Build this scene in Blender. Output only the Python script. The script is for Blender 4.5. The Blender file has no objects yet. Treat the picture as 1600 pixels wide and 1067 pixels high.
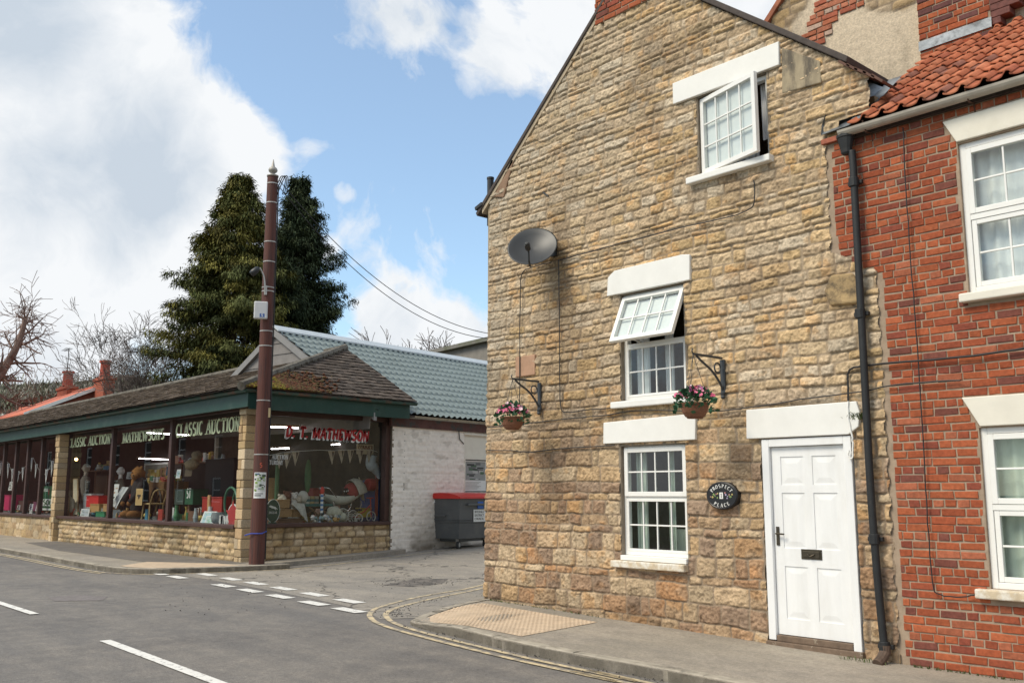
import bpy, bmesh, math, random
import numpy as np
from mathutils import Vector, Matrix
random.seed(7)
SC = bpy.context.scene
COL = SC.collection
R = math.radians
# ------------------------------------------------------------------ camera
F = 1500.0; CX, CY = 800.0, 533.5            # focal length and centre in the photograph's pixels
PITCH = math.atan(237 / 1500.0)
AZ = math.atan2(1360 * math.cos(PITCH), 1500.0)
fwh = Vector((-math.cos(AZ), math.sin(AZ), 0)); RT = Vector((math.sin(AZ), math.cos(AZ), 0)); UPV = Vector((0, 0, 1))
FW = fwh * math.cos(PITCH) + UPV * math.sin(PITCH)
UC = -fwh * math.sin(PITCH) + UPV * math.cos(PITCH)
EYE = Vector((0, 0, 1.55))
def ray(x, y): return FW + RT * ((x - CX) / F) + UC * ((CY - y) / F)
def onY(x, y, Y): d = ray(x, y); return EYE + d * (Y / d.y)
def onX(x, y, X): d = ray(x, y); return EYE + d * (X / d.x)
def onP(x, y, p, n): d = ray(x, y); return EYE + d * ((p - EYE).dot(n) / d.dot(n))
def gz(x, y=0.0):                             # height of the pavement level
    z = min(max(.02 * (-4.4 - x), 0), .12)
    if y > 10: z += .035 * min(y - 10, 14) * min(max((-9.2 - x) / 1.2, 0), 1)
    return z
def onG(x, y, off=0.0):
    z = 0.0
    for i in range(20):
        d = ray(x, y); p = EYE + d * ((z + off - EYE.z) / d.z); z = gz(p.x, p.y)
    return p
cam = bpy.data.cameras.new('camera'); cam.lens = 36 * F / 1600; cam.sensor_width = 36; cam.clip_end = 3000; cam.clip_start = .05
co = bpy.data.objects.new('camera', cam); COL.objects.link(co)
co.matrix_world = Matrix((( RT.x, UC.x, -FW.x, EYE.x), (RT.y, UC.y, -FW.y, EYE.y), (RT.z, UC.z, -FW.z, EYE.z), (0, 0, 0, 1)))
SC.camera = co
# ------------------------------------------------------------------ objects
WL = {}
def V(*a): return Vector(a)
def thing(name, label, cat, loc=(0, 0, 0), group=None):
    o = bpy.data.objects.new(name, None); COL.objects.link(o); o.location = loc; o.empty_display_size = .2
    o['label'] = label; o['category'] = cat
    if group: o['group'] = group
    WL[o.name] = Vector(loc); return o
def tag(o, label, cat, group=None):
    o['label'] = label; o['category'] = cat
    if group: o['group'] = group
    return o
def structure(o): o['kind'] = 'structure'; return o
def stuff(o, label=None, cat=None):
    o['kind'] = 'stuff'
    if label: o['label'] = label; o['category'] = cat
    return o
def link(name, me, mats, parent=None, loc=None):
    o = bpy.data.objects.new(name, me); COL.objects.link(o)
    for m in (mats if isinstance(mats, (list, tuple)) else [mats]): me.materials.append(m)
    if parent is not None: o.parent = parent; WL[o.name] = WL[parent.name]
    else:
        o.location = loc or (0, 0, 0); WL[o.name] = Vector(loc or (0, 0, 0))
    return o
class MB:
    def __init__(s): s.v = []; s.f = []; s.m = []; s.c = []; s.T = None; s.mi = 0; s.col = None
    def add(s, vs, fs):
        b = len(s.v)
        s.v += [tuple(s.T @ Vector(p)) if s.T is not None else tuple(p) for p in vs]
        for f in fs: s.f.append(tuple(i + b for i in f)); s.m.append(s.mi); s.c.append(s.col or (1, 1, 1))
        return s
    def quad(s, *p): return s.add(p, [tuple(range(len(p)))])
    def box(s, x0, x1, y0, y1, z0, z1):
        return s.add([(x0,y0,z0),(x1,y0,z0),(x1,y1,z0),(x0,y1,z0),(x0,y0,z1),(x1,y0,z1),(x1,y1,z1),(x0,y1,z1)],
                     [(0,3,2,1),(4,5,6,7),(0,1,5,4),(1,2,6,5),(2,3,7,6),(3,0,4,7)])
    def obox(s, c, hs, M3=None):                # oriented box: centre, half sizes, 3 axes
        ax = M3 or (V(1,0,0), V(0,1,0), V(0,0,1)); c = Vector(c); vs = []
        for k in ((-1,-1,-1),(1,-1,-1),(1,1,-1),(-1,1,-1),(-1,-1,1),(1,-1,1),(1,1,1),(-1,1,1)):
            vs.append(c + ax[0]*(k[0]*hs[0]) + ax[1]*(k[1]*hs[1]) + ax[2]*(k[2]*hs[2]))
        return s.add(vs, [(0,3,2,1),(4,5,6,7),(0,1,5,4),(1,2,6,5),(2,3,7,6),(3,0,4,7)])
    def tube(s, pts, r, n=8, cap=True):
        pts = [Vector(p) for p in pts]; N = len(pts); vs = []; fs = []
        rs = r if isinstance(r, (list, tuple)) else [r] * N
        pr = None
        for i, p in enumerate(pts):
            t = (pts[min(i+1, N-1)] - pts[max(i-1, 0)]); t = t.normalized() if t.length > 1e-9 else V(0,0,1)
            if pr is None: pr = t.orthogonal().normalized()
            a = pr - t * pr.dot(t); a = a.normalized() if a.length > 1e-6 else t.orthogonal().normalized(); pr = a; b = t.cross(a)
            for k in range(n):
                q = 2*math.pi*k/n; vs.append(p + (a*math.cos(q) + b*math.sin(q))*rs[i])
        for i in range(N-1):
            for k in range(n): fs.append((i*n+k, i*n+(k+1)%n, (i+1)*n+(k+1)%n, (i+1)*n+k))
        if cap: fs.append(tuple(range(n-1,-1,-1))); fs.append(tuple((N-1)*n+k for k in range(n)))
        return s.add(vs, fs)
    def lathe(s, prof, c, n=16, axis=None, sx=1, sy=1):
        c = Vector(c); vs = []; fs = []
        az = (axis or V(0,0,1)).normalized(); ax = az.orthogonal().normalized() if axis else V(1,0,0); ay = az.cross(ax)
        for r, z in prof:
            for k in range(n):
                q = 2*math.pi*k/n; vs.append(c + ax*(r*sx*math.cos(q)) + ay*(r*sy*math.sin(q)) + az*z)
        for i in range(len(prof)-1):
            for k in range(n): fs.append((i*n+k, i*n+(k+1)%n, (i+1)*n+(k+1)%n, (i+1)*n+k))
        fs.append(tuple(range(n-1,-1,-1))); fs.append(tuple((len(prof)-1)*n+k for k in range(n)))
        return s.add(vs, fs)
    def prism(s, poly, vec):
        n = len(poly); vec = Vector(vec); vs = [Vector(p) for p in poly]; vs += [p + vec for p in vs]
        return s.add(vs, [tuple(range(n)), tuple(range(2*n-1, n-1, -1))] + [(i, i+n, (i+1)%n+n, (i+1)%n) for i in range(n)])
    def ball(s, c, r, n=10, m=7, jit=0, rnd=random):
        c = Vector(c); r = r if isinstance(r, (list, tuple)) else (r, r, r); vs = [c + V(0,0,-r[2])]; fs = []
        for i in range(1, m):
            ph = -math.pi/2 + math.pi*i/m
            for k in range(n):
                q = 2*math.pi*k/n; j = 1 + jit*(rnd.random()-.5)
                vs.append(c + V(r[0]*math.cos(ph)*math.cos(q)*j, r[1]*math.cos(ph)*math.sin(q)*j, r[2]*math.sin(ph)*j))
        vs.append(c + V(0,0,r[2])); L = len(vs)-1
        for k in range(n): fs.append((0, 1+(k+1)%n, 1+k)); fs.append((L, 1+(m-2)*n+k, 1+(m-2)*n+(k+1)%n))
        for i in range(m-2):
            for k in range(n): fs.append((1+i*n+k, 1+i*n+(k+1)%n, 1+(i+1)*n+(k+1)%n, 1+(i+1)*n+k))
        return s.add(vs, fs)
    def build(s, name, mats, parent=None, smooth=False, bevel=0, loc=None, seg=2, colors=False):
        o0 = WL[parent.name] if parent is not None else Vector(loc or (0, 0, 0))
        me = bpy.data.meshes.new(name)
        me.from_pydata([(p[0]-o0.x, p[1]-o0.y, p[2]-o0.z) for p in s.v], [], s.f)
        if any(s.m): me.polygons.foreach_set('material_index', s.m)
        if smooth: me.polygons.foreach_set('use_smooth', [True]*len(me.polygons))
        if colors:
            at = me.attributes.new('col', 'FLOAT_COLOR', 'CORNER'); d = []
            for f, c in zip(s.f, s.c): d += list((c[0], c[1], c[2], 1.0)) * len(f)
            at.data.foreach_set('color', d)
        me.update()
        o = link(name, me, mats, parent, loc)
        if bevel:
            b = o.modifiers.new('bevel', 'BEVEL'); b.width = bevel; b.segments = seg; b.limit_method = 'ANGLE'; b.angle_limit = R(40)
        return o
def np_mesh(name, verts, faces, mats, parent=None, smooth=True, col=None, loc=None):
    o0 = WL[parent.name] if parent is not None else Vector(loc or (0, 0, 0))
    verts = np.asarray(verts, np.float32) - np.array(o0, np.float32); faces = np.asarray(faces, np.int32)
    me = bpy.data.meshes.new(name); nf, k = faces.shape
    me.vertices.add(len(verts)); me.vertices.foreach_set('co', verts.ravel())
    me.loops.add(nf*k); me.loops.foreach_set('vertex_index', faces.ravel())
    me.polygons.add(nf); me.polygons.foreach_set('loop_start', np.arange(nf, dtype=np.int32)*k)
    me.update(calc_edges=True)
    if smooth: me.polygons.foreach_set('use_smooth', np.ones(nf, bool))
    if col is not None:
        at = me.attributes.new('col', 'FLOAT_COLOR', 'POINT')
        c = np.ones((len(verts), 4), np.float32); c[:, :3] = col; at.data.foreach_set('color', c.ravel())
    me.validate(); me.update()
    return link(name, me, mats, parent, loc)
# ------------------------------------------------------------------ numpy noise
def vn(x, y, seed=0):
    xi = np.floor(x).astype(np.int64); yi = np.floor(y).astype(np.int64); fx = x-xi; fy = y-yi
    fx = fx*fx*(3-2*fx); fy = fy*fy*(3-2*fy)
    def h(a, b):
        n = (a*374761393 + b*668265263 + seed*1442695041) & 0xffffffff
        n = ((n ^ (n >> 13))*1274126177) & 0xffffffff; n = ((n ^ (n >> 15))*2246822519) & 0xffffffff
        return ((n ^ (n >> 16)) & 0xffffff)/float(0xffffff)
    return (h(xi,yi)*(1-fx)+h(xi+1,yi)*fx)*(1-fy) + (h(xi,yi+1)*(1-fx)+h(xi+1,yi+1)*fx)*fy
def fbm(x, y, o=4, seed=0):
    s = 0; a = .5; t = 0
    for i in range(o): s = s + a*vn(x, y, seed+i*17); t += a; x = x*2.03+3.1; y = y*2.03+1.7; a *= .5
    return s/t
def sst(a, b, x): t = np.clip((x-a)/(b-a), 0, 1); return t*t*(3-2*t)
# ------------------------------------------------------------------ materials
def nt(m):
    m.use_nodes = True; t = m.node_tree; t.nodes.clear(); return t
def nd(t, ty, **k):
    n = t.nodes.new(ty)
    for a, b in k.items(): setattr(n, a, b)
    return n
def mixc(t, fac, a, b, mode='MIX'):
    n = nd(t, 'ShaderNodeMix', data_type='RGBA', blend_type=mode)
    for s, v in ((n.inputs[0], fac), (n.inputs[6], a), (n.inputs[7], b)):
        if hasattr(v, 'links'): t.links.new(v, s)
        elif isinstance(v, (int, float)): s.default_value = v
        else: s.default_value = (v[0], v[1], v[2], 1)
    return n.outputs[2]
def ramp(t, sock, a, b, c0=(0,0,0), c1=(1,1,1)):
    n = nd(t, 'ShaderNodeValToRGB'); e = n.color_ramp.elements; e[0].position = a; e[1].position = b
    e[0].color = (*c0, 1); e[1].color = (*c1, 1); t.links.new(sock, n.inputs[0]); return n.outputs[0]
def noise(t, co, sc, det=4, rough=.55, dist=0, stretch=None):
    n = nd(t, 'ShaderNodeTexNoise'); n.inputs['Scale'].default_value = sc; n.inputs['Detail'].default_value = det
    n.inputs['Roughness'].default_value = rough; n.inputs['Distortion'].default_value = dist
    if stretch:
        mp = nd(t, 'ShaderNodeMapping'); mp.inputs['Scale'].default_value = stretch; t.links.new(co, mp.inputs[0]); co = mp.outputs[0]
    t.links.new(co, n.inputs['Vector']); return n.outputs[0]
MATS = {}
def M(name, col=(.5,.5,.5), rough=.6, var=.12, vs=5, bump=0, bs=80, metal=0, attr=False, spec=.5, dirt=None, ds=2, dth=(.5,.7), stretch=None, coat=0):
    if name in MATS: return MATS[name]
    m = bpy.data.materials.new(name); t = nt(m); out = nd(t, 'ShaderNodeOutputMaterial'); p = nd(t, 'ShaderNodeBsdfPrincipled')
    t.links.new(p.outputs[0], out.inputs[0])
    co = nd(t, 'ShaderNodeTexCoord').outputs['Object']
    base = col
    if attr:
        a = nd(t, 'ShaderNodeAttribute'); a.attribute_name = 'col'; base = a.outputs['Color']
        if col != (1,1,1): base = mixc(t, 1.0, base, col, 'MULTIPLY')
    n1 = noise(t, co, vs, 5, .6, stretch=stretch)
    f = ramp(t, n1, .3, .7, (1-var,)*3, (1+var,)*3)
    c = mixc(t, 1.0, base, f, 'MULTIPLY')
    if dirt: c = mixc(t, ramp(t, noise(t, co, ds, 6, .65, stretch=stretch), dth[0], dth[1]), c, dirt)
    t.links.new(c, p.inputs['Base Color'])
    p.inputs['Roughness'].default_value = rough; p.inputs['Metallic'].default_value = metal
    p.inputs['Specular IOR Level'].default_value = spec
    if coat: p.inputs['Coat Weight'].default_value = coat; p.inputs['Coat Roughness'].default_value = .15
    if bump:
        b = nd(t, 'ShaderNodeBump'); b.inputs['Strength'].default_value = bump; b.inputs['Distance'].default_value = .01
        t.links.new(noise(t, co, bs, 5, .65), b.inputs['Height']); t.links.new(b.outputs[0], p.inputs['Normal'])
    MATS[name] = m; return m
def glassM(name, tint=(.86,.9,.88), refl=1.0, rough=0.0, base=.075):
    if name in MATS: return MATS[name]
    m = bpy.data.materials.new(name); t = nt(m); out = nd(t, 'ShaderNodeOutputMaterial')
    tr = nd(t, 'ShaderNodeBsdfTransparent'); tr.inputs[0].default_value = (*tint, 1)
    gl = nd(t, 'ShaderNodeBsdfGlossy'); gl.inputs['Color'].default_value = (refl, refl, refl, 1); gl.inputs['Roughness'].default_value = rough
    lw = nd(t, 'ShaderNodeLayerWeight'); lw.inputs['Blend'].default_value = .5
    pw = nd(t, 'ShaderNodeMath', operation='POWER'); t.links.new(lw.outputs['Facing'], pw.inputs[0]); pw.inputs[1].default_value = 4.6
    ma = nd(t, 'ShaderNodeMath', operation='MULTIPLY_ADD'); t.links.new(pw.outputs[0], ma.inputs[0]); ma.inputs[1].default_value = .9; ma.inputs[2].default_value = base; ma.use_clamp = True
    mx = nd(t, 'ShaderNodeMixShader'); t.links.new(ma.outputs[0], mx.inputs[0]); t.links.new(tr.outputs[0], mx.inputs[1]); t.links.new(gl.outputs[0], mx.inputs[2])
    t.links.new(mx.outputs[0], out.inputs[0]); MATS[name] = m; return m
def emitM(name, col, st):
    m = bpy.data.materials.new(name); t = nt(m); out = nd(t, 'ShaderNodeOutputMaterial'); e = nd(t, 'ShaderNodeEmission')
    e.inputs[0].default_value = (*col, 1); e.inputs[1].default_value = st; t.links.new(e.outputs[0], out.inputs[0]); return m
# ------------------------------------------------------------------ lettering (a small stroke alphabet)
def arc(cx, cy, rx, ry, a0, a1, n=14): return ('a', cx, cy, rx, ry, a0, a1, n)
GL = {
 'A': (.72, [(.04,0,.36,1,0),(.36,1,.68,0,1),(.17,.36,.55,.36,0)], [(.04,0),(.68,0)]),
 'C': (.68, [arc(.37,.5,.3,.46,48,312), (.58,.83,.58,.98,0)], []),
 'D': (.74, [(.13,0,.13,1,1), arc(.16,.5,.48,.465,-90,90)], [(.13,0),(.13,1)]),
 'E': (.62, [(.13,0,.13,1,1),(.13,.965,.53,.965,0),(.13,.5,.42,.5,0),(.13,.035,.55,.035,0),(.53,.97,.53,.8,0),(.55,.03,.55,.2,0)], [(.13,0),(.13,1)]),
 'G': (.74, [arc(.37,.5,.3,.46,48,330), (.6,.05,.6,.42,1)], [(.6,.42)]),
 'H': (.76, [(.13,0,.13,1,1),(.62,0,.62,1,1),(.13,.5,.62,.5,0)], [(.13,0),(.13,1),(.62,0),(.62,1)]),
 'I': (.32, [(.16,0,.16,1,1)], [(.16,0),(.16,1)]),
 'J': (.44, [(.3,.2,.3,1,1), arc(.17,.2,.13,.18,180,360)], [(.3,1)]),
 'L': (.6, [(.13,0,.13,1,1),(.13,.035,.54,.035,0),(.54,.03,.54,.22,0)], [(.13,0),(.13,1)]),
 'M': (.92, [(.1,0,.13,1,0),(.14,1,.45,.05,1),(.45,.05,.78,1,0),(.79,1,.8,0,1)], [(.1,0),(.8,0),(.13,1),(.79,1)]),
 'N': (.78, [(.12,0,.12,1,0),(.12,1,.64,0,1),(.64,0,.64,1,0)], [(.12,0),(.64,1),(.1,1)]),
 'O': (.76, [arc(.38,.5,.31,.46,0,360,22)], []),
 'P': (.64, [(.13,0,.13,1,1), arc(.16,.73,.38,.235,-90,90)], [(.13,0),(.13,1)]),
 'R': (.72, [(.13,0,.13,1,1), arc(.16,.73,.38,.235,-90,90), (.32,.5,.64,0,1)], [(.13,0),(.13,1),(.66,0)]),
 'S': (.6, [arc(.3,.735,.2,.225,40,270), arc(.3,.275,.22,.235,90,-140)], []),
 'T': (.68, [(.34,0,.34,1,1),(.05,.965,.63,.965,0),(.05,.97,.05,.8,0),(.63,.97,.63,.8,0)], [(.34,0)]),
 'U': (.76, [(.14,.3,.14,1,1), arc(.37,.3,.23,.27,180,360), (.6,.3,.6,1,0)], [(.14,1),(.6,1)]),
 'W': (1.0, [(.04,1,.28,0,1),(.28,0,.5,.95,0),(.5,.95,.74,0,1),(.74,0,.95,1,0)], [(.04,1),(.5,1),(.95,1)]),
 'X': (.68, [(.07,1,.6,0,1),(.07,0,.59,1,0)], [(.07,0),(.6,0),(.07,1),(.59,1)]),
 'Y': (.68, [(.05,1,.34,.45,1),(.63,1,.34,.45,0),(.34,.45,.34,0,1)], [(.05,1),(.63,1),(.34,0)]),
 '1': (.4, [(.22,0,.22,1,1),(.22,1,.08,.8,0)], [(.22,0)]),
 '5': (.6, [(.12,.95,.5,.95,1),(.14,.95,.12,.55,1),arc(.28,.32,.24,.28,110,-140)], []),
 '.': (.3, [(.15,0,.15,.16,1)], []), ' ': (.4, [], []), '&': (.7, [arc(.33,.75,.15,.2,0,360), arc(.3,.27,.24,.25,60,330), (.2,.6,.62,0,1)], []),
}
def glyph(mb, ch, fn, T=.17, t=.06, serif=True):
    w, st, sf = GL[ch]
    def strip(pts, ws):
        L = []; Rr = []
        for i, (x, y) in enumerate(pts):
            x0, y0 = pts[max(i-1,0)]; x1, y1 = pts[min(i+1,len(pts)-1)]; dx, dy = x1-x0, y1-y0; q = math.hypot(dx, dy) or 1
            nx, ny = -dy/q*ws[i]/2, dx/q*ws[i]/2; L.append(fn(x+nx, y+ny)); Rr.append(fn(x-nx, y-ny))
        n = len(pts); mb.add(L+Rr, [(i, i+1, n+i+1, n+i) for i in range(n-1)])
    for s in st:
        if s[0] == 'a':
            _, cx, cy, rx, ry, a0, a1, n = s; pts = []; ws = []
            for i in range(n+1):
                a = R(a0+(a1-a0)*i/n); pts.append((cx+rx*math.cos(a), cy+ry*math.sin(a))); ws.append(t+(T-t)*abs(math.cos(a))**1.3)
            strip(pts, ws)
        else:
            x0, y0, x1, y1, k = s; wd = T if k else t; strip([(x0,y0),(x1,y1)], [wd, wd])
    if serif:
        for x, y in sf:
            yy = .03 if y < .5 else .97; strip([(x-T*.95, yy), (x+T*.95, yy)], [.06, .06])
    return w
def text_w(s, track=.06): return sum(GL[c][0]+track for c in s)-track
def text(mb, s, o, u, v, width, height, T=.17, t=.06, serif=True, track=.06, shear=0):
    k = width/text_w(s, track); x = 0; u = Vector(u).normalized(); v = Vector(v).normalized(); o = Vector(o)
    for ch in s:
        glyph(mb, ch, lambda a, b, x=x: o + u*((x+a)*k + shear*b*height) + v*(b*height), T, t, serif); x += GL[ch][0]+track
    return mb
# ------------------------------------------------------------------ world and light
def world():
    w = bpy.data.worlds.new('World'); SC.world = w; w.use_nodes = True; t = w.node_tree; t.nodes.clear()
    out = nd(t, 'ShaderNodeOutputWorld'); bg = nd(t, 'ShaderNodeBackground'); bg.inputs[1].default_value = SKY_S
    t.links.new(bg.outputs[0], out.inputs[0])
    sky = nd(t, 'ShaderNodeTexSky'); sky.sky_type = 'NISHITA'; sky.sun_disc = False
    sky.sun_elevation = SUN_EL; sky.sun_rotation = SUN_ROT; sky.air_density = 1.0; sky.dust_density = .4; sky.ozone_density = 1.3
    gen = nd(t, 'ShaderNodeTexCoord').outputs['Generated']
    nrm = nd(t, 'ShaderNodeVectorMath', operation='NORMALIZE'); t.links.new(gen, nrm.inputs[0]); D = nrm.outputs[0]
    def blobs(L, K=1.0):
        acc = None
        for px, py, r, s in L:
            d = ray(px, py).normalized(); a = math.atan(r/F)
            dt = nd(t, 'ShaderNodeVectorMath', operation='DOT_PRODUCT'); t.links.new(D, dt.inputs[0]); dt.inputs[1].default_value = d
            mr = nd(t, 'ShaderNodeMapRange', interpolation_type='SMOOTHSTEP'); t.links.new(dt.outputs['Value'], mr.inputs[0])
            mr.inputs[1].default_value = math.cos(a); mr.inputs[2].default_value = math.cos(a*.15); mr.inputs[3].default_value = 0; mr.inputs[4].default_value = s*K
            if acc is None: acc = mr.outputs[0]
            else:
                ad = nd(t, 'ShaderNodeMath', operation='ADD'); t.links.new(acc, ad.inputs[0]); t.links.new(mr.outputs[0], ad.inputs[1]); acc = ad.outputs[0]
        return acc
    def math2(op, a, b):
        n = nd(t, 'ShaderNodeMath', operation=op)
        for i, q in enumerate((a, b)):
            if hasattr(q, 'links'): t.links.new(q, n.inputs[i])
            else: n.inputs[i].default_value = q
        return n.outputs[0]
    wn = nd(t, 'ShaderNodeTexNoise'); wn.inputs['Scale'].default_value = 5.0; wn.inputs['Detail'].default_value = 4; t.links.new(D, wn.inputs['Vector'])
    ws = nd(t, 'ShaderNodeVectorMath', operation='MULTIPLY_ADD'); t.links.new(wn.outputs['Color'], ws.inputs[0]); ws.inputs[1].default_value = (.16,.16,.16); t.links.new(D, ws.inputs[2])
    D0 = D; Dw = ws.outputs[0]
    n1 = noise(t, Dw, 8.5, 14, .60)
    n2 = noise(t, D, 3.2, 6, .55, .3)
    shape = blobs([(-60,90,330,1),(120,150,260,1),(60,330,300,1),(250,330,220,.9),(330,250,150,.8),(395,235,75,.55),(160,470,230,.6),(330,440,170,.55),(-120,420,300,.8),(170,60,170,.6),(265,40,80,.45),
                   (700,45,120,.75),(790,20,130,.7),(640,15,70,.5),(770,130,75,.7),(850,60,120,.7),(930,110,110,.55),(1000,20,120,.5),(1180,10,110,.9),(1300,-50,200,.7),
                   (600,535,90,1),(680,520,100,1),(750,530,90,1),(820,540,90,.8),(540,300,22,.75),(500,245,40,.42),(480,225,26,.35),(512,390,30,.5),(130,430,60,.55),(120,545,60,.35)], .80)
    # clouds elsewhere in the sky, beyond the photograph
    dt = nd(t, 'ShaderNodeVectorMath', operation='DOT_PRODUCT'); t.links.new(D, dt.inputs[0]); dt.inputs[1].default_value = FW
    mr = nd(t, 'ShaderNodeMapRange', interpolation_type='SMOOTHSTEP'); t.links.new(dt.outputs['Value'], mr.inputs[0])
    mr.inputs[1].default_value = math.cos(R(38)); mr.inputs[2].default_value = math.cos(R(55)); mr.inputs[3].default_value = 0; mr.inputs[4].default_value = .75
    dens = math2('ADD', shape, mr.outputs[0])
    dens = math2('ADD', dens, math2('MULTIPLY', math2('SUBTRACT', n1, .5), 4.6))
    dens = math2('ADD', dens, math2('MULTIPLY', math2('SUBTRACT', n2, .5), .7))
    mask = ramp(t, dens, .30, .98)
    grey = blobs([(250,240,120,.9),(190,260,170,.7),(330,330,130,.5),(60,10,110,.9),(-20,60,130,.8),(100,330,160,.6),(260,400,110,.5),(700,30,60,.2),(640,545,120,.2),(30,270,110,.5)], .55)
    gm = ramp(t, math2('ADD', math2('ADD', grey, math2('MULTIPLY', math2('SUBTRACT', noise(t, Dw, 5, 9, .6), .5), 2.8)), math2('MULTIPLY', math2('SUBTRACT', noise(t, Dw, 13, 9, .6), .5), 1.2)), .05, 1.35)
    k = 1.0/SKY_S
    cl = mixc(t, gm, tuple(c*k for c in CLOUD_W), tuple(c*k for c in CLOUD_G))
    blue = mixc(t, 1.0, sky.outputs[0], SKY_TINT, 'MULTIPLY')
    veil = mixc(t, .20, blue, tuple(c*k for c in (.72,.84,.95)))
    t.links.new(mixc(t, mask, veil, cl), bg.inputs[0])
SUNV = Vector((-.20, -.62, .76)).normalized()          # towards the sun
SUN_EL = math.asin(SUNV.z); SUN_ROT = math.atan2(SUNV.x, SUNV.y)
SKY_S = .15; SKY_TINT = (1.07, 1.21, 1.22); CLOUD_W = (.84, .86, .88); CLOUD_G = (.54, .61, .69)
world()
sl = bpy.data.lights.new('sun', 'SUN'); sl.energy = 2.9; sl.angle = R(24); sl.color = (1, .91, .75)
so = bpy.data.objects.new('sun', sl); COL.objects.link(so); so.rotation_euler = SUNV.to_track_quat('Z', 'Y').to_euler()
SC.view_settings.view_transform = 'Standard'; SC.view_settings.look = 'None'; SC.view_settings.exposure = .15; SC.view_settings.gamma = 1
SC.cycles.max_bounces = 8; SC.cycles.transparent_max_bounces = 16; SC.cycles.caustics_reflective = False; SC.cycles.use_denoising = True
SC.cycles.sample_clamp_indirect = 4
# ------------------------------------------------------------------ masonry
def stone_panel(name, org, ud, ndr, L, H, res, courses, wd, colour, parent, mat, keep=None, seed=1, hmod=None, relief=(.012,.03), rho=.03, mj=.008, rough=.014, warp=.012, resz=None, jit=.018):
    rnd = random.Random(seed); resz = resz or res
    nu = int(L/res)+1; nz = int(H/resz)+1
    u = np.linspace(0, L, nu); z = np.linspace(0, H, nz); U, Z = np.meshgrid(u, z)
    base = [-.05]
    while base[-1] < H+.1: base.append(base[-1]+courses(base[-1], rnd))
    base = np.array(base)
    Zw = Z + warp*(fbm(U*1.1, Z*1.1, 2, seed)-.5)*2.6 + warp*.8*(vn(U*7, Z*9, seed+3)-.5)
    Uw = U + jit*(fbm(U*4, Z*7, 3, seed+5)-.5)*2.4
    K = np.clip(np.searchsorted(base, Zw)-1, 0, len(base)-2)
    dx = np.zeros_like(U); lu = np.zeros_like(U); ID = np.zeros(U.shape, np.int64)
    for k in np.unique(K):
        m = K == k; j = [-.5+rnd.random()*.3]
        while j[-1] < L+.5: j.append(j[-1]+wd(base[k], rnd))
        j = np.array(j); q = np.clip(np.searchsorted(j, Uw[m])-1, 0, len(j)-2)
        l = j[q]; r = j[q+1]; dx[m] = np.minimum(Uw[m]-l, r-Uw[m]); lu[m] = (Uw[m]-l)/(r-l)-.5; ID[m] = k*400+q
    b0 = base[K]; b1 = base[K+1]; dz = np.minimum(Zw-b0, b1-Zw); lz = (Zw-b0)/(b1-b0)-.5
    rt = np.random.RandomState(seed).rand(ID.max()+1, 8)
    r = rt[ID]
    mjj = mj*(.5+1.2*fbm(U*5, Z*5, 2, seed+9))
    ax = np.clip((dx-mjj)/(rho*(.7+.6*r[...,6])), 0, 1); az = np.minimum(np.clip((Zw-b0-mjj*.8)/(rho*.42), 0, 1), np.clip((b1-Zw-mjj*.8)/(rho*1.05), 0, 1))
    e = np.clip(1-np.sqrt((1-ax)**2+(1-az)**2), 0, 1); p = e**.42
    hs = relief[0]+(relief[1]-relief[0])*r[...,0]
    f1 = fbm(U*13, Z*17, 4, seed+21); f2 = fbm(U*38, Z*45, 3, seed+31)
    h = p*(hs + (r[...,1]-.5)*relief[1]*.9*lu + (r[...,2]-.6)*relief[1]*.8*lz + rough*(f1-.5)*1.5 + rough*.6*(f2-.5)*2)
    h = np.maximum(h, (.2+.8*fbm(U*3, Z*3, 2, seed+41))*.005) + .003*(f2-.5)
    if hmod is not None: h = h*hmod(U, Z)
    c = colour(U, Z, r, np.clip(e*4, 0, 1), f1, f2)
    org = np.array(org); ud = np.array(ud); ndr = np.array(ndr)
    P = org + U[...,None]*ud + h[...,None]*ndr; P[...,2] += Z
    idx = np.arange(nu*nz).reshape(nz, nu)
    fa = np.stack([idx[:-1,:-1], idx[:-1,1:], idx[1:,1:], idx[1:,:-1]], -1)
    if keep is not None:
        uc = (U[:-1,:-1]+U[1:,1:])/2; zc = (Z[:-1,:-1]+Z[1:,1:])/2; fa = fa[keep(uc, zc)]
    fa = fa.reshape(-1, 4); use = np.unique(fa); mp = np.zeros(nu*nz, np.int64); mp[use] = np.arange(len(use))
    return np_mesh(name, P.reshape(-1,3)[use], mp[fa], mat, parent, True, c.reshape(-1,3)[use])
def pick(pal, r):                              # palette lookup by a random number per stone
    n = len(pal); i = np.clip((r*n).astype(int), 0, n-1); return np.array(pal)[i]
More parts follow.
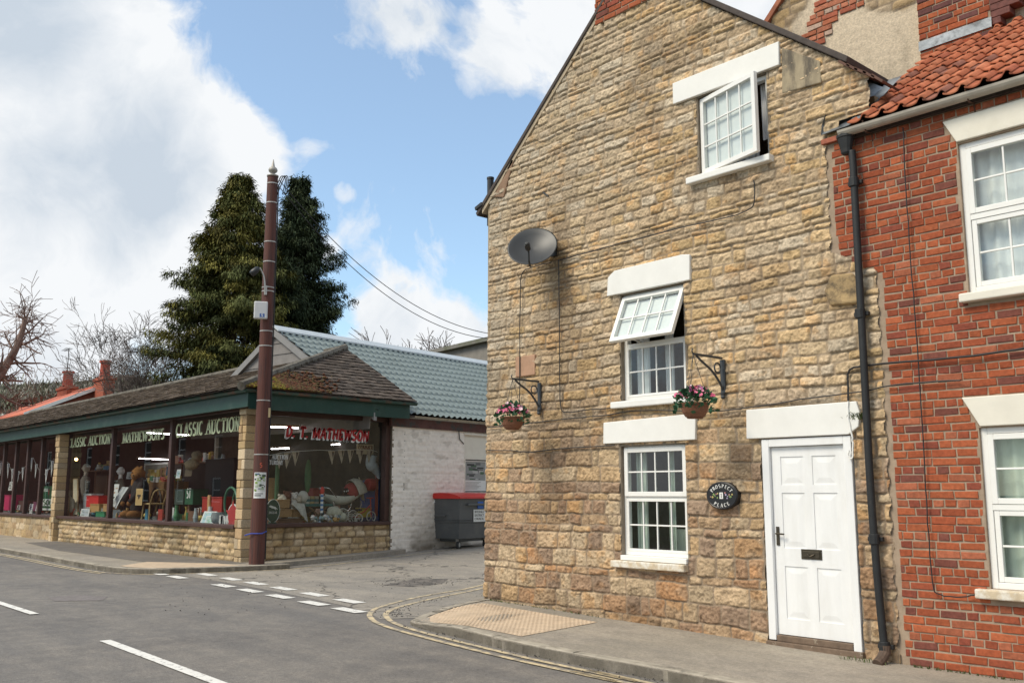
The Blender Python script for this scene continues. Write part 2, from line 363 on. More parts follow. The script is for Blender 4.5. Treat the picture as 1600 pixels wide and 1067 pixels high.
def brick_wall(name, inside, x0, x1, z0, z1, Y, parent, mat, pal, seed=3, cw=.225, chh=.075, mort=.014):
    rnd = random.Random(seed); mb = MB(); k = 0; z = z0
    while z < z1:
        zz = chh*(1+.02*rnd.uniform(-1,1)); x = x0-rnd.random()*cw - (.11 if k % 2 else 0); head = (k % 4 == 3)
        while x < x1:
            w = cw*(.5 if (head or rnd.random() < .12) else 1)*(1+.05*rnd.uniform(-1,1))
            a, b = x+mort/2, x+w-mort/2; zt = z+.004*math.sin(x*1.7+k)
            x += w
            cx, cz = (a+b)/2, zt+zz/2
            fit = inside(a, b, zt+mort/2, zt+zz-mort/2)
            if fit is None: continue
            a, b, c0, c1 = fit
            if b-a < .03 or c1-c0 < .02: continue
            pr = .007+.006*rnd.random(); ch = .006
            tl = [rnd.uniform(-.0045,.0035) for _ in range(8)]; q = [(a+tl[0], c0+tl[1]), (b+tl[2], c0+tl[3]), (b+tl[4], c1+tl[5]), (a+tl[6], c1+tl[7])]
            mid = ((a+b)/2, (c0+c1)/2)
            def ins(p, d): return (p[0]+math.copysign(d, mid[0]-p[0]), p[1]+math.copysign(d, mid[1]-p[1]))
            ty = rnd.uniform(-.002,.002)
            vs = [(p[0], Y+.004, p[1]) for p in q] + [(p[0], Y-pr+ty*.5+.003, p[1]) for p in q] + [(*ins(p, ch)[:1], Y-pr+(ty if i in (1,2) else -ty), ins(p, ch)[1]) for i, p in enumerate(q)]
            base = pal[min(int(rnd.random()**1.1*len(pal)), len(pal)-1)]; j = 1+rnd.uniform(-.14,.14)
            mb.col = tuple(v*j for v in base)
            mb.add(vs, [(0,1,5,4),(1,2,6,5),(2,3,7,6),(3,0,4,7),(4,5,9,8),(5,6,10,9),(6,7,11,10),(7,4,8,11),(8,9,10,11)])
        z += zz; k += 1
    return mb.build(name, mat, parent, colors=True)
# ------------------------------------------------------------------ materials in use
m_stone = M('limestone', (1,1,1), .92, .22, 40, .8, 90, attr=True, spec=.25)
m_mortar = M('lime_mortar', (.25,.205,.155), .95, .18, 9, .5, 120, spec=.2)
m_brick = M('red_brick', (1,1,1), .9, .22, 30, .5, 140, attr=True, spec=.25, dirt=(.15,.06,.045), ds=6, dth=(.60,.85))
m_bmort = M('brick_mortar', (.36,.275,.20), .95, .2, 9, .4, 120, spec=.2)
m_white = M('white_masonry_paint', (.80,.79,.75), .6, .04, 5, .12, 60, dirt=(.66,.63,.57), ds=1.5, dth=(.55,1.0))
m_cream = M('cream_paint', (.74,.70,.60), .6, .05, 5, .12, 60, dirt=(.62,.57,.46), ds=2, dth=(.55,1.0))
m_upvc = M('white_upvc', (.82,.81,.77), .3, .03, 4, 0)
m_door = M('white_door_paint', (.80,.80,.79), .4, .04, 3, .10, 25, dirt=(.70,.69,.66), ds=2, dth=(.5,.9), stretch=(3,3,.6))
m_sill = M('stone_sill_paint', (.56,.46,.32), .75, .2, 12, .2, 60, dirt=(.72,.68,.6), ds=9, dth=(.45,.6))
m_black = M('black_iron', (.02,.021,.022), .45, .3, 12, .1, 60)
m_pipe = M('black_downpipe_paint', (.012,.013,.014), .6, .3, 10, .12, 50, dirt=(.06,.045,.035), ds=6, dth=(.62,.8))
m_cable = M('black_cable', (.022,.02,.02), .6, .1)
m_glass = glassM('window_glass')
m_sglass = glassM('shop_glass', (.90,.92,.90), .9)
m_net = M('net_curtain', (.86,.87,.88), .9, .05, 8)
m_curt = M('pale_green_curtain', (.55,.62,.55), .9, .08, 6)
m_room = M('room_plaster', (.30,.28,.25), .9, .05)
m_slate = M('dark_roof_edge', (.07,.055,.048), .85, .25, 14, .3, 70)
m_lead = M('lead_flashing', (.26,.29,.32), .45, .35, 6, .25, 25, metal=.3, dirt=(.07,.08,.09), ds=3, dth=(.45,.6))
m_tile = M('clay_pantile', (1,1,1), .8, .22, 12, .3, 80, attr=True, spec=.3, dirt=(.05,.04,.035), ds=7, dth=(.66,.82))
m_grey = M('grey_gutter_paint', (.42,.38,.32), .6, .12, 8, .1, 60)
m_red_e = M('clay_end', (.34,.10,.055), .8, .25, 20, .3, 80)
# ------------------------------------------------------------------ windows
def ring(mb, x0, x1, z0, z1, y0, y1, w, wb=None):
    wb = wb or w
    mb.box(x0, x0+w, y0, y1, z0, z1); mb.box(x1-w, x1, y0, y1, z0, z1)
    mb.box(x0+w, x1-w, y0, y1, z1-w, z1); mb.box(x0+w, x1-w, y0, y1, z0, z0+wb)
def sash(parent, x0, x1, z0, z1, y, cols, rows, T=None, w=.055, mat=None, label=None, bar=.018):
    mb = MB(); mb.T = T; ring(mb, x0, x1, z0, z1, y, y+.05, w)
    a0, a1, b0, b1 = x0+w, x1-w, z0+w, z1-w
    for i in range(1, cols):
        x = a0+(a1-a0)*i/cols; mb.box(x-bar/2, x+bar/2, y+.012, y+.034, b0, b1)
    for i in range(1, rows):
        z = b0+(b1-b0)*i/rows
        for k in range(cols):
            xa = a0+(a1-a0)*k/cols+(bar/2 if k else 0); xb = a0+(a1-a0)*(k+1)/cols-(bar/2 if k < cols-1 else 0); mb.box(xa, xb, y+.012, y+.034, z-bar/2, z+bar/2)
    o = mb.build('sash', mat or m_upvc, parent, bevel=.004)
    if label: o['label'] = label
    g = MB(); g.T = T; g.quad((a0-.004, y+.024, b0-.004), (a1+.004, y+.024, b0-.004), (a1+.004, y+.024, b1+.004), (a0-.004, y+.024, b1+.004)); g.build('pane', m_glass, parent)
    return o
def curtain(parent, x0, x1, z0, z1, y, mat, n=9, amp=.02, seed=1, name='curtain', sag=0):
    rnd = random.Random(seed); mb = MB(); N = n*6; pts = []
    for i in range(N+1):
        s = i/N; pts.append((x0+(x1-x0)*s, y+amp*math.sin(s*n*2*math.pi)+amp*.6*math.sin(s*n*.73*2*math.pi+seed)))
    vs = [(a, b, z1) for a, b in pts]+[(a+(sag*(a-x0)), b+.01, z0) for a, b in pts]
    mb.add(vs, [(i, i+1, N+2+i, N+1+i) for i in range(N)]); return mb.build(name, mat, parent, smooth=True)
def reveal(parent, x0, x1, z0, z1, Y, mat, d=.16, t=.03, out=.012):
    mb = MB(); mb.box(x0-t, x0, Y-out, Y+d, z0-t, z1+t); mb.box(x1, x1+t, Y-out, Y+d, z0-t, z1+t)
    mb.box(x0, x1, Y-out*.5, Y+d, z1, z1+t); mb.box(x0, x1, Y-out*.5, Y+d, z0-t, z0); return mb.build('reveal', mat, parent)
G = 8.8
# ------------------------------------------------------------------ stone cottage
cot = thing('stone_cottage', 'three storey limestone gable end cottage with white door and white painted lintels', 'house', (-7.4, G, 0))
PB = [(.58,.44,.285),(.55,.415,.26),(.53,.40,.25),(.52,.41,.285),(.56,.40,.225),(.47,.35,.225),(.56,.46,.335),(.53,.375,.20)]
PL = [(.46,.335,.21),(.48,.33,.185),(.39,.27,.165),(.34,.225,.145),(.47,.355,.23),(.40,.25,.145),(.30,.21,.145),(.50,.385,.255)]
def cot_col(U, Z, r, e, f1, f2):
    x = U-10.39
    a = pick(PB, r[...,3]); b = pick(PL, r[...,3])
    lowf = sst(3.3, 1.2, Z + .8*(fbm(U*.6, Z*.6, 2, 77)-.5))[...,None]
    c = a*(1-lowf)+b*lowf
    pale = (sst(4.6, 6.3, Z)*sst(-6.2, -9.0, x))[...,None]; c = c*(1-.45*pale)+np.array((.44,.39,.31))*.45*pale
    edgeL = sst(-9.6, -10.2, x)[...,None]*sst(2.2, 3.2, Z)[...,None]; c = c*(1-.6*edgeL)+np.array((.40,.355,.285))*.6*edgeL
    c = c*(.88+.24*r[...,4])[...,None]
    c = c*(.74+.52*f1)[...,None]*(.74+.52*f2)[...,None]
    och = (sst(.58,.72, fbm(U*5+9, Z*6, 3, 51)))[...,None]; c = c*(1-.5*och)+c*np.array((1.12,.88,.62))*.5*och
    pits = sst(.62,.74, fbm(U*22, Z*30, 3, 61))[...,None]; c = c*(1-.38*pits)
    mo = (np.array((.37,.285,.195))*(1-lowf)+np.array((.31,.235,.165))*lowf)*(.8+.4*fbm(U*6, Z*6, 3, 91))[...,None]
    e = e[...,None]; c = mo*(1-e)+c*e
    # soot and damp stains that run down the middle of the wall, and splashed dirt at the foot
    st = fbm(U*.9+3, Z*.42, 4, 15); band = np.exp(-((x+8.75-.12*(Z-3))/.62)**2)*sst(1.4, 2.6, Z)*sst(6.2, 4.9, Z)
    s = np.clip(band*sst(.36,.66, st)*.7, 0, .5)
    s = np.maximum(s, .42*sst(.56,.75, fbm(U*1.6, Z*1.3, 4, 19)))
    s = np.maximum(s, .5*sst(.5,.1, Z)*sst(.3,.6, fbm(U*2, Z*3, 3, 23)))
    drip = .55*np.exp(-((x+6.1)/.75)**2)*sst(4.4, 5.05, Z)*sst(5.2, 5.0, Z)*sst(.35,.6, fbm(U*7, Z*1.2, 3, 33)); s = np.maximum(s, drip)
    s = s[...,None]
    return np.clip(c*(1-s)+c*np.array((.44,.39,.35))*s, .01, .8)
OPN = [(-7.84,-6.86,.80,2.11),(-7.80,-6.82,2.655,3.97),(-6.54,-5.60,5.19,6.15),(-5.85,-4.81,-.1,2.11)]
def cot_keep(U, Z):
    x = U-10.39
    xr = np.where(Z < 3.70, -4.46, np.where(Z < 3.97, -4.46-(Z-3.70)/.27*.44, np.where(Z < 5.16, -4.93, np.where(Z < 5.34, -4.78, -4.42))))
    k = (x < xr+.012*np.sin(Z*31)) & (x > -10.39+.016*Z)
    k &= Z < 5.79+.909*(x+10.3)+.01
    k &= Z < 5.87-.79*(x+4.6)+.01
    k &= Z > np.clip(.02*(-4.4-x), 0, .12)-.08
    for a, b, c, d in OPN: k &= ~((x > a-.012) & (x < b+.012) & (Z > c-.012) & (Z < d+.012))
    return k
wall = stone_panel('wall', (-10.39, G, 0), (1,0,0), (0,-1,0), 6.15, 8.35, .010, lambda z, r: (.165 if z < 2.3 else .125 if z < 4.2 else .105)*(r.uniform(.62,1.34) if r.random() > .12 else .55),
            lambda z, r: (r.uniform(.20,.46) if z < 2.3 else r.uniform(.13,.44))*(.55 if r.random() < .18 else 1), cot_col, cot, m_stone, cot_keep, seed=5, relief=(.010,.030), rho=.021, mj=.008, rough=.019, warp=.022, jit=.022)
mb = MB()          # the other three walls, floors and gable backing (a thin skin behind the faced stone, with the openings left out)
mb.box(-10.36,-10.1,G+.3,24,-.1,5.6); mb.box(-10.36,-4.5,24,24.2,-.1,5.6); mb.box(-4.75,-4.5,G+.25,16.5,-.1,5.6)
mb.build('rear_wall', M('rear_stone', (.36,.28,.18), .9, .3, 6, .5, 20), cot)
mb = MB(); mb.box(-10.36,-10.1,G+.01,G+.3,-.1,5.7); mb.build('wall_return', M('rear_stone'), cot)
mb = MB()
for z in (-.06, 2.42, 4.62): mb.box(-10.1,-4.76,G+.27,16.4,z,z+.1)
mb.box(-10.1,-4.76,12.2,12.3,0,7); mb.build('interior', m_room, cot)
# roof
mb = MB(); LZ = lambda x: 5.79+.909*(x+10.3); RZ = lambda x: 5.87-.79*(x+4.6)
mb.prism([(-10.55,G-.05,LZ(-10.55)+.02),(-7.60,G-.05,LZ(-7.6)+.02),(-7.60,G-.05,LZ(-7.6)+.09),(-10.58,G-.05,LZ(-10.58)+.1)], (0,15.2,0))
mb.prism([(-7.599,G-.07,RZ(-7.6)+.02),(-4.62,G-.07,RZ(-4.62)+.02),(-4.60,G-.07,RZ(-4.6)+.10),(-7.599,G-.07,RZ(-7.6)+.10)], (0,1.9,0))
mb.build('roof', m_slate, cot, bevel=.01)
mb = MB(); mb.prism([(-10.45,G-.03,LZ(-10.45)-.05),(-8.1,G-.03,LZ(-8.1)-.05),(-8.1,G-.03,LZ(-8.1)+.018),(-10.45,G-.03,LZ(-10.45)+.018)], (0,.12,0)); mb.build('verge_pointing', M('verge_mortar',(.42,.34,.24),.9,.2,8,.3,60), cot)
# a loose run of tiles and rubble at the foot of the right slope
mb = MB(); rr = random.Random(4)
for i in range(5):
    x = -4.62+.085*i; z = RZ(x)-.02; mb.obox((x, G+.06, z+.01), (.075,.18,.012), (V(.8,0,-.6+rr.uniform(-.2,.2)).normalized(), V(0,1,0), V(.6,0,.8).normalized()))
mb.build('eaves_tile', M('old_tile',(.12,.06,.042),.85,.3,15,.3,60), cot)
# chimney on the ridge
mbc = MB(); mbc.box(-8.13,-7.2,G-.035,G+.66,7.66,9.3); chim = mbc.build('chimney', m_bmort, cot)
PRED = [(.325,.083,.036),(.36,.098,.042),(.285,.073,.036),(.38,.108,.047),(.25,.066,.040),(.31,.078,.035),(.335,.088,.038),(.19,.065,.047),(.36,.115,.060)]
brick_wall('brickwork', lambda a,b,c,d: (max(a,-8.13),min(b,-7.2),c,d) if b > -8.13 and a < -7.2 else None, -8.13, -7.2, 7.66, 9.28, G-.037, chim, m_brick, PRED, 9)
# lintels
def lintel(name, pts, par, mat, out=.052, lab=None):
    mb = MB(); mb.prism([(x, G-out, z) for x, z in pts], (0, out+.12, 0)); o = mb.build(name, mat, par, bevel=.008)
    if lab: o['label'] = lab
    return o
lintel('lintel', [(-8.09,2.15),(-6.69,2.145),(-6.67,2.44),(-8.08,2.41)], cot, m_white)
lintel('lintel', [(-7.99,3.985),(-6.70,3.98),(-6.69,4.28),(-6.80,4.30),(-7.86,4.29),(-7.97,4.22)], cot, m_white)
lintel('lintel', [(-6.87,6.165),(-5.41,6.16),(-5.40,6.43),(-6.87,6.43)], cot, m_white)
lintel('lintel', [(-6.01,2.125),(-4.83,2.12),(-4.72,2.19),(-4.70,2.33),(-4.73,2.44),(-6.0,2.435)], cot, m_white, lab='white door lintel with a chipped right end')
# buff repair slabs in the masonry
mb = MB(); mb.box(-9.72,-9.33,G-.036,G+.05,3.12,3.40); mb.build('patch_stone', M('pink_sandstone',(.42,.25,.16),.9,.12,10,.3,60), cot, bevel=.012)
mb = MB(); mb.prism([(-5.40,G-.034,5.83),(-4.93,G-.034,5.80),(-4.93,G-.034,6.04),(-5.38,G-.034,6.36)], (0,.1,0)); mb.build('patch_stone', M('weathered_slab',(.33,.27,.18),.9,.25,5,.3,60, dirt=(.12,.10,.075), ds=4, dth=(.45,.62), stretch=(1.6,1,.6)), cot, bevel=.012)
mb = MB(); mb.prism([(-10.2,G-.03,5.80),(-9.98,G-.03,5.74),(-9.86,G-.03,6.02),(-9.76,G-.03,6.24),(-9.80,G-.03,6.27)], (0,.06,0)); mb.build('patch_render', M('brown_render',(.27,.17,.11),.95,.2,8,.4,60), cot, bevel=.01)
# the big corbel block and the hollow beside it where the stone meets the brick
mb = MB(); mb.prism([(-4.96,G-.05,3.42),(-4.64,G-.06,3.40),(-4.60,G-.06,3.55),(-4.70,G-.06,3.72),(-4.94,G-.05,3.74),(-5.02,G-.05,3.58)], (0,.14,0)); o = mb.build('corbel_stone', M('ochre_stone',(.40,.28,.14),.9,.3,6,.7,40, dirt=(.07,.055,.04), ds=5, dth=(.5,.66)), cot, bevel=.03, seg=3)
# windows: middle
def win(par, x0, x1, z0, z1, y, frame_w=.05):
    mb = MB(); ring(mb, x0, x1, z0, z1, y, y+.075, frame_w); return mb
reveal(cot, *OPN[0], G, m_mortar); reveal(cot, *OPN[1], G, m_mortar); reveal(cot, *OPN[2], G, m_mortar); reveal(cot, -5.85,-4.81,.02,2.11, G, m_mortar, .16, .03, .004)
YW = G+.045
x0,x1,z0,z1 = OPN[0]
mb = win(cot, x0,x1,z0+.03,z1,YW); mb.box(x0+.05,x1-.05,YW+.002,YW+.07,1.475,1.525); w0 = mb.build('window', m_upvc, cot, bevel=.004); w0['label'] = 'ground floor window with two closed sashes'
sash(w0, x0+.022,x1-.022,1.515,z1-.022,YW-.022,4,2); sash(w0, x0+.04,x1-.04,z0+.075,1.485,YW-.004,4,2,w=.03)
mb = MB(); mb.box(x0-.0,x1+.0,G-.05,YW+.05,z0-.03,z0+.028); mb.build('window_board', m_upvc, w0, bevel=.006)
mb = MB(); mb.box(x0-.12,x1+.0,G-.10,G+.1,z0-.115,z0-.035); mb.build('sill', m_sill, w0, bevel=.012)
curtain(w0, x0+.05,x0+.22,z0+.08,z1-.05,YW+.16,m_curt,4,.018,2); curtain(w0, x1-.47,x1-.36,z0+.08,z1-.05,YW+.20,m_curt,3,.018,3); curtain(w0, x0+.3,x1-.1,z0+.05,z0+.32,YW+.6,m_curt,3,.03,5)
x0,x1,z0,z1 = OPN[1]
mb = win(cot, x0,x1,z0,z1,YW); mb.box(x0+.05,x1-.05,YW+.002,YW+.07,3.30,3.355); w1 = mb.build('window', m_upvc, cot, bevel=.004); w1['label'] = 'middle window with its top sash propped open'
zh = z1-.025
T = Matrix.Translation((0, YW-.03, zh)) @ Matrix.Rotation(R(-24.5), 4, 'X') @ Matrix.Translation((0, -(YW-.03), -zh))
sash(w1, x0+.01,x1-.01,3.31,zh,YW-.03,4,2,T=T, label='top hung sash standing open'); sash(w1, x0+.04,x1-.04,z0+.045,3.315,YW-.004,4,2,w=.03)
mb = MB(); mb.box(x0-.12,x1+.10,G-.10,G+.1,z0-.085,z0-.006); mb.build('sill', m_white, w1, bevel=.012)
curtain(w1, x0+.05,x0+.26,z0+.05,z1-.05,YW+.16,m_net,4,.018,2); curtain(w1, x0+.47,x0+.60,z0+.05,z1-.05,YW+.2,m_net,3,.018,7)
cn = MB(); cn.T = T; cn.quad((x0+.06,YW+.03,3.36),(x1-.06,YW+.03,3.36),(x1-.06,YW+.03,zh-.06),(x0+.06,YW+.03,zh-.06)); cn.build('blind', m_net, w1)
mb = MB(); mb.tube([(x0+.25,YW+.03,3.36),(x0+.24,YW-.22,3.40)],.008,6); mb.build('stay', m_upvc, w1)
x0,x1,z0,z1 = OPN[2]
mb = win(cot, x0,x1,z0,z1,YW); w2 = mb.build('window', m_upvc, cot, bevel=.004); w2['label'] = 'attic window with its casement swung open'
T = Matrix.Translation((x0+.02, YW-.03, 0)) @ Matrix.Rotation(R(-13), 4, 'Z') @ Matrix.Translation((-(x0+.02), -(YW-.03), 0))
sash(w2, x0+.01,x1-.02,z0+.02,z1-.02,YW-.03,4,3,T=T, label='side hung casement standing open')
cn = MB(); cn.T = T; cn.quad((x0+.06,YW+.03,z0+.07),(x1-.07,YW+.03,z0+.07),(x1-.07,YW+.03,z1-.07),(x0+.06,YW+.03,z1-.07)); cn.build('blind', m_net, w2)
curtain(w2, x1-.2,x1-.04,z0+.28,z1-.03,YW+.14,m_net,3,.015,4); curtain(w2, x0+.05,x1-.3,z0+.02,z1-.03,YW+.2,m_net,7,.015,6)
mb = MB(); mb.box(x0-.14,x1+.05,G-.10,G+.1,z0-.085,z0-.006); mb.build('sill', m_white, w2, bevel=.012)
# front door
DY = G+.0
mb = MB(); mb.box(-5.84,-5.755,DY-.03,DY+.08,.075,2.11); mb.box(-4.905,-4.82,DY-.03,DY+.08,.06,2.11); mb.box(-5.755,-4.905,DY-.03,DY+.08,2.03,2.11)
df = mb.build('door_frame', m_door, cot, bevel=.006)
mb = MB(); dx0,dx1,dz0,dz1 = -5.75,-4.91,.135,2.025; y0 = DY+.012
cols = [(dx0+.105,(dx0+dx1)/2-.05),((dx0+dx1)/2+.05,dx1-.105)]; rows = [(dz0+.16,dz0+.68),(dz0+.86,dz0+1.42),(dz0+1.50,dz1-.10)]
mb.box(dx0,cols[0][0],y0,y0+.045,dz0,dz1); mb.box(cols[1][1],dx1,y0,y0+.045,dz0,dz1); mb.box(cols[0][1],cols[1][0],y0,y0+.045,dz0,dz1)
zr = [dz0]+[v for r_ in rows for v in r_]+[dz1]
for a, b in cols:
    for i in range(0, 8, 2): mb.box(a, b, y0+.0005, y0+.045, zr[i], zr[i+1])
    for c, d in rows:                       # sunk field with a raised centre
        mb.quad((a,y0+.009,c),(b,y0+.009,c),(b,y0+.009,d),(a,y0+.009,d)); q = .02
        P = [(a+q,y0+.009,c+q),(b-q,y0+.009,c+q),(b-q,y0+.009,d-q),(a+q,y0+.009,d-q)]; q2 = q+.05
        Q = [(a+q2,y0+.003,c+q2),(b-q2,y0+.003,c+q2),(b-q2,y0+.003,d-q2),(a+q2,y0+.003,d-q2)]
        mb.add(P+Q, [(0,1,5,4),(1,2,6,5),(2,3,7,6),(3,0,4,7),(4,5,6,7)])
door = mb.build('door', m_door, cot); 
m_brass = M('dark_bronze', (.09,.075,.055), .4, .2, 20, metal=.8)
mb = MB(); mb.box(-5.725,-5.69,y0-.01,y0,1.02,1.21); mb.tube([(-5.708,y0-.008,1.14),(-5.708,y0-.045,1.14),(-5.61,y0-.045,1.137)],.009,8); mb.build('handle', m_brass, door, bevel=.003)
mb = MB(); mb.box(-5.445,-5.215,y0-.008,y0,.895,.995); mb.box(-5.425,-5.235,y0-.016,y0-.008,.915,.975); mb.tube([(-5.37,y0-.02,.945),(-5.33,y0-.04,.925),(-5.29,y0-.02,.945)],.006,6); mb.build('letter_plate', m_brass, door, bevel=.003)
mb = MB(); mb.box(-5.86,-4.80,G-.06,G+.2,-.02,.065); mb.box(-5.75,-4.91,DY-.03,DY+.08,.065,.128); mb.build('threshold', M('brown_threshold',(.16,.11,.075),.85,.3,10,.3,60,dirt=(.4,.34,.26),ds=14,dth=(.62,.7)), cot, bevel=.008)
# the flue and small floodlight at the left corner
mb = MB(); p = onY(765,352,G+.1); q = onY(765.5,276,G+.1)
mb.lathe([(.05,0),(.05,q.z-p.z-.04),(.056,q.z-p.z-.04),(.056,q.z-p.z-.01),(.03,q.z-p.z)], (-10.44,G+.12,p.z), 12); mb.lathe([(.058,.28),(.06,.30),(.06,.36),(.058,.38)], (-10.44,G+.12,p.z),12); mb.build('flue', m_black, cot, smooth=False)
mb = MB(); mb.obox((-10.50,G-.02,5.72),(.08,.05,.028),(V(.93,0,.3).normalized(),V(0,1,0),V(-.3,0,.93).normalized())); mb.obox((-10.42,G+.04,5.72),(.02,.05,.04)); mb.build('floodlight', m_black, cot, bevel=.008)
mb = MB(); mb.tube([(-9.16,G-.02,5.62),(-9.03,G-.05,5.53)],.012,6); mb.build('iron_spike', m_black, cot)
# ------------------------------------------------------------------ cables on the walls
def wallpts(L, off=.05): return [onY(x, y, G-off) for x, y in L]
def crv(P, n=5):
    out = []
    for i in range(len(P)-1):
        p0, p1, p2, p3 = P[max(i-1,0)], P[i], P[i+1], P[min(i+2,len(P)-1)]
        for k in range(n):
            t = k/n; out.append(((p1*2)+(p2-p0)*t+(p0*2-p1*5+p2*4-p3)*(t*t)+(p1*3-p0-p2*3+p3)*(t*t*t))*.5)
    out.append(P[-1]); return out
def cable(label, L, r=.007, off=.048, group='black cables clipped to the walls', mat=None):
    P = crv(wallpts(L, off)); mb = MB(); mb.tube([p+V(random.uniform(-.004,.004), 0, random.uniform(-.004,.004)) for p in P], r, 5); o = mb.build('cable', mat or m_cable); return tag(o, label, 'cable', group)
cable('thin black cable running from the satellite dish up to the attic window sill', [(872,407),(930,391),(1000,372),(1080,352),(1150,336),(1176,322),(1179,300),(1178,282)])
cable('black cable dropping straight down the stone wall from the satellite dish to the left bracket', [(862,410),(830,418),(815,430),(813,470),(812,560),(812,630)])
cable('black cable dropping from the dish past the middle window, then turning right to its sill', [(873,405),(874,470),(874.5,560),(876,632),(885,644),(920,640),(960,637)])
cable('black cable running level across the stone just above the ground floor lintels', [(763,668),(820,662),(880,655),(950,648),(1000,641),(1100,643),(1170,637),(1250,624),(1344,612),(1400,601),(1500,594)])
cable('lower black cable running level across the stone left of the ground floor window', [(761,703),(800,704),(830,706),(880,700),(960,696)])
cable('thick black cable looping across the brick beside the downpipe to the door top', [(1326,626),(1325,600),(1326,582),(1340,573),(1400,566),(1500,558),(1600,545)], r=.011)
cable('thin black cable running straight down the red brick left of the windows', [(1411,200),(1416,300),(1424,420),(1432,520),(1440,640),(1446,760),(1452,850),(1458,915),(1470,929),(1500,932),(1524,929)], r=.006)
cable('white flex hanging in a loop over the top right corner of the door', [(1325,627),(1326,655),(1331,680),(1333,700),(1331,716),(1326,712),(1326,703)], r=.009, off=.06, group=None, mat=m_upvc)
# ------------------------------------------------------------------ red brick house
bh = thing('brick_house', 'red brick terraced house with clay pantile roof and white multi pane windows', 'house', (-2, G, 0))
BO = [(-3.60,-2.2,3.34,4.76),(-3.60,-2.2,.735,2.125)]
def bh_in(a, b, c, d):
    z = (c+d)/2
    xl = -4.40 if z < 3.66 else (-4.40-(z-3.66)/.3*.47 if z < 3.96 else -4.87)
    if z > 5.10: return None
    a = max(a, xl)
    for p, q, r_, s in BO:
        pl = p-.012; zb, zt = r_-.08, s+.02
        if d > zb and c < zt and b > pl and a < q:
            if a < pl: b = pl
            elif b > q: a = q
            else: return None
    for z0_, z1_, xa, xb in ((4.775,5.015,-3.59,-3.72),(2.13,2.40,-3.58,-3.73)):    # slanted lintel ends
        if d > z0_ and c < z1_:
            e = xa+(xb-xa)*(min(max(z,z0_),z1_)-z0_)/(z1_-z0_)-.012
            if b > e and a < -2.1:
                if a < e: b = e
                else: return None
    return (a, b, c, d) if b-a > .03 else None
brick_wall('brickwork', bh_in, -4.9, 1.5, .0, 5.12, G, bh, m_brick, PRED, 21)
mb = MB(); Y = G-.002
def holes(mb, x0, x1, z0, z1, Y, H):            # a flat sheet with rectangular openings, bottom to top in strips
    zs = sorted({z0, z1, *[h[2] for h in H], *[h[3] for h in H]})
    for a, b in zip(zs, zs[1:]):
        x = x0
        for h in sorted(H):
            if h[2] <= a and h[3] >= b:
                mb.quad((x,Y,a),(h[0],Y,a),(h[0],Y,b),(x,Y,b)); x = h[1]
        mb.quad((x,Y,a),(x1,Y,a),(x1,Y,b),(x,Y,b))
holes(mb, -4.55, 1.5, -.1, 5.22, G-.002, BO); mb.quad((-4.98,G-.002,3.6),(-4.55,G-.002,3.6),(-4.55,G-.002,5.22),(-4.98,G-.002,5.22)); mb.build('mortar_bed', m_bmort, bh)
mb = MB(); mb.box(-4.45,1.5,G+.26,G+.36,4.99,5.02); mb.box(-4.45,1.5,G+.27,14,2.5,2.6); mb.box(-4.45,1.5,G+.27,14,-.05,.05); mb.box(-4.45,1.5,12,12.1,.05,5.0); mb.box(1.5,1.7,G,14,0,5.2); mb.build('interior', m_room, bh)
for i, (a, b, c, d) in enumerate(BO):
    reveal(bh, a, b, c, d, G, m_bmort, d=.14, out=.006)
    lintel('lintel', [(-3.60,4.775),(-2.05,4.775),(-1.9,5.02),(-3.715,5.005)] if i == 0 else [(-3.58,2.135),(-2.05,2.135),(-1.9,2.40),(-3.725,2.40)], bh, m_cream, .03)
    mb = MB(); ring(mb, a, b, c, d, YW-.02, YW+.055, .055); w = mb.build('window', m_upvc, bh, bevel=.004)
    zm = c+(d-c)*.50
    mb = MB(); mb.box(a+.055,b-.055,YW-.018,YW+.05,zm-.025,zm+.025); mb.build('transom', m_upvc, w)
    for k in range(2):
        xa = a+.055+(b-a-.11)*k/2; xb = a+.055+(b-a-.11)*(k+1)/2
        sash(w, xa, xb, zm+.028, d-.058, YW-.025, 2, 2, w=.05); sash(w, xa+.004, xb-.004, c+.058, zm-.028, YW-.012, 2, 2, w=.045)
    mb = MB(); mb.box(a-.06 if i == 0 else a-.11,b+.1,G-.09,G+.1,c-.085,c-.004); mb.build('sill', m_cream if i == 0 else m_sill, w, bevel=.012)
    curtain(w, a+.03, b-.03, c+.02, d-.02, YW+.13, m_net if i == 0 else m_curt, 12, .014, 3+i)
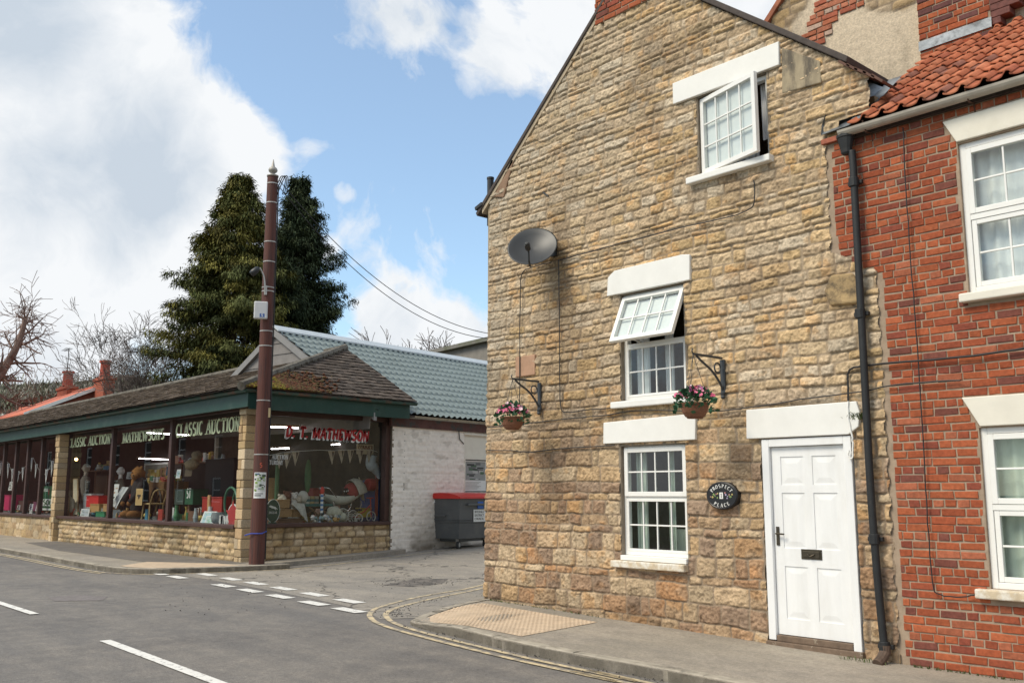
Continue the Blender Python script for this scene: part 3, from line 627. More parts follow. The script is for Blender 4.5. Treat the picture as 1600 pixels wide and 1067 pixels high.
# pantile roof: single laid S tiles
RP = R(35); VX = -4.60
PT = [(.40,.125,.06),(.44,.15,.075),(.36,.11,.055),(.46,.165,.085),(.33,.10,.055),(.42,.14,.07),(.24,.10,.07)]
def pantile(mb, x, s, rnd, y0=G-.20, z0=5.185, w=.192, ln=.265, back=False):
    up = V(0, math.cos(RP), math.sin(RP)); nr = V(0, -math.sin(RP), math.cos(RP))
    o = V(x+rnd.uniform(-.006,.006), y0, z0)+up*(s+rnd.uniform(-.008,.008)); tilt = .028+rnd.uniform(-.005,.006); yaw = rnd.uniform(-.012,.012)
    prof = []; N = 10
    for i in range(N+1):
        t = i/N; h = -.018*math.sin(min(t/.66,1)*math.pi) if t < .66 else .042*math.sin((t-.66)/.34*math.pi)**.8
        prof.append((t*(w+.03), h))
    vs = []
    for k, (sl_, th) in enumerate(((0,-.016),(0,0),(ln*.5,0),(ln+.03,0))):
        for a, h in prof: vs.append(o+V(1,0,0)*(a+yaw*sl_)+up*sl_+nr*(h+th+tilt*(1-sl_/ln)))
    n = N+1; c = PT[min(int(rnd.random()**1.25*len(PT)),len(PT)-1)]; j = 1+rnd.uniform(-.13,.13); mb.col = tuple(v*j for v in c)
    mb.add(vs, [(k*n+i, k*n+i+1, (k+1)*n+i+1, (k+1)*n+i) for k in range(3) for i in range(N)])
mb = MB(); rnd = random.Random(12)
for r_ in range(15):
    for c_ in range(23): pantile(mb, VX+.03+c_*.192, r_*.242, rnd)
roof = mb.build('roof', m_tile, bh, smooth=True, colors=True)
up = V(0, math.cos(RP), math.sin(RP)); e0 = V(0, G-.10, 5.19)
mb = MB(); mb.prism([V(VX+.06,0,0)+e0, V(1.6,0,0)+e0, V(1.6,0,0)+e0+up*3.6, V(VX+.06,0,0)+e0+up*3.6], (0,0,-.06)); mb.build('roof_deck', m_slate, bh)
mb = MB()       # half round gutter on brackets
gp = [(G-.125+.062*math.cos(a), 5.165+.062*math.sin(a)) for a in [math.pi+math.pi*i/8 for i in range(9)]]
n = len(gp); xs = [-4.70, 1.6]; vs = [(x, y, z) for x in xs for y, z in gp]+[(x, y-(.008 if y < G-.125 else -.008), z+.0) for x in xs for y, z in gp]
vs2 = [(x, G-.125+(y-G+.125)*.86, 5.167+(z-5.165)*.86) for x in xs for y, z in gp]; vs = vs[:2*n]+vs2
mb.add(vs, [(i, i+1, n+i+1, n+i) for i in range(n-1)]+[(2*n+i, 3*n+i, 3*n+i+1, 2*n+i+1) for i in range(n-1)]+[(0,2*n,3*n,n),(n-1,2*n-1,4*n-1,3*n-1),(*range(n),*range(3*n-1,2*n-1,-1))])
gut = mb.build('gutter', m_grey, bh, smooth=False)
for x in (-4.42,-3.42,-2.4): mb = MB(); mb.tube([(x,G-.19,5.19),(x,G-.13,5.085),(x,G-.02,5.10),(x,G,5.02)],.008,5); mb.build('gutter_bracket', M('rusty_iron',(.10,.05,.03),.8,.3,20), gut)
mb = MB(); mb.box(-4.7,1.5,G-.05,G,5.10,5.22); mb.build('eaves_board', M('dark_eaves',(.06,.045,.04),.9,.3,8), bh)
mb = MB(); mb.box(-4.96,-4.72,G-.05,G+.05,5.12,5.175); mb.build('eaves_brick', m_red_e, bh, bevel=.006)
# hopper and downpipe
mb = MB(); hx = -4.655; hy = G-.10
mb.lathe([(.04,0),(.055,.02),(.06,.06),(.085,.17),(.095,.18),(.095,.21),(.07,.21)], (hx,hy,4.92), 4 if False else 12, sx=1.0, sy=.8); hop = mb.build('hopper', m_pipe, bh)
pp = crv([onY(x, y, G-.09) for x, y in ((1331,236),(1333,258),(1338,350),(1345,480),(1352,610),(1360,760),(1370,890),(1379,985),(1383,1018))])
mb = MB(); mb.tube(pp, .037, 12); mb.build('downpipe', m_pipe, bh, smooth=True)
for px_, py_ in ((1334,285),(1344,490),(1366,842),(1382,1010)):
    mb = MB(); c = onY(px_, py_, G-.09); mb.lathe([(.036,-.05),(.050,-.045),(.050,.045),(.036,.05)], c, 12); mb.obox(c+V(0,.035,0),(.075,.02,.02)); mb.build('pipe_socket', m_pipe, bh, bevel=.004)
c = pp[-1]; mb = MB(); mb.tube([c+V(0,0,.06),c,c+V(-.01,-.05,-.06),c+V(-.02,-.12,-.10)],[.05,.052,.05,.05],12); mb.build('pipe_shoe', M('rusty_shoe',(.10,.065,.045),.8,.35,18,.3,60), bh)
# lead valley between the two roofs
mb = MB()
mb.quad((-4.95,G-.06,5.22),(-4.60,G-.10,5.22),(-4.55,9.4,5.80),(-4.75,9.4,5.95)); mb.quad((-4.95,G-.06,5.22),(-4.75,9.4,5.95),(-4.80,9.4,6.1),(-4.86,G-.02,5.55),(-4.95,G-.03,5.34))
mb.quad((-4.62,G-.13,5.225),(-4.47,G-.13,5.225),(-4.45,9.6,5.97),(-4.60,9.6,5.97))
mb.build('lead_valley', m_lead, bh)
tag((lambda mb: (mb.lathe([(.03,0),(.032,.16),(.034,.16),(.034,.28),(.028,.29),(.01,.33)], (0,0,0), 10), mb.build('vent_pipe', M('vent_paint',(.05,.07,.11),.6,.3,20,dirt=(.6,.58,.52),ds=11,dth=(.5,.53)), loc=onY(1446,1038,G-.05)))[1])(MB()), 'short stubby blue and white pipe against the foot of the red brick wall', 'pipe')
# ------------------------------------------------------------------ taller rendered building behind
tb = thing('tall_house', 'tall gable behind the roofs with patchy beige render over stone and brick', 'house', (-5, 10.75, 0))
TY = 10.72; tz = lambda x: 7.80+1.02*(x+6.76)
out_ = [(-9.6,0),(.6,0),(.6,tz(-9.6)+.2),(-4.2,tz(-4.2)),(-9.6,tz(-9.6))]
def tb_col(U, Z, r, e, f1, f2):
    x = U-9.6
    ren = np.array((.62,.52,.39))*(.86+.28*fbm(U*1.3, Z*1.6, 4, 5))[...,None]
    dirt = sst(.5,.72, fbm(U*2.2, Z*1.1, 4, 8))[...,None]; ren = ren*(1-.3*dirt)
    st = pick(PB, r[...,3])*.8*(.7+.6*f1)[...,None]; e = e[...,None]; st = np.array((.26,.2,.14))*(1-e)+st*e
    k = tb_mask(x, Z)[...,None]
    return st*k+ren*(1-k)
def tb_mask(x, Z):
    d = (Z-tz(x))          # distance below the sloping verge
    n = fbm(x*2.5+50, Z*2.5+9, 3, 71)-.5
    a = sst(-.62,-.45, d+n*.5)
    b = np.exp(-(((x+4.95)/.42)**2+((Z-7.55)/.22)**2))
    return np.clip(np.maximum(a, sst(.35,.5, b+n*.5)), 0, 1)
class _S: pass
def tb_panel():
    L, H, res = 10.2, 11.2, .03; z0 = 5.0
    def col(U, Z, r, e, f1, f2): return tb_col(U, Z+z0, r, e, f1, f2)
    def keep(U, Z): x = U-9.6; z = Z+z0; return (z < tz(x)) & (z < tz(-4.2)-1.02*(x+4.2)) & (x > -9.6)
    o = stone_panel('wall', (-9.6, TY, z0), (1,0,0), (0,-1,0), L, 6.2, .025, lambda z, r: r.uniform(.09,.14), lambda z, r: r.uniform(.17,.4), col, tb, m_stone, keep, 33, hmod=lambda U, Z: .12+.88*tb_mask(U-9.6, Z+z0), relief=(.006,.03), rough=.014)
    return o
tb_panel()
mb = MB(); mb.box(-9.5,.5,TY+.03,16,0,6.0); mb.build('lower_wall', M('rear_stone'), tb)
mb = MB(); mb.prism([(-9.7,TY-.06,tz(-9.7)),(-4.2,TY-.06,tz(-4.2)),(-4.2,TY-.06,tz(-4.2)+.1),(-9.7,TY-.06,tz(-9.7)+.1)], (0,6,0)); mb.prism([(-4.2,TY-.06,tz(-4.2)),(1,TY-.06,tz(-4.2)-5.3),(1,TY-.06,tz(-4.2)-5.2),(-4.2,TY-.06,tz(-4.2)+.1)], (0,6,0)); mb.build('roof', M('clay_edge',(.36,.13,.07),.85,.3,9,.3,50), tb)
# patches of bare brick showing through the render
def patch(zone, seed):
    return brick_wall('bare_brick', lambda a,b,c,d: (a,b,c,d) if zone((a+b)/2,(c+d)/2) else None, -7, -4, 6.5, 9.5, TY-.012, tb, m_brick, [(.42,.14,.075),(.45,.17,.10),(.36,.11,.065),(.5,.36,.28)], seed)
P1 = onY(1285,28,TY); P2 = onY(1325,6,TY)
patch(lambda x, z: abs(x-P1.x+ (z-P1.z)*-.35) < .2 and abs(z-P1.z) < .34, 41)
patch(lambda x, z: abs(x-P2.x-.05) < .24 and abs(z-P2.z-.12) < .26, 42)
# brick stack rising through the top of the pantiles
st_ = MB(); st_.box(-4.66,-3.86,TY-.16,TY+.5,6.3,8.4); stk = st_.build('chimney', m_bmort, bh)
brick_wall('brickwork', lambda a,b,c,d: (max(a,-4.66),min(b,-3.86),c,d) if b > -4.66 and a < -3.86 else None, -4.66, -3.86, 6.45, 8.38, TY-.16, stk, m_brick, PRED[:4]+[(.14,.06,.055)], 17)
mb = MB(); q = onY(1545,22,TY-.2); 
for i in range(4): mb.box(-3.86,-3.86+.10*(i+1),TY-.16+.0,TY+.4,q.z-.12+.08*i,q.z-.045+.08*i)
mb.build('corbel_course', M('dark_brick',(.15,.06,.05),.9,.3,20,.3,80), stk, bevel=.006)
mb = MB(); mb.quad((-4.67,TY-.185,6.62),(-3.85,TY-.185,6.62),(-3.85,TY-.175,6.74),(-4.67,TY-.175,6.74)); mb.build('flashing', m_lead, stk)
# ------------------------------------------------------------------ ground, road, pavements
def tarmac(name, c0, c1, c2, speck=.35, sc=90, crack=0, bump=.35):
    m = bpy.data.materials.new(name); t = nt(m); out = nd(t, 'ShaderNodeOutputMaterial'); p = nd(t, 'ShaderNodeBsdfPrincipled'); t.links.new(p.outputs[0], out.inputs[0])
    co_ = nd(t, 'ShaderNodeTexCoord').outputs['Object']
    big = noise(t, co_, .55, 5, .6, .4, (1, .45, 1)); mid = noise(t, co_, 3.5, 6, .65); fine = noise(t, co_, sc, 3, .7)
    c = mixc(t, ramp(t, big, .36, .64), c0, c1); c = mixc(t, ramp(t, mid, .42, .75), c, c2)
    c = mixc(t, 1.0, c, ramp(t, fine, .3, .7, (1-speck,)*3, (1+speck,)*3), 'MULTIPLY'); c = mixc(t, 1.0, c, ramp(t, noise(t, co_, 26, 3, .75), .3, .7, (.80,)*3, (1.20,)*3), 'MULTIPLY'); c = mixc(t, 1.0, c, ramp(t, noise(t, co_, .9, 6, .7, .6, (.35, 1.6, 1)), .32, .68, (.84,.85,.87), (1.15,1.13,1.09)), 'MULTIPLY')
    vo = nd(t, 'ShaderNodeTexVoronoi'); vo.inputs['Scale'].default_value = 42; t.links.new(co_, vo.inputs['Vector'])
    c = mixc(t, ramp(t, vo.outputs['Distance'], .06, .16, (.5,.5,.5), (0,0,0)), c, (.30,.27,.23))
    if crack:
        v2 = nd(t, 'ShaderNodeTexVoronoi', feature='DISTANCE_TO_EDGE'); v2.inputs['Scale'].default_value = crack
        dn = nd(t, 'ShaderNodeVectorMath', operation='ADD'); nn = nd(t, 'ShaderNodeTexNoise'); nn.inputs['Scale'].default_value = 2.2; nn.inputs['Detail'].default_value = 5
        t.links.new(co_, nn.inputs['Vector']); t.links.new(co_, dn.inputs[0]); t.links.new(nn.outputs['Color'], dn.inputs[1]); t.links.new(dn.outputs[0], v2.inputs['Vector'])
        c = mixc(t, ramp(t, v2.outputs['Distance'], .004, .012, (.75,.75,.75), (0,0,0)), c, (.035,.033,.03))
    t.links.new(c, p.inputs['Base Color']); p.inputs['Roughness'].default_value = .85; p.inputs['Specular IOR Level'].default_value = .3
    b = nd(t, 'ShaderNodeBump'); b.inputs['Strength'].default_value = bump; b.inputs['Distance'].default_value = .01; t.links.new(fine, b.inputs['Height']); t.links.new(b.outputs[0], p.inputs['Normal'])
    return m
m_road = tarmac('asphalt', (.138,.128,.119), (.178,.165,.150), (.215,.195,.172))
m_side = tarmac('worn_asphalt', (.26,.235,.20), (.31,.28,.24), (.225,.205,.18), crack=.35)
m_pave = tarmac('pavement_asphalt', (.29,.258,.21), (.34,.30,.25), (.24,.215,.18), .25, 120)
m_dpave = tarmac('dark_pavement_asphalt', (.13,.12,.11), (.16,.145,.13), (.19,.17,.145), .25, 120)
m_kerb = M('kerb_concrete', (.36,.32,.255), .9, .22, 7, .3, 90, dirt=(.12,.105,.085), ds=4, dth=(.5,.7))
m_mark = M('road_paint', (.72,.70,.65), .7, .06, 10, .2, 120, dirt=(.26,.24,.22), ds=16, dth=(.54,.68))
m_yel = M('yellow_line_paint', (.58,.47,.29), .75, .12, 10, .2, 120, dirt=(.22,.195,.165), ds=9, dth=(.44,.62))
m_tact = M('buff_tactile_paving', (.52,.40,.28), .9, .14, 8, .2, 100, dirt=(.40,.31,.22), ds=3, dth=(.5,.75))
def drape(name, poly, off, mat, skirt=0, step=.6, xr=(-14, -3), fn=None, parent=None):
    bm = bmesh.new(); bm.faces.new([bm.verts.new((p[0], p[1], 0)) for p in poly]); bmesh.ops.triangulate(bm, faces=bm.faces[:])
    def cut(co_, no): bmesh.ops.bisect_plane(bm, geom=bm.verts[:]+bm.edges[:]+bm.faces[:], plane_co=co_, plane_no=no)
    x = xr[0]
    while x < xr[1]: cut((x,0,0), (1,0,0)); x += step
    for y in (7.4, 8.2, 10, 14, 24): cut((0,y,0), (0,1,0))
    for v in bm.verts:
        v.co.z = gz(v.co.x, v.co.y)+off+(fn(v.co.x, v.co.y) if fn else 0)
    if skirt:
        be = [e for e in bm.edges if len(e.link_faces) == 1]; r = bmesh.ops.extrude_edge_only(bm, edges=be)
        for v in r['geom']:
            if isinstance(v, bmesh.types.BMVert): v.co.z -= skirt
    bmesh.ops.recalc_face_normals(bm, faces=bm.faces[:])
    me = bpy.data.meshes.new(name); bm.to_mesh(me); bm.free(); return link(name, me, mat, parent)
def strip2(C, w, side=1):                     # offset a polyline by w
    out = []
    for i, p in enumerate(C):
        a = C[max(i-1,0)]; b = C[min(i+1,len(C)-1)]; d = V(b[0]-a[0], b[1]-a[1], 0).normalized(); out.append((p[0]-d.y*w*side, p[1]+d.x*w*side))
    return out
def band(name, C, w, off, mat, fn=None, parent=None, gap=0):
    L = strip2(C, w/2, 1); Rr = strip2(C, w/2, -1); mb = MB()
    for i in range(len(C)-1):
        q = [L[i], L[i+1], Rr[i+1], Rr[i]]; mb.quad(*[(x, y, gz(x,y)+off+(fn(x,y) if fn else 0)) for x, y in q])
    return mb.build(name, mat, parent)
def smooth2(P, n=6): return [(p.x, p.y) for p in crv([V(a, b, 0) for a, b in P], n)]
structure(drape('ground', [(-900,-700),(900,-700),(900,900),(-900,900)], -.16, M('earth',(.10,.09,.06),.95,.3,.5,.3,8, dirt=(.07,.09,.035), ds=.3, dth=(.4,.6)), xr=(-13,-3), step=2))
structure(drape('road', [(-170,-4.2),(40,-4.2),(40,9.4),(-170,9.4)], -.10, m_road))
structure(drape('side_street', smooth2([(-19.6,7.55),(-18.6,7.72),(-16.5,7.72),(-14.4,7.62),(-12.1,7.42),(-11.0,7.22),(-10.2,6.95)],3)+[(-9.6,8.4),(-10.0,9.0),(-10.2,30),(-10.2,60),(-30,60),(-24,36),(-19.3,13),(-19.6,9)], -.096, m_side))
def dip(x, y): return -.075*max(0, 1-math.hypot(x+9.75, y-7.15)/1.1)
K1 = smooth2([(40,7.25),(20,7.1),(6,6.95),(-2,6.9),(-5.24,6.86),(-6.69,6.76),(-7.71,6.77),(-8.49,6.86),(-8.96,6.88),(-9.36,6.92),(-9.63,7.0),(-9.80,7.16),(-9.95,7.42),(-10.11,7.9),(-10.27,8.45),(-10.36,8.75),(-10.50,9.6),(-10.55,12),(-10.6,20)], 5)
structure(drape('pavement', K1+[(-10.2,20),(-10.2,8.95),(40,8.95)], 0, m_pave, skirt=.16, fn=dip))
KL = smooth2([(-170,8.2),(-90,7.7),(-45,7.3),(-28.49,7.2),(-22,7.04),(-20.4,7.0),(-19.5,7.05),(-18.95,7.22),(-18.55,7.6),(-18.3,8.3),(-18.12,9.04),(-18.02,9.8),(-18.05,10.05)], 5)
structure(drape('pavement', KL+[(-18.6,10.1),(-19.3,10.1),(-19.3,9.8),(-170,9.8)], 0, m_pave, skirt=.16))
structure(drape('pavement_repair', [(-31,8.55),(-26,8.0),(-20.4,8.05),(-19.3,8.7),(-18.85,9.5),(-31,9.52)], .004, m_dpave))
def kerb(name, C, fn=None, flip=1):
    mb = MB(); rnd = random.Random(3); run = 0; start = 0
    IN = strip2(C, .125, flip)
    for i in range(len(C)-1):
        a, b, c, d = C[i], C[i+1], IN[i+1], IN[i]; seg = math.hypot(b[0]-a[0], b[1]-a[1]); n = max(1, round(seg/.9))
        for k in range(n):
            t0, t1 = (k+.004)/n, (k+.996)/n; q = [tuple(p+(q_-p)*t for p, q_ in zip(s, e)) for s, e, t in ((a,b,t0),(a,b,t1),(d,c,t1),(d,c,t0))]
            dz = rnd.uniform(-.003,.004)
            tp = [(x, y, gz(x,y)+.006+dz+(fn(x,y) if fn else 0)) for x, y in q]; o = [(x, y, z-.13) for x, y, z in tp]
            # slightly rounded arris
            ar = [(tp[j][0], tp[j][1], tp[j][2]-.018) for j in (0,1)]; inn = [tuple(u+(w-u)*.16 for u, w in zip(tp[j], tp[3-j])) for j in (0,1)]
            mb.add([o[0],o[1],ar[0],ar[1],inn[0],inn[1],tp[2],tp[3]], [(0,1,3,2),(2,3,5,4),(4,5,6,7),(1,6,3),(0,2,7)])
    return structure(mb.build(name, m_kerb))
kerb('kerb', [p for p in K1], dip, -1); kerb('kerb', KL, None, 1)
# step along the shop's side window
structure(drape('pavement_step', [(-18.5,10.1),(-19.3,10.1),(-19.3,13.6),(-18.95,13.6),(-18.62,12.6)], .0, m_pave, skirt=.25))
# road markings
Y_IN = smooth2([(-12.75,11.5),(-12.24,10.36),(-11.62,8.9),(-11.02,7.8),(-10.62,7.34),(-10.24,7.08),(-9.7,6.86),(-8.86,6.72),(-7.24,6.62),(-5.81,6.63),(-3,6.68),(30,6.8)], 6)
Y_OUT = smooth2([(-13.05,11.7),(-12.53,10.55),(-11.92,8.85),(-11.22,7.65),(-10.74,7.17),(-10.33,6.9),(-9.82,6.70),(-9.0,6.57),(-7.4,6.47),(-5.93,6.48),(-3,6.53),(30,6.65)], 6)
structure(band('yellow_line', Y_IN, .07, -.091, m_yel)); structure(band('yellow_line', Y_OUT, .07, -.0905, m_yel))
structure(band('yellow_line', smooth2([(-60,7.35),(-29,7.0),(-22,6.82),(-20.2,6.82),(-19.2,6.98),(-18.55,7.45),(-18.25,8.2),(-18.02,9.2),(-17.95,10.2),(-18.1,11.6),(-18.45,13.3),(-19.0,16)],6), .07, -.0915, m_yel))
structure(band('yellow_line', smooth2([(-60,7.2),(-29,6.86),(-22,6.69),(-20.2,6.69),(-19.4,6.75)],6), .06, -.0912, m_yel))
def dash(c, L=.62, w=.17, ang=0):
    d = V(math.cos(ang), math.sin(ang), 0); n_ = V(-d.y, d.x, 0); c = Vector(c); mb = MB(); P = [c-d*L/2-n_*w/2, c+d*L/2-n_*w/2, c+d*L/2+n_*w/2, c-d*L/2+n_*w/2]
    mb.quad(*[(p.x, p.y, gz(p.x, p.y)-.089) for p in P]); return structure(mb.build('road_marking', m_mark))
for x, y in [(-17.79,8.15),(-16.6,8.07),(-15.52,8.0),(-14.39,7.91),(-13.25,7.81),(-12.11,7.71)]: dash((x, y, 0), .66, .2, -.07)
for x, y in [(-18.6,7.55),(-17.6,7.50),(-15.49,7.40),(-14.42,7.34),(-13.32,7.27),(-12.2,7.19),(-11.18,7.12)]: dash((x, y, 0), .66, .2, -.06)
for i in range(14): dash((-16.45-6.0*i+.95-2.1 if False else -15.5-6.1*i, 3.92, 0), 4.0, .11, -.01)
for i in range(3): dash((-8.62+6.1*i, 3.78, 0), 4.0, .115, 0)
# buff tactile paving: studs in rows
def studs(name, poly, off, fn=None):
    o = structure(drape(name, poly, off, m_tact, fn=fn)); P = [Vector((a, b)) for a, b in poly]; mb = MB()
    def inside(x, y):
        c = False; n = len(P)
        for i in range(n):
            a, b = P[i], P[i-1]
            if (a.y > y) != (b.y > y) and x < (b.x-a.x)*(y-a.y)/(b.y-a.y)+a.x: c = not c
        return c
    x0, x1 = min(p.x for p in P), max(p.x for p in P); y0, y1 = min(p.y for p in P), max(p.y for p in P); y = y0+.03
    while y < y1:
        x = x0+.03
        while x < x1:
            if inside(x, y):
                z = gz(x,y)+off+(fn(x,y) if fn else 0); mb.add([(x+.02*math.cos(k*1.047), y+.02*math.sin(k*1.047), z) for k in range(6)]+[(x+.012*math.cos(k*1.047), y+.012*math.sin(k*1.047), z+.006) for k in range(6)], [(k,(k+1)%6,6+(k+1)%6,6+k) for k in range(6)]+[(6,7,8,9,10,11)])
            x += .067
        y += .067
    s = mb.build('tactile_stud', m_tact, o); s['kind'] = 'stuff'
studs('tactile_paving', [(-9.62,7.14),(-9.4,7.07),(-9.0,7.04),(-8.35,7.04),(-7.70,7.03),(-7.92,8.42),(-10.0,8.45),(-9.98,7.95),(-9.82,7.5)], .005, dip)
structure(drape('tactile_paving', [(-19.8,7.25),(-19.35,7.25),(-18.85,7.45),(-18.5,7.95),(-18.35,8.6),(-18.30,9.1),(-19.15,9.0),(-20.6,8.1)], .006, m_tact))
structure(drape('tarmac_patch', [(p.x, p.y) for p in (onG(75,932,-.09), onG(120,928,-.09), onG(168,931,-.09), onG(160,937,-.09), onG(85,938,-.09))], -.0955, M('patch_tarmac',(.17,.15,.14),.9,.2,12,.3,90)))
structure(drape('tar_spill', [(p.x, p.y) for p in (onG(596,913,-.09), onG(650,903,-.09), onG(700,904,-.09), onG(690,911,-.09), onG(640,916,-.09))], -.0925, M('tar',(.07,.062,.055),.9,.3,12,.3,50, dirt=(.16,.14,.12), ds=5, dth=(.42,.55))))
# loose grit by the kerb, over the mouth of the side street
rnd = random.Random(8); mb = MB()
for i in range(520):
    q = rnd.random()
    if q < .25: p = onG(rnd.gauss(655, 40), rnd.gauss(909, 4), -.09); s_ = rnd.uniform(.004,.012)
    elif q < .75:
        k = rnd.choice(Y_IN[12:60]); p = V(k[0]+rnd.gauss(.05,.1), k[1]+rnd.gauss(.12,.08), 0); s_ = rnd.uniform(.004,.012)
    else: p = onG(rnd.uniform(250,760), rnd.uniform(888,960), -.09); s_ = rnd.uniform(.004,.012)
    if p.y > 6.9 and p.x > -10.1: continue
    z = gz(p.x,p.y)-.09; mb.col = (1,1,1); mb.ball((p.x,p.y,z+s_*.3), (s_,s_*rnd.uniform(.6,1),s_*.6), 5, 3)
stuff(mb.build('grit', M('grit_stone',(.06,.055,.05),.9,.4,30)), 'dark loose grit scattered over the mouth of the side street', 'grit')
# weeds at the foot of walls
def weed(name, label, c, n, h, mat, seed, spread=.25):
    rnd = random.Random(seed); mb = MB(); c = Vector(c)
    for i in range(n):
        b = c+V(rnd.gauss(0,spread), rnd.gauss(0,spread*.25), 0); b.z = c.z; a = rnd.uniform(0,6.28); l = h*rnd.uniform(.4,1.1); d = V(math.cos(a)*.5, math.sin(a)*.5, 1).normalized(); w = V(-math.sin(a), math.cos(a), 0)*l*.09
        m_ = b+d*l*.6; e = b+d*l+V(math.cos(a),math.sin(a),-.3)*l*.3; mb.add([b-w*.5, b+w*.5, m_+w, m_-w, e], [(0,1,2,3),(3,2,4)])
    return tag(mb.build(name, mat), label, 'weeds')
m_weed = M('weed_green', (.09,.12,.035), .8, .3, 12)
p = onG(655,852,-.05); weed('weed', 'green weeds growing at the foot of the white wall by the wheeled bin', p, 120, .16, m_weed, 1, .35)
p = onY(1342,655,G-.04); weed('moss_tuft', 'tuft of green moss on the right end of the door lintel', p, 70, .09, m_weed, 2, .045)
p = onG(1345,1033,0); weed('weed', 'low dark weeds on the pavement left of the downpipe foot', (p.x,p.y,p.z), 60, .05, m_weed, 5, .12)
for i, (x0_, x1_, lab) in enumerate(((-10.2,-8.2,'thin line of weeds along the foot of the stone wall near the corner'),(-4.3,-3.4,'thin line of weeds along the foot of the red brick wall'))):
    rnd = random.Random(40+i); mb = MB()
    for k in range(90):
        x = x0_+(x1_-x0_)*rnd.random()**1.5; b = V(x, G-.045-rnd.random()*.03, gz(x)); a = rnd.uniform(0,6.28); l = rnd.uniform(.015,.05); d = V(math.cos(a)*.6, -abs(math.sin(a))*.5, .8)*l; w = V(-math.sin(a), math.cos(a), 0)*l*.18; mb.add([b-w, b+w, b+d], [(0,1,2)])
    tag(mb.build('weed', m_weed), lab, 'weeds')
# ------------------------------------------------------------------ satellite dish
dc = onY(832,386,G-.36); wp = onY(868,391,G)
dish = thing('satellite_dish', 'dark grey oval satellite dish on the upper left of the stone wall', 'satellite dish', (wp.x, G, wp.z))
n_ = V(.50,-.70,.50).normalized(); hx_ = V(0,0,1).cross(n_).normalized(); hy_ = n_.cross(hx_)
mb = MB(); N = 40; vs = []; fs = []; rr = [0,.25,.5,.75,.95,1.0]
for j, q in enumerate(rr):
    for k in range(N):
        a = 2*math.pi*k/N; vs.append(dc+hx_*(.335*q*math.cos(a))+hy_*(.335*q*math.sin(a))+n_*(.075*q*q-.05+(.0 if j < 5 else -.006)))
for j, q in enumerate(rr[::-1]):
    for k in range(N):
        a = 2*math.pi*k/N; vs.append(dc+hx_*(.335*q*math.cos(a))+hy_*(.335*q*math.sin(a))+n_*(.075*q*q-.062))
Rn = len(rr)*2
mb.add(vs, [(j*N+k, j*N+(k+1)%N, (j+1)*N+(k+1)%N, (j+1)*N+k) for j in range(Rn-1) for k in range(N)])
m_dish = M('dish_grey', (.028,.03,.031), .42, .12, 6, .05, 60)
mb.build('reflector', m_dish, dish, smooth=True)
lnb = dc+n_*.17-hy_*.23
mb = MB(); mb.tube([dc-hy_*.335-n_*.02, dc-hy_*.33+n_*.08, lnb], .013, 8); mb.build('feed_arm', m_black, dish)
mb = MB(); mb.lathe([(.034,0),(.036,.03),(.028,.05),(.028,.11),(.02,.12)], lnb+n_*.02, 12, axis=-n_ if False else n_); mb.obox(lnb+n_*.08, (.03,.03,.035), (hx_,hy_,n_)); mb.build('feed_horn', m_black, dish, bevel=.004)
mb = MB(); mb.tube([dc-n_*.12, dc-n_*.2+V(.05,.05,0), V(wp.x,G-.10,wp.z), V(wp.x,G-.07,wp.z), V(wp.x,G-.02,wp.z)], .02, 8); mb.box(wp.x-.05,wp.x+.05,G-.05,G-.02,wp.z-.09,wp.z+.09); mb.obox(dc-n_*.10, (.05,.07,.04), (hx_,hy_,n_)); mb.build('mount', m_black, dish, bevel=.006)
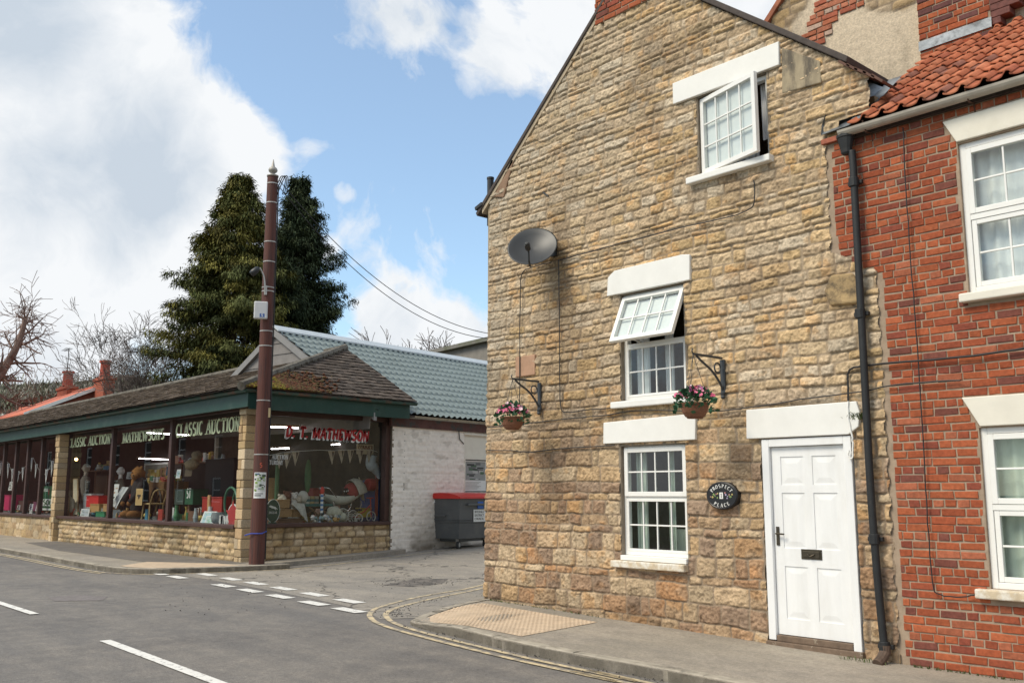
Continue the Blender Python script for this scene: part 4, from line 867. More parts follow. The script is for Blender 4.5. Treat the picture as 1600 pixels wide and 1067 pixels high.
# ------------------------------------------------------------------ wall brackets and hanging baskets
def pxx(p):
    d = Vector(p)-EYE; z = d.dot(FW); return CX+F*d.dot(RT)/z, CY-F*d.dot(UC)/z
m_flw = M('petals', (1,1,1), .7, .15, 30, attr=True); m_leaf = M('leaves', (1,1,1), .55, .25, 20, attr=True, spec=.3); m_wick = M('wicker_brown', (.20,.085,.045), .85, .3, 40, .8, 60, stretch=(1,1,4))
def bracket_basket(pt, pb, tipx, basket, lab_b, lab_h, seed, gr):
    a = onY(*pt, G-.03); b = onY(*pb, G-.03); x = a.x; L = .3
    while pxx((x, G-.03-L, a.z+.015))[0] > tipx and L < 1: L += .005
    br = thing('wall_bracket', lab_b, 'bracket', (x, G, a.z), gr)
    yw = G-.045; yt = G-.03-L; zt = a.z+.015
    mb = MB(); mb.box(x-.03,x+.03,yw,yw+.03,b.z,a.z-.0); mb.lathe([(.01,-.07),(.028,-.05),(.02,-.03),(.03,-.0)], (x,yw,b.z), 10); mb.build('back_plate', m_black2, br, bevel=.006)
    mb = MB(); mb.box(x-.013,x+.013,yt,yw,zt-.012,zt+.012); mb.tube([(x,yt,zt),(x,yt-.02,zt+.03),(x,yt-.005,zt+.06)],.008,6); mb.build('arm', m_black2, br, bevel=.003)
    mb = MB(); H = a.z-b.z; mb.tube(crv([V(x,yw,b.z+.10*H),V(x,yw-.06,b.z+.32*H),V(x,yw-.18*L/.5,b.z+.62*H),V(x,yw-.36*L/.5,b.z+.88*H),V(x,yw-.43*L/.5,a.z)],5), .013, 8)
    cc = V(x,yw-.085,a.z-.10); mb.tube([cc+V(0,.055*math.cos(q*.524),.055*math.sin(q*.524)) for q in range(13)], .009, 6); mb.build('scroll', m_black2, br)
    bx_, by_ = basket; tip = V(x, yt, zt-.012)
    d = ray(bx_, by_); bp = EYE+d*((tip.y-EYE.y)/d.y); bz = bp.z; c = V(tip.x, tip.y, bz)
    hb = thing('hanging_basket', lab_h, 'hanging basket', (c.x, c.y, bz), 'hanging flower baskets')
    rad = .155; rnd = random.Random(seed)
    prof = [(.05,-.13),(.10,-.115),(.13,-.07),(rad,.02),(rad+.006,.03),(rad-.012,.03),(rad-.02,.01),(.05,0)]
    mb = MB(); mb.lathe(prof, c, 22); 
    for k in range(6): mb.tube([c+V((.082+.015*k)*math.cos(q*.2856), (.082+.015*k)*math.sin(q*.2856), -.125+.028*k) for q in range(23)], .006, 5, cap=False)
    mb.build('basket', m_wick, hb)
    for k in range(3):
        q = k*2.094+.5; mb = MB(); mb.tube([c+V(rad*math.cos(q), rad*math.sin(q), .03), tip+V(0,0,-.0)], .003, 4); mb.build('chain', m_black2, hb)
    mb = MB(); ff = MB()
    for i in range(330):
        q = rnd.uniform(0,6.283); rr_ = .21*math.sqrt(rnd.random()); zc = .16*(1-(rr_/.24)**2)+rnd.uniform(-.03,.04)-(.10 if rr_ > .16 and rnd.random() < .4 else 0); o = c+V(rr_*math.cos(q), rr_*math.sin(q), zc)
        d = V(math.cos(q)*rr_*4+rnd.gauss(0,.4), math.sin(q)*rr_*4+rnd.gauss(0,.4), .5+rnd.gauss(0,.4)).normalized(); s_ = d.orthogonal().normalized(); l = rnd.uniform(.035,.07)
        g = rnd.uniform(.6,1.4); mb.col = (.03*g,.10*g,.045*g); mb.add([o, o+d*l*.5+s_*l*.35, o+d*l, o+d*l*.5-s_*l*.35], [(0,1,2,3)])
    for i in range(85):
        q = rnd.uniform(0,6.283); rr_ = .205*math.sqrt(rnd.random()); o = c+V(rr_*math.cos(q), rr_*math.sin(q), .17*(1-(rr_/.26)**2)+rnd.uniform(.0,.05)); 
        base = rnd.choice([(.70,.16,.28),(.75,.28,.40),(.62,.10,.20),(.80,.55,.60),(.45,.10,.30)]); ff.col = base
        nn = V(rnd.gauss(0,.6)+.3, rnd.gauss(0,.6)-.5, .6).normalized(); s1 = nn.orthogonal().normalized(); s2 = nn.cross(s1); rr2 = rnd.uniform(.014,.026)
        for k in range(5):
            e = s1*math.cos(k*1.257)+s2*math.sin(k*1.257); w = nn.cross(e); ff.add([o, o+e*rr2*.7+w*rr2*.55+nn*.004, o+e*rr2*1.2+nn*.008, o+e*rr2*.7-w*rr2*.55+nn*.004], [(0,1,2,3)])
    f = mb.build('foliage', m_leaf, hb, colors=True); ff.build('flower', m_flw, f, colors=True)
m_black2 = M('bracket_iron', (.045,.05,.055), .5, .2, 15, .1, 60)
bracket_basket((843,598),(843,640),801,(804,655), 'black iron scroll bracket at the left edge of the stone wall', 'hanging basket of pink flowers near the left corner of the stone house', 3, 'iron basket brackets')
bracket_basket((1129,562),(1129,614),1083,(1089,634), 'black iron scroll bracket between middle window and door lintel', 'hanging basket of pink flowers in front of the middle window sill', 4, 'iron basket brackets')
# ------------------------------------------------------------------ name plaque
pc = onY(1131,774,G-.04); plq = thing('name_plaque', 'black oval name plaque with white lettering left of the white door', 'plaque', (pc.x, G, pc.z))
mb = MB(); N = 40
def ell(rx, rz, y): return [(pc.x+rx*math.cos(2*math.pi*k/N), y, pc.z+rz*math.sin(2*math.pi*k/N)) for k in range(N)]
rings = [ell(.205,.15,G+.0), ell(.205,.15,G-.075), ell(.190,.136,G-.085), ell(.185,.131,G-.082)]
vs = [p for r_ in rings for p in r_]; mb.add(vs, [(j*N+k, j*N+(k+1)%N, (j+1)*N+(k+1)%N, (j+1)*N+k) for j in range(3) for k in range(N)]+[tuple(3*N+k for k in range(N))])
mb.build('board', M('black_slate_paint',(.012,.012,.014),.35,.1,9), plq)
yf = G-.0845; mb = MB()
def arctext(s, r0, a0, a1, h, up=True):
    n = len(s)
    for i, ch in enumerate(s):
        a = R(a0+(a1-a0)*i/(n-1)); d = V(math.cos(a),0,math.sin(a)*.70); tng = V(math.sin(a),0,-math.cos(a)) if up else V(-math.sin(a),0,math.cos(a)); vv = V(math.cos(a),0,math.sin(a)) if up else V(-math.cos(a),0,-math.sin(a))
        o = V(pc.x, yf, pc.z)+V(d.x*r0,0,d.z*r0); w = GL[ch][0]; k = h*.95
        glyph(mb, ch, lambda x, y, o=o, tng=tng, vv=vv, w=w, k=k: o+tng*((x-w/2)*k)+vv*((y-.5)*h), .2, .09)
arctext('PROSPECT', .148, 148, 32, .040); arctext('PLACE', .148, 235, 305, .040, False)
mb.build('lettering', m_upvc, plq)
mb = MB(); mb.box(pc.x-.022,pc.x+.022,yf-.004,yf+.002,pc.z-.034,pc.z+.034); mb.build('number_tile', m_upvc, plq)
mb = MB(); glyph(mb, '1', lambda x, y: V(pc.x+(x-.2)*.045, yf-.0055, pc.z-.024+y*.048), .2, .12); mb.build('number', m_black, plq)
mb = MB(); rnd = random.Random(6)
for sx in (-1, 1):
    for i in range(9):
        c = V(pc.x+sx*(.045+.012*i+rnd.uniform(-.005,.005)), yf-.001, pc.z+rnd.uniform(-.035,.035)*(1-i*.07)); s_ = rnd.uniform(.006,.014); mb.col = rnd.choice([(.5,.3,.45),(.55,.25,.25),(.5,.4,.15),(.25,.35,.12),(.4,.35,.5),(.2,.28,.1)])
        mb.add([c+V(s_*math.cos(k),0,s_*math.sin(k)) for k in (0,1.05,2.1,3.14,4.19,5.24)], [(0,1,2,3,4,5)])
mb.build('painted_flowers', m_flw, plq, colors=True)
# ------------------------------------------------------------------ utility pole
pb_ = onG(401,881,0); pole = thing('utility_pole', 'tall red brown wooden utility pole on the corner pavement before the shop', 'pole', (pb_.x, pb_.y, pb_.z))
def pz(py): 
    d = ray(401+(881-py)*.038, py); dd = V(pb_.x-EYE.x, pb_.y-EYE.y, 0).length; return EYE.z+d.z*dd/math.hypot(d.x, d.y)
ztop = pz(275); lean = V(.03,.0,1)
def pp_(z): f = (z-pb_.z)/(ztop-pb_.z); return V(pb_.x+.02*f, pb_.y, z), .158-.045*f
m_pole = M('creosoted_pole', (.105,.032,.021), .75, .3, 3, .35, 30, stretch=(6,6,.35), dirt=(.055,.022,.018), ds=3, dth=(.45,.62))
mb = MB(); zs = [pb_.z-.3+(ztop-pb_.z+.3)*i/14 for i in range(15)]; mb.tube([pp_(z)[0] for z in zs], [pp_(z)[1] for z in zs], 20); mb.build('shaft', m_pole, pole, smooth=False)
c, r_ = pp_(ztop); mb = MB(); mb.lathe([(r_+.012,-.03),(r_+.015,0),(.05,.02),(.045,.05),(.09,.09),(.10,.13),(.08,.17),(.04,.20),(.028,.26),(.006,.37)], c, 16); mb.build('finial', M('galvanised',(.33,.31,.28),.55,.2,9,.1,50,metal=.4), pole, smooth=True)
m_galv = M('galvanised_band', (.45,.43,.40), .5, .15, 12, metal=.5)
for py in (288,318,379,410,450,456,518,541,626,710):
    c, r_ = pp_(pz(py)); mb = MB(); mb.lathe([(r_+.001,-.011),(r_+.006,-.011),(r_+.006,.011),(r_+.001,.011)], c, 20); tl = R(random.uniform(-3,3)); mb.build('band', m_galv, pole)
c, r_ = pp_(pz(488)); tc = V(EYE.x-c.x, EYE.y-c.y, 0).normalized(); tr = V(-tc.y, tc.x, 0)         # towards camera, and camera right
mb = MB(); mb.obox(c+tc*(r_+.06)-tr*.13, (.14,.06,.185), (tr, tc, V(0,0,1))); cab = mb.build('meter_box', M('box_grey',(.58,.58,.58),.45,.05,5), pole, bevel=.025, seg=3)
mb = MB(); o = c+tc*(r_+.1215)-tr*.13; mb.obox(o+V(0,0,-.115)+tr*.03, (.05,.001,.038), (tr, tc, V(0,0,1))); mb.build('number_label', M('label_blue',(.06,.12,.32),.5), cab)
mb = MB(); text(mb, '5', o+V(0,0,-.143)+tr*.012+tc*.0025, tr, V(0,0,1), .035, .055, .2, .12, False); mb.build('number', m_upvc, cab)
c2, r2 = pp_(pz(456)); mb = MB(); hd = c2-tr*.18+tc*.16
mb.tube(crv([c2+tc*(r2+.03)-tr*.06+V(0,0,-.1), c2+tc*(r2+.05)-tr*.07+V(0,0,.1), c2+tc*(r2+.06)-tr*.10+V(0,0,.3), c2+tc*(r2+.08)-tr*.19+V(0,0,.47)],5), .016, 8); arm = mb.build('lamp_arm', m_galv, pole)
mb = MB(); q = c2+tc*(r2+.09)-tr*.20+V(0,0,.47); mb.lathe([(.02,0),(.06,-.05),(.075,-.16),(.06,-.22)], q, 12, axis=(V(0,0,1)*.7+tr*.7)); mb.build('lamp_head', m_black, arm, smooth=True)
mb = MB(); c3 = c2+tc*(r2+.012); mb.obox(c3-tr*.05, (.03,.03,.10), (tr,tc,V(0,0,1))); mb.build('clamp', m_galv, pole, bevel=.005)
mb = MB(); c4, r4 = pp_(pz(727)); text(mb, '5', c4+tc*(r4+.004)-V(0,0,.05)-tr*.02, tr, V(0,0,1), .05, .10, .18, .12, False); mb.build('number', M('orange_red_paint',(.55,.10,.05),.6), pole)
mb = MB(); c5, r5 = pp_(pz(645)); mb.obox(c5+tr*(r5*.86)+tc*(r5*.55), (.03,.012,.10), (tr,tc,V(0,0,1))); mb.build('tag_plate', M('tag_buff',(.55,.42,.22),.6), pole, bevel=.004)
mb = MB(); mb.tube([pp_(pb_.z+.1)[0]+tr*.165+tc*.02, pp_(4.8)[0]+tr*.148+tc*.02, pp_(ztop-.2)[0]+tr*.13+tc*.02], .014, 6); mb.build('riser_cable', m_cable, pole)
mb = MB()
t_ = pp_(ztop-.05)[0]
for k in range(3): mb.tube(crv([t_+tr*.10+V(0,0,-.15-.12*k), t_+tr*(.18+.04*k)+V(0,0,.05), t_+tr*(.27+.03*k)+V(0,0,-.02), t_+tr*(.22+.04*k)+V(0,0,-.35)],6), .011, 5)
mb.build('cable_loop', m_cable, pole)
for k, (pe, dz, lab) in enumerate((((778,523),-.02,'upper of the two overhead wires sagging from the pole to the house'),((778,530),-.16,'lower of the two overhead wires sagging from the pole to the house'))):
    a = pp_(ztop+dz-.06)[0]+tr*.13; b = onY(*pe, 15.5); mb = MB(); mb.tube([a+(b-a)*t-V(0,0,(.72 if k == 0 else .8)*4*t*(1-t)) for t in [i/24 for i in range(25)]], .009, 5); tag(mb.build('overhead_wire', m_cable), lab, 'wire', 'overhead wires from the pole')
mb = MB(); mb.tube([pp_(pb_.z+.62)[0]+tc*.16-tr*.02, pp_(pb_.z+.62)[0]+tc*.15+tr*.08, pp_(pb_.z+.66)[0]+tr*.17+tc*.03], .012, 6); mb.tube([pp_(pb_.z+.62)[0]-tr*.26+V(0,0,-.04), pp_(pb_.z+.62)[0]-tr*.14+tc*.13, pp_(pb_.z+.62)[0]+tc*.165], .012, 6); mb.build('blue_rope', M('blue_rope',(.04,.07,.35),.7), pole)
# paper poster wrapped on the pole
def pic(cells, w, h, fn, name, parent=None, label=None, loc=None, mat=None):
    mb = MB()
    for (x0,x1,y0,y1,c,d) in cells:
        n = 6 if x1-x0 > .3 else 2
        for i in range(n):
            a, b = x0+(x1-x0)*i/n, x0+(x1-x0)*(i+1)/n; mb.col = c; mb.quad(fn(a,y0,d), fn(b,y0,d), fn(b,y1,d), fn(a,y1,d))
    return mb.build(name, mat or M('printed_paper',(1,1,1),.6,.06,20,attr=True), parent, colors=True, loc=loc)
def photo_cells(seed, pal, n=40, base=(.6,.6,.58), x0=.04, x1=.96, y0=.25, y1=.98):
    rnd = random.Random(seed); L = [(0,1,0,1,(.74,.74,.72),0),(x0,x1,y0,y1,base,1)]
    for i in range(n):
        w = rnd.uniform(.08,.35)*(x1-x0); h = rnd.uniform(.04,.14)*(y1-y0); x = rnd.uniform(x0,x1-w); y = rnd.uniform(y0,y1-h); L.append((x,x+w,y,y+h,rnd.choice(pal),2+i*.1))
    return L
pzc = (pz(738)+pz(778))/2; hh = pz(738)-pz(778); c6, r6 = pp_(pzc)
def wrapf(a, b, d): q = (a-.5)*1.75; e = tc*math.cos(q)+tr*math.sin(q); return c6+e*(r6+.006+.0006*d)+V(0,0,(b-.5)*hh)
tag(pic(photo_cells(5, [(.10,.17,.05),(.20,.30,.06),(.05,.07,.05),(.35,.40,.30),(.06,.10,.20),(.5,.55,.5)], 30)+[(.1,.75,.16,.19,(.05,.05,.05),3),(.1,.6,.08,.12,(.05,.05,.05),3)], 1, 1, wrapf, 'poster'), 'paper poster of a green garden scene wrapped round the utility pole', 'poster')
# the pale folded board edge-on between pillar and pole
bb = onG(381,877,0.0); fb = thing('folded_board', 'narrow white folded board leaning edge on between stone pillar and pole', 'board', (bb.x, bb.y, bb.z))
mb = MB(); H_ = 1.42
P = [V(0,0,0),V(.10,0,.03),V(.14,0,.17),V(.13,0,.34),V(.15,0,.5),V(.12,0,.8),V(.115,0,1.15),V(.13,0,H_),V(.10,0,H_),V(.07,0,1.1),V(.06,0,.8),V(.02,0,.45),V(.03,0,.2)]
mb.prism([bb+tr*(q.x-.03)+V(0,0,q.z) for q in P], tc*-.10); mb.build('panel', M('dirty_white_plastic',(.62,.60,.56),.5,.15,9,.2,40,dirt=(.3,.27,.22),ds=7,dth=(.5,.7)), fb, bevel=.012)
mb = MB(); mb.obox(bb+tr*.02+V(0,0,.42)+tc*.012, (.035,.012,.16), (tr,tc,V(.08,0,1).normalized())); mb.build('flap', m_upvc, fb, bevel=.01)
mb = MB(); mb.obox(bb+tr*.085+V(0,0,.66)+tc*.02, (.035,.02,.12), (tr,tc,V(0,0,1))); mb.build('reflector', M('sign_red_white',(.62,.45,.42),.5,.2,20), fb, bevel=.03, seg=3)
# ------------------------------------------------------------------ corner shop
S = 9.56; SX = -19.19
shop = thing('corner_shop', 'single storey corner shop with big dark windows, green fascia and mossy tiled hip roof', 'shop', (SX, S, .12))
PS = [(.48,.36,.21),(.52,.40,.25),(.45,.32,.17),(.50,.37,.22),(.40,.28,.16),(.54,.43,.29)]
def shop_col(seed, dark=.6):
    def f(U, Z, r, e, f1, f2):
        c = pick(PS, r[...,3])*(.85+.3*r[...,4])[...,None]*(.75+.5*f1)[...,None]
        mo = np.array((.24,.18,.115)); e = e[...,None]; c = mo*(1-e*.9)+c*e*.9
        s = np.clip(dark*sst(.5,.66, fbm(U*.9+seed, Z*1.3, 4, seed))+.3*sst(.14,.0,Z), 0, .85)[...,None]; return c*(1-s)+c*np.array((.30,.29,.24))*s
    return f
GYf = 9.74; SGX = -19.33
rockf = dict(relief=(.02,.055), rho=.045, mj=.006, rough=.03, warp=.006, jit=.012)
stone_panel('plinth', (-31.25, S, .02), (1,0,0), (0,-1,0), 11.75, .79, .03, lambda z, r: .132, lambda z, r: r.uniform(.2,.42), shop_col(3), shop, m_stone, None, 51, **rockf)
stone_panel('plinth', (-62, S-.02, .02), (1,0,0), (0,-1,0), 30.15, .79, .04, lambda z, r: .2, lambda z, r: r.uniform(.3,.6), shop_col(5,.25), shop, m_stone, None, 52, relief=(.01,.03), rho=.03, mj=.005, rough=.02)
stone_panel('plinth', (SX, 10.05, .05), (0,1,0), (1,0,0), 3.22, .78, .03, lambda z, r: .14, lambda z, r: r.uniform(.2,.4), shop_col(8,.75), shop, m_stone, lambda U, Z: Z+.05 > gz(-19.2,10)-.1+.03*U-.3, 53, **rockf)
mb = MB(); mb.box(-62,-19.25,S+.005,S+.25,-.1,.80); mb.box(-19.5,SX-.01,9.7,13.25,-.1,.82); mb.build('plinth_core', m_mortar, shop)
def pillar(x0, x1, y0, y1, z0, z1, seed):
    mb = MB(); rnd = random.Random(seed); z = z0
    while z < z1-.02:
        h = min(.20*rnd.uniform(.8,1.15), z1-z); sp = rnd.uniform(.35,.65)*(x1-x0); j = rnd.uniform(-.02,.02)
        for a, b in ((x0,x0+sp),(x0+sp,x1)) if rnd.random() < .6 else ((x0,x1),):
            k = rnd.uniform(.75,1.15); c = rnd.choice(PS); mb.col = tuple(v*k for v in c)
            mb.box(a+.006-(.012 if a == x0 else 0)+j*.4, b-.006+j*.4, y0-rnd.uniform(0,.03), y1+.01, z+.006, z+h-.006)
        z += h
    mb2 = MB(); mb2.box(x0+.02,x1-.02,y0+.02,y1,z0-.2,z1)
    o = mb.build('pillar', m_stone, shop, bevel=.014, colors=True); mb2.build('pillar_core', m_mortar, o)
PCX = onY(371.5,740,S-.06).x; FRX = onY(100.3,740,GYf).x; P2A = onY(83.5,750,S-.14).x; P2B = onY(89.3,750,S-.14).x
pillar(PCX,SX+.06,S-.06,10.06,.05,3.36,1); pillar(P2A,P2B,S-.14,S+.12,.05,3.36,2); pillar(-46,-45.4,S-.14,S+.5,.05,3.36,3)
m_frame = M('brown_frame_paint', (.06,.028,.022), .5, .2, 8, .1, 50)
m_fascia = M('green_fascia_paint', (.010,.046,.034), .5, .12, 4, .05, 30, dirt=(.035,.07,.055), ds=2.5, dth=(.5,.7))
GYf = 9.74; SGX = -19.33
mbars = [onY(px, 740, GYf).x for px in (-14,6,24.5,43,65)]
mb = MB(); mb.box(-62,-19.47,S-.10,GYf+.08,.80,.875); mb.box(SX-.35,SX+.075,10.05,13.27,.82,.90); mb.build('sill', m_frame, shop, bevel=.01)
mb = MB()
for x in mbars+[onY(175,740,GYf).x, onY(267,740,GYf).x]: mb.box(x-.075,x+.075,GYf-.06,GYf+.06,.875,3.36)
mb.box(-62,-19.47,GYf-.06,GYf+.08,3.36,3.44); mb.box(P2B-.02,FRX,GYf-.06,GYf+.1,.875,3.36); mb.box(PCX-.1,PCX+.02,GYf-.06,GYf+.06,.875,3.36)
mb.box(SGX-.05,SX-.0,13.14,13.27,.90,3.24); mb.box(SGX-.05,SX-.03,10.05,10.12,.90,3.24); mb.box(SGX-.05,SX-.03,10.05,13.27,3.24,3.34)
frame = mb.build('window_frame', m_frame, shop, bevel=.006)
xs = [-62,-45.6]+mbars+[-31.9]
ed = sorted(set([-62,-46]))
edges = [-62]+mbars+[-31.9]
def pane(p, q):
    mb = MB(); mb.quad(*p); o = mb.build('pane', m_sglass, shop); return o
for a, b in list(zip(edges, edges[1:]))+[(FRX-.04, onY(175,740,GYf).x),(onY(175,740,GYf).x, onY(267,740,GYf).x),(onY(267,740,GYf).x,PCX)]:
    pane([(a+.05,GYf,.86),(b-.05,GYf,.86),(b-.05,GYf,3.37),(a+.05,GYf,3.37)], 0)
pane([(SGX,10.1,.88),(SGX,13.2,.88),(SGX,13.2,3.26),(SGX,10.1,3.26)], 0)
# fascia, soffit, gutter
mb = MB(); mb.box(-62,-18.72,9.30,9.36,3.35,3.70); mb.box(-18.80,-18.74,9.36,13.5,3.31,3.68); mb.build('fascia', m_fascia, shop, bevel=.004)
mb = MB(); mb.box(-62,-18.8,9.36,GYf+.1,3.50,3.53); mb.box(SX-.2,-18.8,GYf+.1,13.7,3.36,3.40); mb.box(-62,-19.57,GYf+.0,GYf+.03,3.43,3.52); mb.build('soffit', M('dark_soffit',(.05,.035,.028),.8,.2,6), shop)
mb = MB(); mb.tube([(-62,9.245,3.75),(-40,9.245,3.735),(-30,9.245,3.70),(-18.68,9.245,3.70)], .055, 10); mb.tube([(-18.68,9.2,3.70),(-18.68,11.5,3.685),(-18.68,13.65,3.67)], .05, 10); mb.build('gutter', M('green_gutter',(.03,.075,.06),.5,.3,5,dirt=(.12,.06,.04),ds=3,dth=(.5,.6)), shop)
# interior
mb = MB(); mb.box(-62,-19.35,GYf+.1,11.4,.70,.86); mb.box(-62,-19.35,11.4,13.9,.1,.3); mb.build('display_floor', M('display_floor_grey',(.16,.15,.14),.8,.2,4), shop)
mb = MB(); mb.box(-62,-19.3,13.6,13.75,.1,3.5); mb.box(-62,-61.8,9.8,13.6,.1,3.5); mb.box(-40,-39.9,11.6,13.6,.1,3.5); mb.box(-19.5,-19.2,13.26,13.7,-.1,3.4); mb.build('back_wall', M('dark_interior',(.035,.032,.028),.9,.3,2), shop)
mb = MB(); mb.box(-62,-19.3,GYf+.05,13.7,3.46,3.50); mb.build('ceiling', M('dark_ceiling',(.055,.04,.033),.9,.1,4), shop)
# roof of thick plain tiles
m_mtile = M('mossy_tile', (1,1,1), .95, .35, 9, .7, 45, attr=True, spec=.2, dirt=(.15,.14,.105), ds=7, dth=(.62,.74))
E0 = V(-18.62,9.08,3.735); RIDGE = V(-20.9,13.0,5.19); E1 = V(-18.62,13.6,3.70)
def slab_tiles(mb, rows, fn, colf, rnd, nrm, dn, tw=.30):
    for r_ in range(rows):
        a, b = fn(r_/rows); a2, b2 = fn((r_+1.25)/rows); L = (b-a).length; n = max(1, int(L/tw)); u = (b-a).normalized(); off = (.5 if r_ % 2 else 0)*tw
        nn = nrm
        up = (a2-a); up = up-u*up.dot(u)
        x = -off
        while x < L:
            p0 = max(x+.004, 0); p1 = min(x+tw-.004, L)
            if p1-p0 > .04:
                l = rnd.uniform(-.012,.006); th = rnd.uniform(.012,.022); t_ = rnd.uniform(-.006,.006)
                q0 = a+u*p0-dn*l; q1 = a+u*p1-dn*(l+rnd.uniform(-.006,.006)); 
                mb.col = colf(q0, rnd); lift = .016+rnd.uniform(-.005,.010)
                A = [q0+nn*(lift+th+t_), q1+nn*(lift+th-t_), q1+up+nn*(.012+t_), q0+up+nn*.012]; B = [q0+nn*lift, q1+nn*lift]
                mb.add(A+B, [(0,1,2,3),(4,5,1,0),(4,0,3),(5,2,1)])
            x += tw
def fr_row(t): return V(-62,E0.y+(RIDGE.y-E0.y)*t,E0.z+(RIDGE.z-E0.z)*t), V(E0.x+(RIDGE.x-E0.x)*t,E0.y+(RIDGE.y-E0.y)*t,E0.z+(RIDGE.z-E0.z)*t)
def side_row(t): t = min(t, 1); return E0.lerp(RIDGE, t), E1.lerp(RIDGE, t)
def tcol(p, rnd):
    k = rnd.uniform(.7,1.3); c = rnd.choice([(.10,.076,.056),(.115,.088,.066),(.088,.066,.05),(.105,.082,.062)])
    return tuple(v*k for v in c)
def tcol2(p, rnd):
    k = rnd.uniform(.7,1.3); m_ = max(0, 1-((p.y-9.2)/2.2))*max(0, 1-(p.z-3.7)/.42)
    if rnd.random() < m_*1.5: return rnd.choice([(.13,.105,.02),(.12,.055,.022),(.10,.05,.025),(.09,.085,.02)])
    return tuple(v*k for v in rnd.choice([(.088,.070,.058),(.10,.08,.066),(.078,.064,.054)]))
fn_n = V(0,-(RIDGE.z-E0.z),(RIDGE.y-E0.y)).normalized(); fup = V(0,RIDGE.y-E0.y,RIDGE.z-E0.z).normalized()
sn = (RIDGE-E0).cross(E1-E0).normalized(); sn = -sn if sn.z < 0 else sn; sup = (RIDGE-(E0+E1)/2); su_ = (E1-E0).normalized(); sup = (sup-su_*sup.dot(su_)).normalized()
mb = MB(); rnd = random.Random(31); slab_tiles(mb, 20, fr_row, tcol, rnd, fn_n, fup); mb.build('roof', m_mtile, shop, colors=True)
mb = MB(); slab_tiles(mb, 17, side_row, tcol2, rnd, sn, sup, .2); mb.build('roof_hip', m_mtile, shop, colors=True)
mb = MB(); P0 = E0-V(0,0,.015); mb.quad(V(-62,E0.y,P0.z), P0, RIDGE-V(0,0,.02), V(-62,RIDGE.y,RIDGE.z-.02)); mb.quad(P0, E1-V(0,0,.015), RIDGE-V(0,0,.02)); mb.quad(V(-62,13,5.17), V(-20.9,13,5.17), V(-21.4,16.6,3.7), V(-62,16.6,3.7)); mb.build('roof_deck', m_slate, shop)
mb = MB(); n = 18; rnd = random.Random(5)
for i in range(n):
    a = E0.lerp(RIDGE, i/n); b = E0.lerp(RIDGE, (i+.98)/n); mb.tube([a+V(0,0,.02+rnd.uniform(0,.012)), b+V(0,0,.035+rnd.uniform(0,.012))], [.10,.09], 8)
for i in range(60): x = -20.9-i*.45; mb.tube([(x,13,5.2+rnd.uniform(0,.012)),(x-.44,13,5.21)], .09, 8)
mb.build('ridge_tile', M('ridge_mortar',(.15,.135,.11),.95,.3,8,.6,40,dirt=(.08,.07,.055),ds=4,dth=(.5,.6)), shop)
# moss cushions on the corner of the hip
mb = MB(); rnd = random.Random(9); ms = MB()
for i in range(1500):
    t = abs(rnd.gauss(0,.13)); s_ = abs(rnd.gauss(0,.20))
    if t > .36 or s_ > .5: continue
    a, b = side_row(t); p = a.lerp(b, s_+.01)+sn*.05; mb.col = rnd.choice([(.17,.14,.018),(.20,.16,.02),(.13,.05,.02),(.12,.045,.02),(.11,.10,.02)]) if t+s_ < .25 else rnd.choice([(.12,.045,.02),(.10,.045,.022),(.10,.07,.025)])
    q = rnd.uniform(.015,.045); mb.ball(p, (q,q*1.2,q*.7), 6, 4, .3, rnd)
moss = mb.build('moss', m_flw if False else M('moss_cushion',(1,1,1),.95,.3,30,.5,60,attr=True), shop, colors=True); moss['kind'] = 'stuff'
# sign writing on the glass
m_gold = M('pale_green_lettering', (.62,.68,.42), .6, .05); m_redp = M('red_lettering', (.42,.02,.025), .5, .05); m_wp = M('white_lettering', (.72,.74,.72), .6, .03)
def front_text(s, pxa, pxb, py_top, py_bot, y=GYf-.012):
    a = onY(pxa, py_bot, y); b = onY(pxb, py_bot-4, y); z1 = onY(pxa, py_top, y).z; mb = MB(); text(mb, s, a, (1,0,0), (0,0,1), b.x-a.x, z1-a.z, .25, .13); return mb.build('sign_lettering', m_gold, shop)
front_text('CLASSIC AUCTIONS', 106.5,176.5,685.5,699.5); front_text('MATHEWSONS', 191,256,677,692.5); front_text('CLASSIC AUCTION', 274.5,374,663,683.5)
# side lettering, red with white edge
def side_text(s, pa, pb, ztp, mat, dx, T, t, serif, shear=0, off=(0,0)):
    a = onX(*pa, SGX+dx); b = onX(*pb, SGX+dx); z1 = onX(pa[0], ztp, SGX+dx).z; mb = MB(); text(mb, s, a+V(0,off[0],off[1]), V(0,1,(b.z-a.z)/(b.y-a.y)), (0,0,1), b.y-a.y, z1-a.z, T, t, serif, .09, shear); return mb.build('sign_lettering', mat, shop)
side_text('D. T. MATHEWSON', (446.5,682),(575.5,689.5),665, m_wp, .012, .28, .22, False, .12, (-.035,-.035))
side_text('D. T. MATHEWSON', (446.5,682),(575.5,689.5),665, m_redp, .016, .28, .22, False, .12)
side_text('NEXT AUCTION', (407,717),(450,717.3),710, m_wp, .012, .2, .1, True); side_text('SATURDAY', (414,725.5),(442,726),718.5, m_wp, .012, .2, .1, True)
